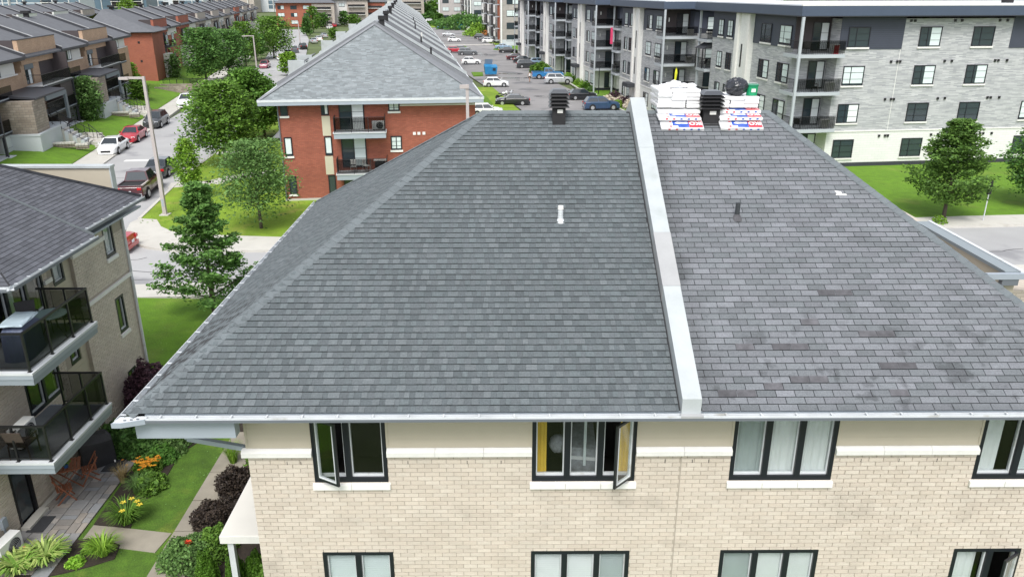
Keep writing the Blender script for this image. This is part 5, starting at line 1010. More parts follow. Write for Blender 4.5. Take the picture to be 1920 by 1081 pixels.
tl = townhouse('tan brick townhouse standing next to the plain orange brick end wall', 20.2, TAN)
tl['label'] = 'tan brick townhouse farthest along its row, beside the orange brick end wall'
endL = thing('townhouse', 'orange brick end townhouse with plain windowless side wall under a dark hip roof', 'townhouse', (*TL(0, 51.5), 0), TR, 'townhouses across the side street')
part('wall', MB().box(-3.6, .9, -.02, 8, 0, 8.3), RDB, endL); part('roof', MB().add([(-4.2, -.7, 8.3), (1.5, -.7, 8.3), (1.5, 9, 8.3), (-9, -.7, 8.3), (-7, 5, 11.5), (-7, 9, 11.5)], [(3, 1, 4), (1, 2, 5, 4)]), SHT, endL); part('soffit', MB().box(-9, 1.45, -.65, 9, 8.2, 8.28), DMET, endL)
for z in (6.6, 3.8): part('wall_vent', MB().box(-1.3, -1.0, -.06, -.021, z, z + .32), BLACKM, endL)
part('base', MB().box(-8, 1.3, -.3, 8, 0, .3), CONC, endL)
for i, (s, bk) in enumerate([(58, RDB), (79, RDB), (100, BGB), (121, BGB), (142, BGB), (163, RDB), (184, BGB), (205, BGB)]):
    townhouse(['first', 'second', 'third', 'fourth', 'fifth', 'sixth', 'seventh', 'eighth'][i] + ' townhouse beyond the orange brick end wall, ' + {RDB: 'red brick', BGB: 'pale brick'}[bk] + ' raised panel', s, bk, full=False)
for i, (s, bk) in enumerate([(-6, TAN), (15, TAN), (36, BGB), (57, TAN), (78, WPN), (99, WPN), (120, BGB)]):
    townhouse('dark roofed townhouse of the rear row, ' + ['first', 'second', 'third', 'fourth', 'fifth', 'sixth', 'seventh'][i] + ' from the left edge', s, bk, org=(TO[0] - 36 , TO[1] + 12), full=False)
for k in range(2):
    w_ = thing('flat_roof_garage', ['low white flat roofed building between the townhouse rows at the left', 'low white flat roofed building farther between the townhouse rows'][k], 'building', (*TL(-22, 4 + 26 * k), 0), TR); part('wall', MB().box(-7, 0, 0, 22, 0, 9.3), WPN, w_); part('roof', MB().box(-7.2, .2, -.2, 22.2, 9.31, 9.5), mat('white_roof', (.7, .72, .72), .7, .05, .5), w_)
    for j in range(3): part('roof_vent', MB().tube((-3, 4 + 7 * j, 9.5), (-3, 4 + 7 * j, 10.2), .35, .35, 8), BLACKM, w_)
# ================================================================== GREY APARTMENT BLOCK (right)
K = (24.2, 66.75); GB = brickmat('grey_long_brick', (.50, .505, .515), (.30, .31, .33), (.36, .36, .37), .62, .085, .008, var=.09); WB = brickmat('white_block_wall', (.70, .70, .68), (.66, .66, .64), (.56, .56, .55), .6, .2, .010, var=.04); NAVY = mat('navy_siding', (.045, .052, .075), .6, .05, 2); WTW = brickmat('white_tower_brick', (.76, .76, .74), (.70, .70, .68), (.62, .62, .60), .3, .12, .008, var=.04); DGR = mat('dark_plinth', (.035, .038, .045), .8, .1, 2); POLE = mat('grey_post', (.40, .43, .46), .5, .03, 1)
blk = thing('apartment_block', 'grey brick four storey apartment block with navy top floor, corner balconies and white stair towers', 'apartment building', (*K, 0), RA)
LV = [.75, 3.75, 6.82, 9.90]
def gbalc(x0, x1, y0, y1, z, deck=True):
    b = part('balcony', MB().box(x0, x1, y0, y1, z - .28, z), POLE, blk); rb_ = MB(); rb_.box(x0 + .04, x1 - .02, y0 + .04, y0 + .09, z + 1.02, z + 1.07); rb_.box(x0 + .04, x0 + .09, y0 + .1, y1, z + 1.02, z + 1.07); part('rail', rb_, BLACK, b)
    bm = MB(); n = int((x1 - x0) / .16)
    for k in range(n + 1): bm.box(x0 + .05 + k * .155, x0 + .07 + k * .155, y0 + .06, y0 + .08, z, z + 1.02)
    for k in range(int((y1 - y0) / .16)): bm.box(x0 + .06, x0 + .08, y0 + .1 + k * .155, y0 + .12 + k * .155, z, z + 1.02)
    part('baluster_panel', bm, BLACK, b); part('glass_panel', MB().box(x0 + .05, x1 - .03, y0 + .05, y0 + .058, z + .08, z + 1.0), TINT, b)
    return b
def boxh(w, n, m, *a): return part(n, MB().box(*a), m, w)
def module(ox, oy, ln, first=False, det=True, base=0):
    S = 13.0  # depth of the module to the east
    ex = 55 if first else S
    # core volumes: base white, grey, navy; corner recess x0..3.1 y0..1.6
    yN = ln
    def vol(z0, z1, m, nm):
        mb = MB(); mb.box(ox, ox + ex, oy + 1.6, oy + 20 / 22.5 * ln, z0, z1); mb.box(ox + 3.1, ox + ex, oy, oy + 1.599, z0, z1); mb.box(ox + 2.2, ox + ex, oy + 20 / 22.5 * ln + .001, oy + ln, z0, z1); return part(nm, mb, m, blk)
    vol(.35, 3.02, WB, 'wall'); vol(3.021, 9.68, GB, 'wall'); vol(9.681, 12.1, NAVY if not first else GB, 'wall')
    vol(-.6 if not first else -.4, .349, DGR, 'plinth')
    part('band', MB().box(ox + 3.08, ox + ex, oy - .06, oy - .001, 2.98, 3.08).box(ox - .06, ox - .001, oy + 1.58, oy + 20 / 22.5 * ln, 2.98, 3.08), STONE, blk)
    # recess inner walls dark at top floor
    part('roof', MB().box(ox - .9, ox + ex + 1, oy - 1.0, oy + ln + 1, 12.35, 13.1), mat('slate_blue_fascia', (.055, .075, .115), .5, .05, 1), blk) ; part('roof_surface', MB().box(ox - .7, ox + ex, oy - .8, oy + ln + .8, 13.101, 13.2), mat('white_roof', (.7, .72, .72), .7, .05, .5), blk)
    part('soffit', MB().box(ox - .88, ox + ex, oy - .98, oy + ln + .9, 12.28, 12.349), DMET, blk)
    # white tower
    part('stair_tower', MB().box(ox - .35, ox + .2, oy + 9.7, oy + 13.4, .3, 12.3), WTW, blk); part('tower_pilaster', MB().box(ox - .55, ox - .351, oy + 9.7, oy + 10.3, .3, 12.3).box(ox - .55, ox - .351, oy + 12.2, oy + 12.8, .3, 12.3), STONE, blk)
    for z in (4.2, 7.4): part('slot_window', MB().box(ox - .38, ox - .352, oy + 11.3, oy + 11.6, z, z + 2.1), BLACK, blk)
    part('entrance_canopy', MB().box(ox - 1.5, ox - .56, oy + 10.2, oy + 12.8, 2.6, 3.1), DGR, blk)
    # windows
    for li, z in enumerate(LV):
        h = 1.62
        for k, (y, w_) in enumerate([(2.0, 2.2), (5.9, 2.1), (14.6, 1.3), (17.0, 1.3)]):
            far_window(blk, TM(ox - (.064 if first and li == 3 else .002), oy + y + w_, z, -RZ), w_, h, 'cross' if w_ > 2 else 'two', R.choice([0, 1, 2, 3, 1]))
        if not first:
            far_window(blk, TM(ox + 4.6, oy - .002, z, 0), 2.3, h, 'cross', R.choice([1, 1, 2, 0]))
            far_window(blk, TM(ox + 9.2, oy - .002, z, 0), 1.9, h, 'cross', R.choice([1, 0]))
        # balcony door in recess + lamp
        far_window(blk, TM(ox + 1.5, oy + 1.59, z - .35, 0), 1.45, 2.25, 'two', R.choice([0, 3]), False)
        part('wall_lamp', MB().box(ox + .55, ox + .65, oy + 1.5, oy + 1.59, z + 1.0, z + 1.45), mat('lamp_white', (.85, .85, .82), .4, 0), blk)
    if not first or True:
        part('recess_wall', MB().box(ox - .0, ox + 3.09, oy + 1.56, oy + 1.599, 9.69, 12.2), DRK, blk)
    for z in (9.40, 6.42, 3.4): gbalc(ox - .85, ox + 3.3, oy - .85, oy + 1.55, z); gbalc(ox - .55, ox + 2.15, oy + 20.2 / 22.5 * ln, oy + ln + .5, z)
    part('post', MB().box(ox - .80, ox - .60, oy - 1.06, oy - .87, -.3, 12.27), POLE, blk); part('post', MB().box(ox - .5, ox - .3, oy + ln + .2, oy + ln + .4, -.3, 12.27), POLE, blk)
    if det:
        for z in (9.40, 6.42, 3.4):
            part('heat_pump', MB().box(ox + 2.2, ox + 2.9, oy - .6, oy - .25, z + .05, z + .75), STONE, blk)
module(0, 0, 22.5, True)
def KL(x, y): dx, dy = x - K[0], y - K[1]; return (dx * math.cos(RA) + dy * math.sin(RA), -dx * math.sin(RA) + dy * math.cos(RA))
for (wx, wy) in [(18.4, 93.7), (13.8, 121.9), (9.56, 150), (5.5, 178)]:
    a, b = KL(wx, wy); module(a, b, 22.5, False, wy < 140)
# navy areas and windows on the south face of the first module
for (a, b) in [(2.56, 8.62), (18.3, 26)]: part('navy_siding', MB().box(max(a, 3.1), b, -.05, -.001, 9.72, 12.3), NAVY, blk)
part('navy_siding', MB().box(-.06, -.001, 1.61, 9.69, 9.72, 12.3).box(-.06, -.001, 13.41, 20, 9.72, 12.3), NAVY, blk)
for k in range(15): part('siding_line', MB().box(3.1, 8.62, -.058, -.0505, 9.85 + k * .165, 9.865 + k * .165), DGR, blk)
for ci, x in enumerate([3.78, 10.05, 14.80, 20.6, 25.4, 30.2]):
    for li, z in enumerate([9.88, 6.82, 3.74, .76]):
        f_ = {(0, 0): 0, (0, 1): 1, (0, 2): 3, (1, 0): 2, (1, 1): 2, (1, 2): 0, (2, 0): 0, (2, 1): 2, (2, 2): 0, (1, 3): 0, (0, 3): 0}.get((ci, li), R.choice([0, 1, 2])); far_window(blk, TM(x, -.052 if (li == 0 and ci in (0, 3)) else -.002, z), 1.92 if ci else 1.86, 1.58, 'cross', f_)
vmb = MB().box(0, .17, -.10, 0, 0, .2).mesh('wall_vent')
for z in (11.83, 8.62, 5.56, 2.5):
    for x in (9.0, 9.35, 12.9, 13.5, 16.9, 17.6) if z > 11 else (7.8, 8.35, 8.6, 12.6, 13.25, 17.2, 17.5, 18.3): link('wall_vent', vmb, BLACK, blk, TM(x, -.002, z))
part('joint', MB().box(8.55, 8.59, -.012, -.001, 3.1, 9.7), STONE, blk)
part('roof_vent', MB().tube((22, 6, 13.2), (22, 6, 13.9), .5, .5, 12).tube((22, 6, 13.9), (22, 6, 14.0), .8, .8, 12), BLACKM, blk)
part('roof_parapet', MB().box(-.9, 56, -1.0, -.75, 13.101, 13.22), STONE, blk)
# things on the balconies of the block
def KW(x, y): return (K[0] + x * math.cos(RA) - y * math.sin(RA), K[1] + x * math.sin(RA) + y * math.cos(RA))
for k, (u, v, z) in enumerate([(.3, -.4, 9.41), (1.2, -.5, 6.43), (.2, -.3, 3.41), (-.2, 21.6, 6.43), (-.2, 21.8, 3.41)]):
    x, y = KW(u, v); resin_chair(['dark armchair on the topmost corner balcony of the grey block', 'dark armchair on the middle corner balcony of the grey block', 'dark armchair on the lowest corner balcony of the grey block', 'dark armchair on the inner balcony with the gabled shelter', 'dark armchair on the inner balcony under the gabled shelter'][k], x, y, z, k * 1.3)
x, y = KW(2.6, -.45); t = thing('storage_bin', 'red bin on the topmost corner balcony of the grey block', 'bin', (x, y, 9.41), RA); part('body', MB().box(-.2, .2, -.2, .2, 0, .62), mat('red_plastic', (.5, .03, .05), .4, 0), t); part('lid', MB().box(-.22, .22, -.22, .22, .62, .68), mat('red_plastic', (.5, .03, .05), .4, 0), t)
a, b = KL(18.4, 93.7); x, y = KW(a + 1.1, b - .6); t = tag(part('wind_sock', MB().tube((0, 0, 0), (.05, 0, .9), .10, .16, 8).tube((.05, 0, .9), (.04, 0, 1.5), .16, .06, 8).tube((-.05, 0, -.6), (0, 0, 0), .03, .10, 6), mat('yellow_cloth', (.75, .75, .04), .8, .1, 6)), 'yellow hanging wind sock on a lower corner balcony of the grey block', 'wind sock'); t.location = (x, y, 4.5)
a, b = KL(13.8, 121.9); x, y = KW(a - .5, b - .8); 
x, y = KW(*KL(15.9, 115.5)); t = tag(part('hanging_flag', MB().box(-.18, .18, -.02, .02, 0, 2.2), mat('magenta_cloth', (.62, .05, .14), .8, .15, 3)), 'narrow pink red cloth hanging from a middle balcony of the grey block', 'cloth'); t.location = (x - .9, y + .8, 7.2)
# small gabled balcony shelter
a, b = 0 - .6, 20.4; t = thing('balcony_shelter', 'small dark gabled shelter on a balcony at the inner corner of the grey block', 'shelter', (*KW(a + 1.0, b + 1.2), 6.45), RA)
part('roof', MB().add([(-1.3, -1.2, 2.0), (1.3, -1.2, 2.0), (0, -1.2, 2.7), (-1.3, 1.2, 2.0), (1.3, 1.2, 2.0), (0, 1.2, 2.7)], [(0, 2, 5, 3), (1, 4, 5, 2), (0, 1, 2), (3, 5, 4)]), DGR, t)
for sx in (-1.15, 1.15):
    for sy in (-1, 1): part('post', MB().box(sx - .05, sx + .05, sy - .05, sy + .05, 0, 2.0), BLACK, t)
# ================================================================== FAR APARTMENT BUILDINGS
def far_block(label, wx, wy, rz, L, D, H_, floors, m1, m2, acc=None, cols=8, z0=0, bal=(2, 5), grp='apartment buildings far down the parking lot'):
    t = thing('apartment_block', label, 'apartment building', (wx, wy, z0), rz, grp); part('wall', MB().box(0, L, 0, D, 0, H_), m1, t); part('roof', MB().box(-.5, L + .5, -.5, D + .5, H_ + .001, H_ + .5), CAPM2, t)
    part('base', MB().box(-.05, L + .05, -.05, D, -.3, 1.4), m2, t)
    fh = H_ / floors; cw = L / cols
    for c in range(cols):
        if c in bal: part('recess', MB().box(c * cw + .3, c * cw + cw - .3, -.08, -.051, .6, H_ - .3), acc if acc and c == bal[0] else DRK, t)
        for f in range(floors):
            z = f * fh + .8
            if c in bal:
                b = part('balcony', MB().box(c * cw + .2, c * cw + cw - .2, -1.5, -.09, z - .1, z + .12), POLE, t); part('rail', MB().box(c * cw + .25, c * cw + cw - .25, -1.48, -1.42, z + .13, z + 1.15), BLACK, b)
            else: far_window(t, TM(c * cw + cw * .2, -.002, z + .2), cw * .55, fh * .52, 'two', R.choice([0, 1, 2]), False)
    n = int(D / 6)
    for c in range(n):
        dark = c % 3 == 1
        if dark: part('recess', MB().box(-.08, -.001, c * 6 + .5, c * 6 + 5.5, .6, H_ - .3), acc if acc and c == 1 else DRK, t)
        for f in range(floors):
            z = f * fh + .8
            if dark: b = part('balcony', MB().box(-1.4, -.09, c * 6 + .4, c * 6 + 5.6, z - .1, z + .12), POLE, t); part('rail', MB().box(-1.38, -1.32, c * 6 + .45, c * 6 + 5.5, z + .13, z + 1.15), BLACK, b)
            else: far_window(t, TM(-.002, c * 6 + 3.8, z + .2, -RZ), 1.9, fh * .52, 'two', R.choice([0, 1]), False)
    for yy in range(0, int(D), 18): part('pilaster', MB().box(-.5, -.09, yy - .5, yy + .8, 0, H_), WTW, t)
    return t
ORM = mat('orange_panel', (.55, .13, .04), .6, .05, 2)
far_block('far apartment building with orange panels beside the parking lot', *at(942, 84)[:2], .12, 24, 60, 13, 4, brickmat('brown_grey_wall', (.36, .33, .31), (.31, .29, .27), (.3, .28, .27), .6, .2), GRB, ORM, 4, 0, (1,))
far_block('farthest pale apartment building at the end of the parking lot', *at(826, 40)[:2], .10, 46, 30, 15, 4, brickmat('pink_grey_wall', (.45, .42, .41), (.40, .37, .37), (.38, .36, .35), .6, .2), GRB, DRK, 8, 0, (2, 5))
far_block('grey apartment building with dark balconies between the two far ones', *at(884, 47)[:2], .12, 30, 90, 14, 4, GB, GRB, None, 5, 0, (1, 3))
# glass fronted condominiums beyond the townhouses
GL = mat('blue_grey_glazing', (.10, .15, .19), .15, .25, .08, island=.1); 
def condo(label, px, py, L, floors, m, seed):
    wx, wy, _ = at(px, py, 3.0); rs = random.Random(seed); t = thing('condominium_block', label, 'apartment building', (wx, wy, 0), .0, 'condominium blocks along the skyline'); H_ = floors * 3.1 + 3
    part('wall', MB().box(0, L, 0, 16, 0, H_), m, t); part('roof', MB().box(-.5, L + .5, -.5, 16.5, H_ + .001, H_ + .4), STONE, t); c = 0.0; k = 0
    while c < L - 4:
        wd = rs.choice([4, 6, 9]); kind = rs.choice(['g', 'b', 'w', 'g']); x1 = min(c + wd, L - .2)
        for f in range(floors):
            z = 2.2 + f * 3.1
            if kind == 'g': part('glazing', MB().box(c + .3, x1 - .2, -.10, -.001, z, z + 2.5), GL, t)
            elif kind == 'b':
                part('recess', MB().box(c + .3, x1 - .2, -.10, -.001, z, z + 2.6), DRK if f % 2 else GL, t); b = part('balcony', MB().box(c + .1, x1, -1.6, -.11, z - .25, z), STONE, t); part('rail', MB().box(c + .15, x1 - .05, -1.58, -1.53, z + .01, z + 1.0), TINT, b)
            else: far_window(t, TM(c + .5, -.002, z), min(wd - 1.2, 2.5), 1.8, 'two', rs.choice([0, 1]), False)
        part('fin', MB().box(x1 - .15, x1 + .15, -1.7 if rs.random() < .4 else -.4, -.001, .5, H_), STONE, t); c += wd
    return t
condo('white framed condominium block at the top left corner', -60, 24, 62, 5, GRB, 1); condo('blue glass condominium block behind the tan townhouse panels', 140, 20, 44, 5, GL, 2); condo('grey condominium block behind the far townhouse roofs', 262, 16, 44, 5, GRB, 3); condo('condominium block above the middle townhouse roofs', 370, 15, 40, 4, BGB, 4); condo('condominium block farthest right on the left skyline', 480, 14, 34, 4, GRB, 5)
# far hip roofed houses up the side street
def hiphouse(label, px, py, rz, w_, d, h, m, m2):
    wx, wy, _ = at(px, py); t = thing('hip_roof_house', label, 'house', (wx, wy, 0), rz, 'hip roofed houses at the end of the side street')
    part('wall', MB().box(0, w_, 0, d, 0, h), m, t); part('end_wall', MB().box(w_ * .62, w_ + .1, -.6, -.001, 0, h * .96), m2, t); part('roof', MB().add([(-1, -1.4, h), (w_ + 1, -1.4, h), (w_ + 1, d + 1, h), (-1, d + 1, h), (w_ * .35, d * .5, h + 4.4), (w_ * .65, d * .5, h + 4.4)], [(0, 1, 5, 4), (1, 2, 5), (2, 3, 4, 5), (3, 0, 4), (3, 2, 1, 0)]), SHT, t)
    for f in range(3):
        for c in range(3): far_window(t, TM(.8 + c * w_ / 4.6, -.002, 1 + f * h / 3.2), w_ * .11, 1.5, 'two', (f + c) % 3, False)
        b = part('balcony', MB().box(w_ * .64, w_ * .95, -1.9, -.61, f * h / 3.2 + .8, f * h / 3.2 + 1.0), STONE, t); part('rail', MB().box(w_ * .64, w_ * .95, -1.88, -1.82, f * h / 3.2 + 1.01, f * h / 3.2 + 2.0), BLACK, b)
    return t
hiphouse('white and grey hip roofed house left of the far brick one', 590, 46, .15, 24, 24, 10.5, WPN, BGB); hiphouse('beige and red brick hip roofed house at the end of the side street', 632, 45, .12, 22, 24, 9.5, BGB, RDB); hiphouse('white hip roofed house behind the red row roof ridge', 690, 36, .1, 30, 24, 11, WPN, BGB); hiphouse('dark roofed house among trees beyond the red row', 770, 30, .1, 26, 24, 10.5, BGB, DRK)
hiphouse('dark roofed house left of the row of far street trees', 520, 50, .2, 24, 20, 9.5, RDB, BGB)
# ================================================================== TREES
def tp(px, py): return at(px, py)[:2]
def ht(px, pyt, base): return atY(px, pyt, base[1])[2]
def T(label, bx, by, tx, ty, hw, c0f, prof, lm, nb=60, n=6000, leaf=.17, seed=1, bark=None, **k):
    b = tp(bx, by); h = ht(tx, ty, b); zc = (b[1] * math.cos(PITCH) + (CAM_H - h * .6) * math.sin(PITCH)); r = hw * zc / FPX
    return tree(label, b[0], b[1], h, r, h * c0f, prof, nb, n, leaf, lm, bark, seed, **k)
T('dark green maple with tiered branches in front of the cross street, near the roof edge', 404, 590, 408, 345, 104, .17, lambda t: max(.09, (1 - t) ** .82), leafm('maple_leaves', (.085, .195, .045), (.165, .305, .075)), 52, 15000, .12, 3, droop=.06, flat=.42, clump=.10)
T('wispy light green honey locust on the corner lawn beside the red house', 490, 427, 487, 268, 66, .30, ROUND, LF_GREY, 60, 8500, .13, 5, flat=.8, clump=.26)
T('slim yellow green young tree with pale trunk beside the lamp post', 360, 372, 346, 262, 26, .22, OVAL, LF_YEL, 45, 3600, .14, 7, bark=BARKP, flat=.9, clump=.25)
T('large round green tree in the middle of the corner lawn', 424, 311, 411, 155, 62, .24, ROUND, LF_MID, 90, 12000, .19, 9, flat=.55, clump=.22)
T('broad yellow green tree behind the large lawn tree', 478, 268, 458, 130, 44, .22, ROUND, leafm('spring_leaves', (.085, .20, .028), (.15, .29, .05)), 70, 8500, .22, 11, flat=.6, clump=.24)
T('dark green tree between the broad tree and the red house', 497, 255, 492, 150, 40, .25, ROUND, LF_DARK, 50, 5000, .22, 12, flat=.6, clump=.24)
T('big dark rounded tree on the far side of the street by the second terrace', 388, 158, 385, 54, 45, .22, ROUND, LF_DARK, 70, 7500, .26, 13, flat=.6, clump=.22)
T('second dark rounded tree right of the big one on the terrace', 432, 150, 432, 57, 38, .25, ROUND, LF_DARK, 60, 5500, .27, 14, flat=.6, clump=.22)
T('dark tree behind the far street lamp', 462, 125, 462, 42, 26, .25, ROUND, LF_MID, 40, 3500, .30, 15, flat=.6, clump=.22)
T('large bushy tree left of the distant parked cars', 514, 108, 513, 32, 38, .18, ROUND, LF_MID, 60, 5500, .33, 16, flat=.6, clump=.22)
T('dark tree just left of the bushy tree by the distant cars', 482, 112, 484, 62, 18, .2, ROUND, LF_DARK, 30, 2200, .33, 17, flat=.6, clump=.24)
T('conical dark tree beyond the bushy tree', 575, 66, 572, 32, 12, .12, CONE, LF_DARK, 30, 1500, .45, 18, clump=.24)
T('tall slim tree beyond the bushy tree', 588, 60, 586, 12, 14, .15, OVAL, LF_MID, 30, 1700, .45, 19, clump=.24)
T('small round tree at the bend of the far street', 605, 52, 603, 24, 13, .15, ROUND, LF_FAR, 26, 1300, .5, 20, clump=.26)
T('green tree in front of the far beige house', 646, 48, 646, 21, 11, .12, OVAL, LF_DARK, 26, 1300, .5, 21, clump=.26)
T('leafy tree right of the far beige house', 684, 34, 681, 15, 13, .12, ROUND, LF_FAR, 26, 1300, .5, 22, clump=.26)
T('low bushy tree by the ridge of the long row roof', 664, 48, 664, 27, 12, .1, ROUND, LF_MID, 26, 1200, .5, 23, clump=.26)
T('young grey green tree on the terraced lawn before the second tan townhouse', 172, 238, 167, 145, 29, .18, OVAL, LF_GREY, 55, 5200, .18, 24, bark=BARKP, flat=.8, clump=.24)
T('small leafy tree behind the tall lamp post', 264, 196, 262, 145, 18, .20, ROUND, LF_MID, 35, 2300, .22, 25, flat=.7, clump=.26)
T('thin tree in front of the lamp post at the third tan townhouse', 254, 172, 252, 118, 13, .3, OVAL, LF_YEL, 30, 1400, .2, 26, clump=.26)
T('small grey green tree against the orange brick end wall', 326, 154, 323, 103, 17, .10, OVAL, LF_GREY, 40, 2600, .24, 27, flat=.7, clump=.26)
T('spreading green tree on the lawn before the grey block', 1769, 408, 1777, 224, 92, .20, lambda t: max(.1, (1 - t) ** .62 * min(1, .5 + t * 2.2)), mat('linden_leaves', (.085, .170, .040), .6, .3, .9, 0, .4, col2=(.145, .26, .048), spec=.25, transl=.35), 70, 15000, .14, 28, flat=.28, clump=.12)
T('dark green tree cut off by the right edge of the picture', 1935, 385, 1940, 232, 62, .2, ROUND, LF_DARK, 70, 8000, .16, 29, flat=.45, clump=.2)
T('bright green street tree left of the red row parapets', 543, 140, 541, 98, 17, .12, ROUND, LF_YEL, 35, 2600, .28, 30, clump=.26)
T('small tree between the first and second pale end parapets', 625, 72, 622, 52, 8, .1, ROUND, LF_MID, 24, 1000, .4, 31, clump=.28)
T('bright tree at the top left skyline', 243, 30, 243, -4, 16, .1, ROUND, LF_YEL, 30, 1500, .6, 32, clump=.26)
for i, (px, pb, pt, hw) in enumerate([(800, 34, 8, 14), (812, 33, 2, 16), (790, 30, 6, 14), (828, 30, -3, 16), (845, 27, -6, 16), (805, 40, 22, 10), (822, 42, 26, 9), (775, 26, 0, 16), (758, 24, -2, 14)]):
    T(['pale', 'bright', 'dark', 'tall', 'broad', 'low', 'small', 'shaded', 'farthest'][i] + ' green tree in the wood beyond the parking lot, number ' + ['one', 'two', 'three', 'four', 'five', 'six', 'seven', 'eight', 'nine'][i] + ' from its edge', px, pb, px, pt, hw, .08, ROUND, [LF_FAR, LF_MID, LF_DARK][i % 3], 26, 1300, .9, 40 + i, group='trees beyond the parking lot', clump=.28)
def S(label, px, py, r, h, n, leaf, lm, seed=1, **k): x, y = tp(px, py); return shrub(label, x, y, r, h, n, leaf, lm, seed=seed, **k)
S('round green bush beside the blue pickup truck', 1014, 139, 2.1, 2.1, 4200, .2, LF_MID, 51)
S('dark green hedge clump in front of the far apartment building', 872, 54, 11, 6.0, 2500, .7, LF_DARK, 52); S('yellow green hedge left of the dark hedge clump', 848, 47, 13, 3.0, 1600, .8, LF_FAR, 53); S('bushes at the foot of the farthest building', 908, 46, 12, 4.5, 1600, .8, LF_FAR, 54)
S('mound of grass green shrubs behind the white parked cars', 912, 66, 8, 4.0, 2200, .5, LF_YEL, 55); S('orange flowering shrubs beside the far parking entrance', 923, 69, 4.5, 2.2, 900, .4, mat('orange_shrub_leaves', (.42, .17, .05), .8, .2, 1, island=.4, transl=.2), 56)
for i, (px, py, r, lm) in enumerate([(1066, 146, 1.0, LF_YEL), (1076, 150, .9, LF_MID), (1085, 156, .9, LF_YEL), (1093, 162, .9, LF_YEL), (1100, 163, .9, LF_CEDAR), (1108, 168, .7, LF_GREY)]):
    S(['yellow', 'green', 'pale', 'golden', 'round dark', 'grey green'][i] + ' low shrub in the bed along the parking kerb', px, py + 2, r, r * 1.1, 600, .14, lm, 60 + i, group='shrubs along the parking kerb')
HY = mat('hydrangea_blooms', (.62, .55, .45), .8, .2, 3, island=.3)
for i, (px, py, r, lm) in enumerate([(1140, 188, .9, HY), (1152, 184, 1.1, LF_PURP), (1163, 192, 1.0, HY), (1158, 197, .8, LF_YEL), (1172, 196, 1.2, LF_PURP), (1183, 200, 1.1, HY), (1190, 190, 1.3, LF_PURP), (1198, 205, .9, HY)]):
    S(['cream flowering', 'dark red leaved', 'pale pink flowering', 'yellow', 'large dark red leaved', 'white flowering', 'tall wine red', 'small cream'][i] + ' shrub in the corner bed beside the blue parked car', px, py + 3, r, r * 1.1, 1000, .13, lm, 70 + i, group='flowering shrubs in the corner bed')
for i, (px, py, r, lm) in enumerate([(62, 262, 1.0, LF_YEL), (47, 258, .8, LF_PURP), (188, 212, 1.1, LF_YEL), (178, 218, .9, LF_MID), (610, 345, .8, LF_MID), (515, 345, .9, LF_MID)]):
    S(['golden shrub at the foot of the first porch stairs', 'purple shrub against the grey porch plinth', 'golden shrub behind the young terrace tree', 'green shrub behind the young terrace tree trunk', 'green shrub at the red house wall', 'green shrub at the corner of the red house'][i], px, py, r, r * 1.1, 900, .14, lm, 80 + i, z=.7 if i < 4 else 0)
S('small weedy plant at the edge of the right lawn near the roof', 1762, 418, .5, .5, 250, .1, LF_YEL, 90)
# far belt of woods along the horizon
NP.seed(99); n = 22000; U_ = NP.rand(n); X_ = -700 + 1500 * U_; P = np.stack([X_, 620 + NP.rand(n) * 60 + .05 * np.abs(X_), (NP.rand(n) ** .7) * (11 + 3 * np.sin(X_ * .05) + 2 * np.sin(X_ * .17))], 1)
tag(link('distant_woods', leaf_mesh('distant_woods', P, 3.2, .2), LF_FAR, kind='stuff'), 'belt of distant woods along the horizon', 'woods')
# ================================================================== STREET FURNITURE
LPM = mat('street_lamp_paint', (.40, .36, .35), .6, .04, 2)
def lamp(label, bx, by, tx, ty, arm, x=None, grp='street lamps with square arms'):
    b = tp(bx, by); h = ht(tx, ty, b); t = thing('street_lamp', label, 'street lamp', (b[0], b[1], 0), 0, grp)
    part('pole', MB().hexa([(-.12, -.12, .05), (.12, -.12, .05), (.12, .12, .05), (-.12, .12, .05), (-.08, -.08, h), (.08, -.08, h), (.08, .08, h), (-.08, .08, h)]), LPM, t); part('base', MB().box(-.3, .3, -.3, .3, -.1, .05), CONC, t)
    part('arm', MB().box(-arm, -.081, -.06, .06, h - .16, h - .02), LPM, t); part('lamp_head', MB().box(-arm - .35, -arm + .25, -.14, .14, h - .20, h - .04), LPM, t); part('access_door', MB().box(-.06, .06, -.13, -.115, .6, 1.1), FASC, t); return t
lamp('tall grey square lamp post standing on the corner lawn beside the pickup truck', 310, 402, 268, 143, 1.2)
lamp('grey lamp post rising beside the dark trees across the street', 484, 150, 473, 66, 1.5); lamp('grey lamp post beyond the bushy tree at the distant cars', 563, 86, 556, 40, 1.5); lamp('faint lamp post before the far beige house', 613, 52, 607, 28, 2.4); lamp('lamp post in front of the far brick house', 657, 45, 652, 18, 2.6)
b = (-.9, 52.3); bx_ = atY(877, 222, 46)[0]; t = thing('street_lamp', 'grey lamp post at the right end of the red brick house', 'street lamp', (atY(877, 222, 46)[0], 46, 0), 0, 'street lamps with square arms'); h = atY(872, 158, 46)[2]
part('pole', MB().hexa([(-.12, -.12, 0), (.12, -.12, 0), (.12, .12, 0), (-.12, .12, 0), (-.08, -.08, h), (.08, -.08, h), (.08, .08, h), (-.08, .08, h)]), LPM, t); part('lamp_head', MB().box(-.42, .1, -.14, .14, h - .22, h - .02), LPM, t)
t = thing('street_sign', 'black street sign on a thin pole in front of the spreading lawn tree', 'sign', (*tp(1843, 413), 0), .3); h = ht(1856, 338, tp(1843, 413)); part('pole', MB().tube((0, 0, 0), (.0, 0, h), .035, .035, 8), ALU, t); part('sign_panel', MB().box(-.14, .14, -.05, .05, h - .9, h), BLACK, t)
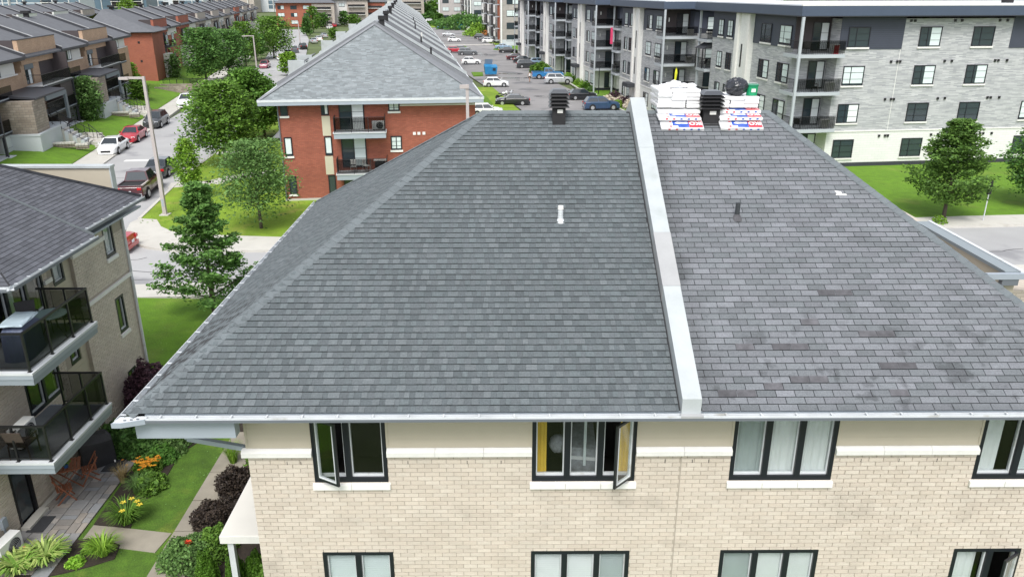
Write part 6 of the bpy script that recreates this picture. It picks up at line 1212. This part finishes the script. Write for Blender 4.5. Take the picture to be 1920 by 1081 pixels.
def plamp(label, bx, by, ty): b = tp(bx, by); h = ht(bx, ty, b); t = thing('parking_lamp', label, 'lamp post', (*b, 0), 0, 'black parking lamps'); part('pole', MB().tube((0, 0, 0), (0, 0, h), .07, .05, 8), BLACK, t); part('lamp_head', MB().box(-.5, .5, -.15, .15, h, h + .14), BLACK, t)
plamp('black parking lamp on the lawn near the flowering corner bed', 1122, 176, 117); plamp('black parking lamp beside the dark ground floor balcony', 1052, 136, 98); plamp('black parking lamp beside the lane crossing', 925, 85, 58); plamp('black parking lamp among the far white cars', 896, 56, 32); plamp('thin pole at the wood beyond the parking lot', 809, 36, 2)
t = thing('dumpster', 'blue waste container with lid open beside the grass island', 'dumpster', (*tp(920, 140), 0), .12); BLP = mat('blue_container', (.02, .20, .42), .5, .12, 1.5)
part('body', MB().hexa([(-1.0, -.8, .15), (1.0, -.8, .15), (1.0, .8, .15), (-1.0, .8, .15), (-1.15, -.95, 1.45), (1.15, -.95, 1.45), (1.15, .95, 1.75), (-1.15, .95, 1.75)]), BLP, t); part('lid', MB().hexa([(-1.1, -.9, 1.47), (.0, -.9, 1.47), (.0, .9, 1.77), (-1.1, .9, 1.77), (-1.1, -.9, 1.53), (.0, -.9, 1.53), (.0, .9, 1.83), (-1.1, .9, 1.83)]), BLP, t); part('open_lid', MB().hexa([(-1.0, .9, 1.8), (.4, .9, 1.8), (.4, .95, 1.8), (-1.0, .95, 1.8), (-1.0, .3, 2.7), (.4, .3, 2.7), (.4, .36, 2.7), (-1.0, .36, 2.7)]), mat('grey_plastic', (.35, .38, .42), .5, 0), t)
for k in range(4): part('rib', MB().box(-1.1 + k * .65, -1.0 + k * .65, -.96, -.86, .3, 1.3), BLP, t)
part('opening', MB().box(.15, .85, -.93, -.88, .8, 1.25), BLACKM, t)
t = thing('recycling_container', 'tall blue container beside the dark hedge clump', 'container', (*tp(862, 53), 0), .1); part('body', MB().box(-1.2, 1.2, -1, 1, 0, 3.6), mat('sky_blue_paint', (.04, .35, .55), .5, 0), t); part('lid', MB().box(-1.3, 1.3, -1.1, 1.1, 3.61, 3.85), mat('sky_blue_paint', (.04, .35, .55), .5, 0), t)
t = thing('fence', 'dark picket fence along the far path beside the orange brick end wall', 'fence', (*TL(2, 49), 0), TR); part('rail', MB().box(0, 9, -.03, .03, 1.35, 1.42).box(0, 9, -.03, .03, .3, .36), BLACK, t)
for k in range(10): part('post', MB().box(k, k + .07, -.04, .04, 0, 1.45), BLACK, t)
bm = MB()
for k in range(60): bm.box(k * .15, k * .15 + .025, -.012, .012, .36, 1.35)
part('picket', bm, BLACK, t, kind='stuff')
for k, (s, ln) in enumerate([(46, 9), (42, 7)]):
    t = thing('retaining_wall', ['grey stone retaining wall below the picket fence', 'grey stone retaining wall in front of the third terrace'][k], 'wall', (*TL(2.0, s), 0), TR)
    for r in range(4):
        for c in range(int(ln / .5)): part('stone', MB().box(c * .5 + (r % 2) * .2, c * .5 + .47 + (r % 2) * .2, -.2 + r * .03, .2, .1 + r * .22, .31 + r * .22), STN, t)
# ================================================================== CARS
TYRE = mat('tyre_rubber', (.018, .018, .019), .85, 0); RIM = mat('alloy_rim', (.55, .56, .58), .3, 0, metal=.7); HL = mat('headlight_lens', (.70, .74, .78), .1, 0); TLM = mat('tail_light_lens', (.42, .012, .015), .2, 0); CARG = glassmat('car_glass', (.02, .028, .034), 1.0, .05); PLT = mat('number_plate', (.7, .72, .75), .5, 0)
def paint(n, c, metal=.0, r=.28): return mat('car_paint_' + n, c, r, 0, metal=metal, coat=.7)
PC = dict(white=paint('white', (.74, .75, .75)), black=paint('black', (.012, .013, .017)), navy=paint('navy', (.022, .055, .12)), red=paint('red', (.40, .015, .03)), silver=paint('silver', (.50, .52, .54), .4), grey=paint('grey', (.12, .13, .14), .3), blue=paint('blue', (.02, .17, .40)), maroon=paint('maroon', (.060, .008, .014)), dark=paint('dark_grey', (.045, .05, .055), .3), sky=paint('bright_blue', (.02, .20, .50)), pink=paint('dull_red', (.28, .08, .11)), lblue=paint('pale_blue', (.22, .32, .45), .3))
_C = {}
def car_meshes(kind):
    if kind in _C: return _C[kind]
    # stations: x, half width, z top at side, z top at centre ; z bottom .22
    if kind == 'sedan': L, Wd, st, gh = 4.6, .90, [(-2.3, .66, .62, .66), (-2.24, .82, .90, .96), (-1.9, .87, .96, 1.03), (-1.3, .90, .94, 1.0), (0, .91, .93, .97), (.9, .91, .90, .97), (1.6, .88, .84, .94), (2.1, .82, .74, .82), (2.27, .70, .62, .66), (2.32, .55, .48, .5)], (-1.75, -.95, .35, 1.15, 1.42)
    elif kind == 'suv': L, Wd, st, gh = 4.6, .93, [(-2.3, .80, .85, .88), (-2.26, .88, 1.08, 1.10), (-1.6, .92, 1.10, 1.12), (0, .93, 1.08, 1.10), (.9, .93, 1.05, 1.12), (1.6, .90, 1.0, 1.09), (2.1, .84, .90, .98), (2.27, .74, .76, .8), (2.32, .62, .55, .6)], (-2.15, -1.75, .30, 1.05, 1.68)
    elif kind == 'hatch': L, Wd, st, gh = 4.1, .87, [(-2.0, .76, .80, .84), (-1.96, .84, .98, 1.0), (-1.4, .87, .98, 1.0), (0, .88, .96, 1.0), (.8, .88, .92, 1.0), (1.5, .84, .86, .95), (1.9, .76, .74, .8), (2.04, .62, .56, .6)], (-1.85, -1.35, .25, 1.0, 1.50)
    else: L, Wd, st, gh = 5.6, .98, [(-2.8, .92, 1.05, 1.05), (-2.76, .96, 1.12, 1.12), (-.75, .97, 1.12, 1.12), (-.70, .98, 1.18, 1.20), (.6, .98, 1.18, 1.20), (1.2, .97, 1.14, 1.24), (2.1, .94, 1.08, 1.18), (2.6, .88, .98, 1.06), (2.78, .80, .70, .74)], (-.85, -.62, .55, 1.10, 1.86)
    zb = .22 if kind != 'pickup' else .38; mb = MB(); sec = []
    for (x, hw, zs, zc) in st:
        pr = [(hw * .93, zb), (hw, zb + .12), (hw * 1.0, (zb + zs) / 2), (hw * .985, zs - .10), (hw * .90, zs), (hw * .45, zc), (0, zc + .005)]
        sec.append([(x, -a, b) for a, b in pr] + [(x, a, b) for a, b in pr[-2::-1]])
    n = len(sec[0])
    for s_ in sec: mb.v.extend(s_)
    for i in range(len(sec) - 1):
        for j in range(n - 1): a = i * n + j; mb.f.append((a, a + 1, a + n + 1, a + n))
        mb.f.append((i * n + n - 1, i * n, (i + 1) * n, (i + 1) * n + n - 1))
    mb.f.append(tuple(range(n))); mb.f.append(tuple(reversed(range((len(sec) - 1) * n, len(sec) * n))))
    xa, xb, xc, xd, zr = gh; zbelt = [s_[2] for s_ in st if s_[0] <= 0][-1] - .03; wb, wr = Wd * .93, Wd * .70
    lo = [(xa, -wb * .96, zbelt), (xd, -wb, zbelt - .02), (xd, wb, zbelt - .02), (xa, wb * .96, zbelt)]; hi = [(xb, -wr, zr - .04), (xc, -wr, zr - .02), (xc, wr, zr - .02), (xb, wr, zr - .04)]
    mb.add(lo + hi + [(xb + .15, 0, zr + .005), (xc - .15, 0, zr + .02)], [(0, 1, 5, 4), (1, 2, 6, 5), (2, 3, 7, 6), (3, 0, 4, 7), (4, 5, 9, 8), (5, 6, 9), (6, 7, 8, 9), (7, 4, 8)])
    if kind == 'pickup':
        body = mb.mesh('body', False)
    else: body = mb.mesh('body', False)
    def lerp(a, b, t): return tuple(a[i] + (b[i] - a[i]) * t for i in range(3))
    def side(sy, t0, t1):
        A, B, Cc, D = (lo[0], lo[1], hi[1], hi[0]) if sy < 0 else (lo[3], lo[2], hi[2], hi[3]); o = .012 * sy
        def pt(u, v): p = lerp(lerp(A, B, u), lerp(D, Cc, u), v); return (p[0], p[1] + o, p[2])
        q = [pt(t0, .12), pt(t1, .12), pt(t1, .90), pt(t0, .90)]; i_ = [(x, y - .02 * sy, z) for x, y, z in q]
        return MB().hexa(i_ + q)
    out = dict(body=body, kind=kind, L=L, W=Wd, st=st, zb=zb)
    out['sw'] = [side(s_, a, b).mesh('side_window') for s_ in (-1, 1) for a, b in ((.05, .50), (.53, .95))]
    def panel(A, B, Cc, D, off):
        q = [lerp(lerp(A, B, .06), lerp(D, Cc, .06), .08), lerp(lerp(A, B, .94), lerp(D, Cc, .94), .08), lerp(lerp(A, B, .92), lerp(D, Cc, .92), .93), lerp(lerp(A, B, .08), lerp(D, Cc, .08), .93)]
        return MB().hexa(q + [(x + off, y, z + .012) for x, y, z in q])
    out['ws'] = panel(lo[1], lo[2], hi[2], hi[1], .012).mesh('windscreen'); out['rw'] = panel(lo[3], lo[0], hi[0], hi[3], -.012).mesh('rear_window')
    r = .33 if kind in ('sedan', 'hatch') else .37; r = .40 if kind == 'pickup' else r; out['r'] = r
    out['ty'] = MB().tube((0, -.11, 0), (0, .11, 0), r, r, 18).mesh('tyre'); rm = MB().tube((0, -.125, 0), (0, -.08, 0), r * .62, r * .66, 14)
    out['rim'] = rm.mesh('rim'); out['arch'] = MB().tube((0, -.02, 0), (0, .02, 0), r * 1.16, r * 1.16, 18).mesh('wheel_arch')
    xf, xr = st[-1][0], st[0][0]; zf = st[-2][2]; zh = st[-3][2] if kind != 'pickup' else .95; sg = .72 if kind == 'sedan' else .82
    out['hl'] = MB().hexa([(xf - .30, -.30, 0 - .09), (xf - .06, -.0, -.09), (xf - .06, 0, .06), (xf - .30, -.30, .08), (xf - .18, -.32, -.09), (xf + .0, 0, -.09), (xf - .03, 0, .05), (xf - .2, -.32, .08)]).mesh('headlight') if False else MB().box(-.10, .06, -.16, .16, -.07, .07).mesh('headlight')
    out['tl'] = MB().box(-.05, .12, -.14, .14, -.09, .09).mesh('tail_light'); out['zf'] = zf; out['zr'] = st[1][2]
    out['gr'] = MB().box(xf - .12, xf + .012, -.42, .42, zb + .12, zb + .30).mesh('grille'); out['bp'] = MB().box(xr - .05, xr + .12, -Wd * .9, Wd * .9, zb + .02, zb + .26).box(xf - .20, xf + .03, -Wd * .70, Wd * .70, zb - .04, zb + .08).mesh('bumper')
    out['pl'] = MB().box(-.02, .0, -.16, .16, -.08, .08).mesh('number_plate'); out['mi'] = MB().box(-.09, .09, -.11, .0, -.07, .07).mesh('mirror'); out['hd'] = MB().box(-.09, .09, -.012, 0, -.015, .015).mesh('door_handle')
    out['seam'] = MB().box(-.008, .008, -.004, 0, zb + .15, zbelt - .04).mesh('door_seam'); out['xd'] = xd; out['xa'] = xa; out['zbelt'] = zbelt
    if kind == 'pickup': out['bed'] = MB().box(-2.7, -.95, -.80, .80, 1.115, 1.135).mesh('bed_floor'); out['bedw'] = MB().box(-2.78, -.85, -.95, -.82, 1.12, 1.22).box(-2.78, -.85, .82, .95, 1.12, 1.22).box(-2.80, -2.72, -.81, .81, 1.12, 1.22).mesh('bed_side')
    _C[kind] = out; return out
def car(kind, col, x, y, rz, label, grp=None, z=-.13, small=False, cat='car'):
    m = car_meshes(kind); t = thing('pickup_truck' if kind == 'pickup' else 'parked_car', label, cat, (x, y, z), rz, grp); p = PC[col]
    b = link('body', m['body'], p, t)
    for i, s_ in enumerate(m['sw']): link('side_window', s_, CARG, t)
    link('windscreen', m['ws'], CARG, t); link('rear_window', m['rw'], CARG, t)
    wb_ = m['L'] * .29; r = m['r']
    for sx in (-1, 1):
        for sy in (-1, 1):
            M = TM(sx * wb_ + (.05 if sx > 0 else 0), sy * (m['W'] - .075), r) @ Matrix.Rotation(0 if sy < 0 else math.pi, 4, 'Z'); w_ = link('wheel', m['ty'], TYRE, t, M); link('rim', m['rim'], RIM, w_)
            link('wheel_arch', m['arch'], BLACKM, t, TM(sx * wb_ + (.05 if sx > 0 else 0), sy * (m['W'] - .012), r + .02))
    xf, xr = m['st'][-1][0], m['st'][0][0]
    for sy in (-1, 1):
        link('headlight', m['hl'], HL, t, TM(xf - .14, sy * m['W'] * .66, m['zf'] + .0, -sy * -.35)); link('tail_light', m['tl'], TLM, t, TM(xr + .01, sy * m['W'] * .74, m['zr'] - .14))
    link('bumper', m['bp'], p if kind != 'pickup' else RIM, t)
    if not small:
        link('grille', m['gr'], BLACKM, t)
        link('number_plate', m['pl'], PLT, t, TM(xr - .05, 0, m['zb'] + .38))
        for sy in (-1, 1):
            link('mirror', m['mi'], p, t, TM(m['xd'] - .18, sy * (m['W'] * .95), m['zbelt'] + .10) @ Matrix.Rotation(0 if sy < 0 else math.pi, 4, 'Z'))
            for xx in (-.55, .45): link('door_handle', m['hd'], p, t, TM(xx - .2, sy * (m['W'] + .002), m['zbelt'] - .12) @ Matrix.Rotation(0 if sy < 0 else math.pi, 4, 'Z')); link('door_seam', m['seam'], BLACKM, t, TM(xx, sy * (m['W'] + .0), 0) @ Matrix.Rotation(0 if sy < 0 else math.pi, 4, 'Z'))
    if kind == 'pickup': link('bed_floor', m['bed'], BLACKM, t); link('bed_side', m['bedw'], p, t)
    return t
def C(kind, col, px, py, ang, label, grp=None, **k): x, y, _ = at(px, py, -.13); return car(kind, col, x, y, ang, label, grp, **k)
SA = math.pi / 2 + .125; G1 = 'cars parked along the side street'; G2 = 'cars parked in the parking lot'
C('sedan', 'white', 214, 284, SA + math.pi + .02, 'white sedan nearest of the row parked against the terraced lawns', G1); C('sedan', 'red', 251, 262, SA + math.pi + .02, 'red sedan parked behind the white one on the side street', G1); C('suv', 'dark', 294, 236, SA + math.pi, 'dark grey sport utility car parked behind the red sedan', G1); C('suv', 'white', 352, 199, SA + math.pi, 'white car parked farthest along the terraced lawns before the big tree', G1)
C('sedan', 'dark', 305, 325, SA, 'dark sedan with lit looking red tail lights parked behind the slim young tree', G1)['label'] = 'dark sedan with red tail lights parked by the slim young tree'
C('pickup', 'maroon', 267, 362, SA, 'maroon pickup truck parked at the corner lawn kerb', G1, cat='pickup truck')
C('sedan', 'red', 176, 470, math.pi + .05, 'red car driving out of view behind the balcony house', None)
C('hatch', 'pink', 497, 127, SA + math.pi, 'dull red car facing the camera on the far stretch of the side street', G1, small=True)
for i, (k, c, px, py, lab) in enumerate([('suv', 'dark', 541, 106, 'dark car parked nearest the bushy tree'), ('hatch', 'white', 527, 112, 'white car partly hidden by the bright street tree'), ('suv', 'grey', 552, 98, 'grey car beyond the dark one by the bushy tree'), ('suv', 'black', 568, 92, 'black car parked at the foot of the far lamp post'), ('sedan', 'silver', 588, 80, 'silver car parked beyond the black one'), ('sedan', 'white', 597, 76, 'white car parked beyond the silver one'), ('sedan', 'silver', 607, 70, 'small silver car at the street bend'), ('hatch', 'red', 625, 50, 'red vehicle standing before the far brick house'), ('hatch', 'white', 618, 54, 'white vehicle beside the far red one')]):
    C(k, c, px, py, SA + .12 + .04 * i, lab, G1, small=True)
for i, (k, c, px, py, an, lab) in enumerate([
    ('hatch', 'white', 912, 216, .1, 'white hatchback half hidden behind the main roof ridge'), ('sedan', 'black', 961, 196, 0 + math.pi, 'black sedan parked nearest on the left side of the parking lot'), ('hatch', 'white', 930, 162, .05, 'white hatchback with dark load on its rear on the left of the lot'),
    ('hatch', 'white', 884, 120, .0, 'white small car just left of the blue container'), ('suv', 'grey', 877, 103, .05, 'grey hatchback behind the small white car'), ('sedan', 'dark', 866, 96, .05, 'dark green car beside the grass strip'), ('hatch', 'red', 853, 98, .1, 'red car nose showing past the row roof edge'), ('hatch', 'white', 852, 78, .05, 'white car at the crossing on the left'), ('sedan', 'silver', 841, 68, .05, 'silver sedan beyond the crossing on the left'),
    ('sedan', 'sky', 829, 54, .05, 'bright blue car on the far left of the lot'), ('suv', 'grey', 812, 46, .05, 'grey car beyond the bright blue one'), ('suv', 'white', 807, 41, .05, 'white van like car farthest on the left'), 
    ('suv', 'silver', 1047, 156, .05, 'silver sport utility car behind the maroon heads of the shrubs'), ('hatch', 'black', 1092, 186, .12, 'black hatchback parked on the right of the lot'), ('suv', 'navy', 1127, 205, .12, 'dark blue car nearest on the right of the lot'),
    ('suv', 'dark', 990, 127, .1, 'dark grey hatchback beside the round bush'), ('sedan', 'black', 982, 117, .1, 'black sedan second in the angled row before the bush'), ('sedan', 'maroon', 969, 112, .1, 'maroon car first in the angled row before the bush'), ('hatch', 'lblue', 1010, 122, .1, 'pale blue car hidden behind the round bush'),
    ('sedan', 'black', 953, 99, .05, 'black sedan parked nearest beside the crossing on the right'), ('sedan', 'lblue', 944, 92, .05, 'blue car behind the black sedan at the crossing'), ('hatch', 'white', 917, 80, .0, 'white car nearest at the far crossing'), ('sedan', 'grey', 911, 77, .0, 'grey car behind the white one at the far crossing'), ('suv', 'dark', 903, 73, .0, 'dark car third from the far crossing'), ('hatch', 'white', 895, 65, .0, 'white car below the mound of green shrubs'), ('hatch', 'white', 885, 58, .0, 'white car in front of the dark hedge'), ('sedan', 'white', 877, 54, .0, 'white sedan behind the other by the dark hedge'), ('suv', 'grey', 858, 51, .0, 'grey car left of the tall blue container'), ('hatch', 'white', 846, 50, .0, 'white car left of the grey one by the container')]):
    C(k, c, px, py, an, lab, G2, small=py < 120)
C('pickup', 'blue', 1027, 147, .07, 'bright blue pickup truck beside the round bush', G2, cat='pickup truck')
# motorcycles and walker
for k, (px, py) in enumerate([(942, 184), (957, 183)]):
    t = thing('motorcycle', ['motorcycle with white fairing left of the other near the black sedan', 'motorcycle right of the other near the black sedan'][k], 'motorcycle', (*tp(px, py), -.13), .2 + k); mm = PC['white'] if k == 0 else PC['silver']
    for sx in (-.7, .7): part('wheel', MB().tube((sx, -.06, .32), (sx, .06, .32), .32, .32, 14), TYRE, t)
    part('frame', MB().bar((-.7, 0, .35), (.5, 0, .75), .12, .14).bar((.7, 0, .35), (.45, 0, 1.0), .06, .06), BLACK, t); part('tank', MB().sphere((.15, 0, .85), .24, 10, 6, .7), mm, t); part('seat', MB().box(-.6, .0, -.13, .13, .76, .86), BLACKM, t); part('fairing', MB().sphere((.55, 0, .95), .22, 10, 6, 1.0), mm, t); part('handlebar', MB().tube((.42, -.35, 1.08), (.42, .35, 1.08), .02, .02, 6), BLACK, t)
def person(label, x, y, z, rz, h=1.7):
    t = thing('person', label, 'person', (x, y, z), rz); vs_, es, rd = [], [], []
    def v(p, r): vs_.append(p); rd.append(r); return len(vs_) - 1
    def e(a, b): es.append((a, b))
    pel = v((0, 0, .93), .145); ch = v((0, .01, 1.25), .165); nk = v((0, .01, 1.45), .06); hd = v((0, .02, 1.58), .095); tp_ = v((0, .02, 1.68), .07); e(pel, ch); e(ch, nk); e(nk, hd); e(hd, tp_)
    for s_ in (-1, 1):
        hp = v((s_ * .09, 0, .88), .095); kn = v((s_ * .10, s_ * .16, .50), .062); an = v((s_ * .10, s_ * .14 - .06, .09), .042); ft = v((s_ * .11, s_ * .14 + .12, .04), .038); e(pel, hp); e(hp, kn); e(kn, an); e(an, ft)
        sh = v((s_ * .19, .01, 1.38), .06); el = v((s_ * .26, -s_ * .10, 1.10), .042); wr = v((s_ * .25, -s_ * .02 + .08, .88), .03); ha = v((s_ * .25, -s_ * .0 + .12, .80), .03); e(ch, sh); e(sh, el); e(el, wr); e(wr, ha)
        for f in range(4): fg = v((s_ * (.235 + .012 * f), .135, .755 - .006 * (f % 3)), .009); e(ha, fg)
    me = bpy.data.meshes.new('body'); me.from_pydata(vs_, es, []); o = bpy.data.objects.new('body', me); sc.collection.objects.link(o); o.parent = t
    m = o.modifiers.new('skin', 'SKIN')
    for i, r in enumerate(rd): me.skin_vertices[0].data[i].radius = (r, r * .85)
    me.skin_vertices[0].data[0].use_root = True; o.modifiers.new('s', 'SUBSURF').levels = 1; me.materials.append(mat('skin', (.38, .22, .15), .6, 0))
    return t
p_ = person('person in white top and dark shorts walking across the parking lot', *tp(993, 152), -.13, .4)
part('shirt', MB().tube((0, .01, .98), (0, .01, 1.42), .175, .17, 14), STONE, p_); part('shorts', MB().tube((-.09, .0, .60), (-.07, 0, .98), .115, .12, 10).tube((.09, .06, .60), (.07, 0, .98), .115, .12, 10), BLACKM, p_); part('hair', MB().sphere((0, .0, 1.66), .11, 10, 6, .9), DRK, p_)

# puddles, patches and cracks on the asphalt
lot = bpy.data.objects['parking_lot']; WET = mat('wet_asphalt', (.05, .052, .058), .12, .2, 2)
for k, (px, py, a, b) in enumerate([(957, 138, 2.4, .9), (962, 146, 3.6, 1.0), (940, 137, 1.2, .5), (975, 150, 1.0, .4), (1060, 170, 1.0, .5), (1015, 180, 1.4, .4), (900, 100, 2.4, .7), (910, 103, 1.6, .7)]):
    x, y, _ = at(px, py, -.125); n = 14; pts = [(x + a * math.cos(2 * math.pi * i / n) * R.uniform(.6, 1.1), y + b * 1.6 * math.sin(2 * math.pi * i / n) * R.uniform(.6, 1.1), -.1265) for i in range(n)]
    part('puddle', MB().add(pts, [tuple(range(n))]), WET, lot)
CRK = mat('tar_crack', (.055, .055, .058), .8, 0)
def crack(parent, pts, wd=.06, z=-.1215):
    mb = MB(); P = []
    for (a, b) in zip(pts[:-1], pts[1:]):
        for i in range(6): t = i / 6; P.append((a[0] + (b[0] - a[0]) * t + R.uniform(-.15, .15), a[1] + (b[1] - a[1]) * t + R.uniform(-.12, .12)))
    P.append(pts[-1])
    for (x0, y0), (x1, y1) in zip(P[:-1], P[1:]):
        dx, dy = x1 - x0, y1 - y0; L = math.hypot(dx, dy) or 1; nx, ny = -dy / L * wd / 2, dx / L * wd / 2
        mb.add([(x0 + nx, y0 + ny, z), (x0 - nx, y0 - ny, z), (x1 - nx, y1 - ny, z), (x1 + nx, y1 + ny, z)], [(0, 1, 2, 3)])
    part('crack', mb, CRK, parent)
cs = bpy.data.objects['cross_street']; ss = bpy.data.objects['side_street']
crack(cs, [P2(240, 503), P2(330, 508), P2(470, 500)]); crack(cs, [P2(232, 486), P2(275, 478)]); crack(cs, [P2(1830, 470), P2(1919, 462)]); crack(ss, [P2(262, 330), P2(215, 330)]); crack(ss, [P2(330, 262), P2(385, 215)]); crack(cs, [P2(250, 520), P2(480, 516)], .05)
for q in [((985, 170), (1035, 168)), ((1010, 182), (1080, 176)), ((905, 152), (970, 150)), ((1030, 190), (1060, 186))]: crack(lot, [P2(*q[0]), P2(*q[1])], .10, -.1255)
for k in range(7):
    a = P2(1000 + k * 9, 205 - k * 8); part('bay_line', MB().add([(a[0], a[1], -.1255), (a[0] + .12, a[1], -.1255), (a[0] + 4.6, a[1] + .55, -.1255), (a[0] + 4.5, a[1] + .65, -.1255)], [(0, 1, 2, 3)]), PAINT, lot)
# a few fallen leaves / clippings and small litter keep the lawns from being clean
NP.seed(123); lawnbits = np.stack([NP.uniform(-18, -4.8, 1500), NP.uniform(17, 36, 1500), np.full(1500, .02)], 1)
tag(link('clover_tufts', leaf_mesh('clover_tufts', lawnbits, .045, 1.0), LF_GREY, kind='stuff'), 'scattered clover and weed tufts in the near lawn', 'weeds')
NP.seed(124); b2 = np.stack([NP.uniform(-24, -8, 1500), NP.uniform(50, 66, 1500), np.full(1500, .04)], 1)
tag(link('clover_tufts', leaf_mesh('clover_tufts', b2, .10, 1.0), LF_YEL, kind='stuff'), 'scattered pale weed tufts in the corner lawn', 'weeds')
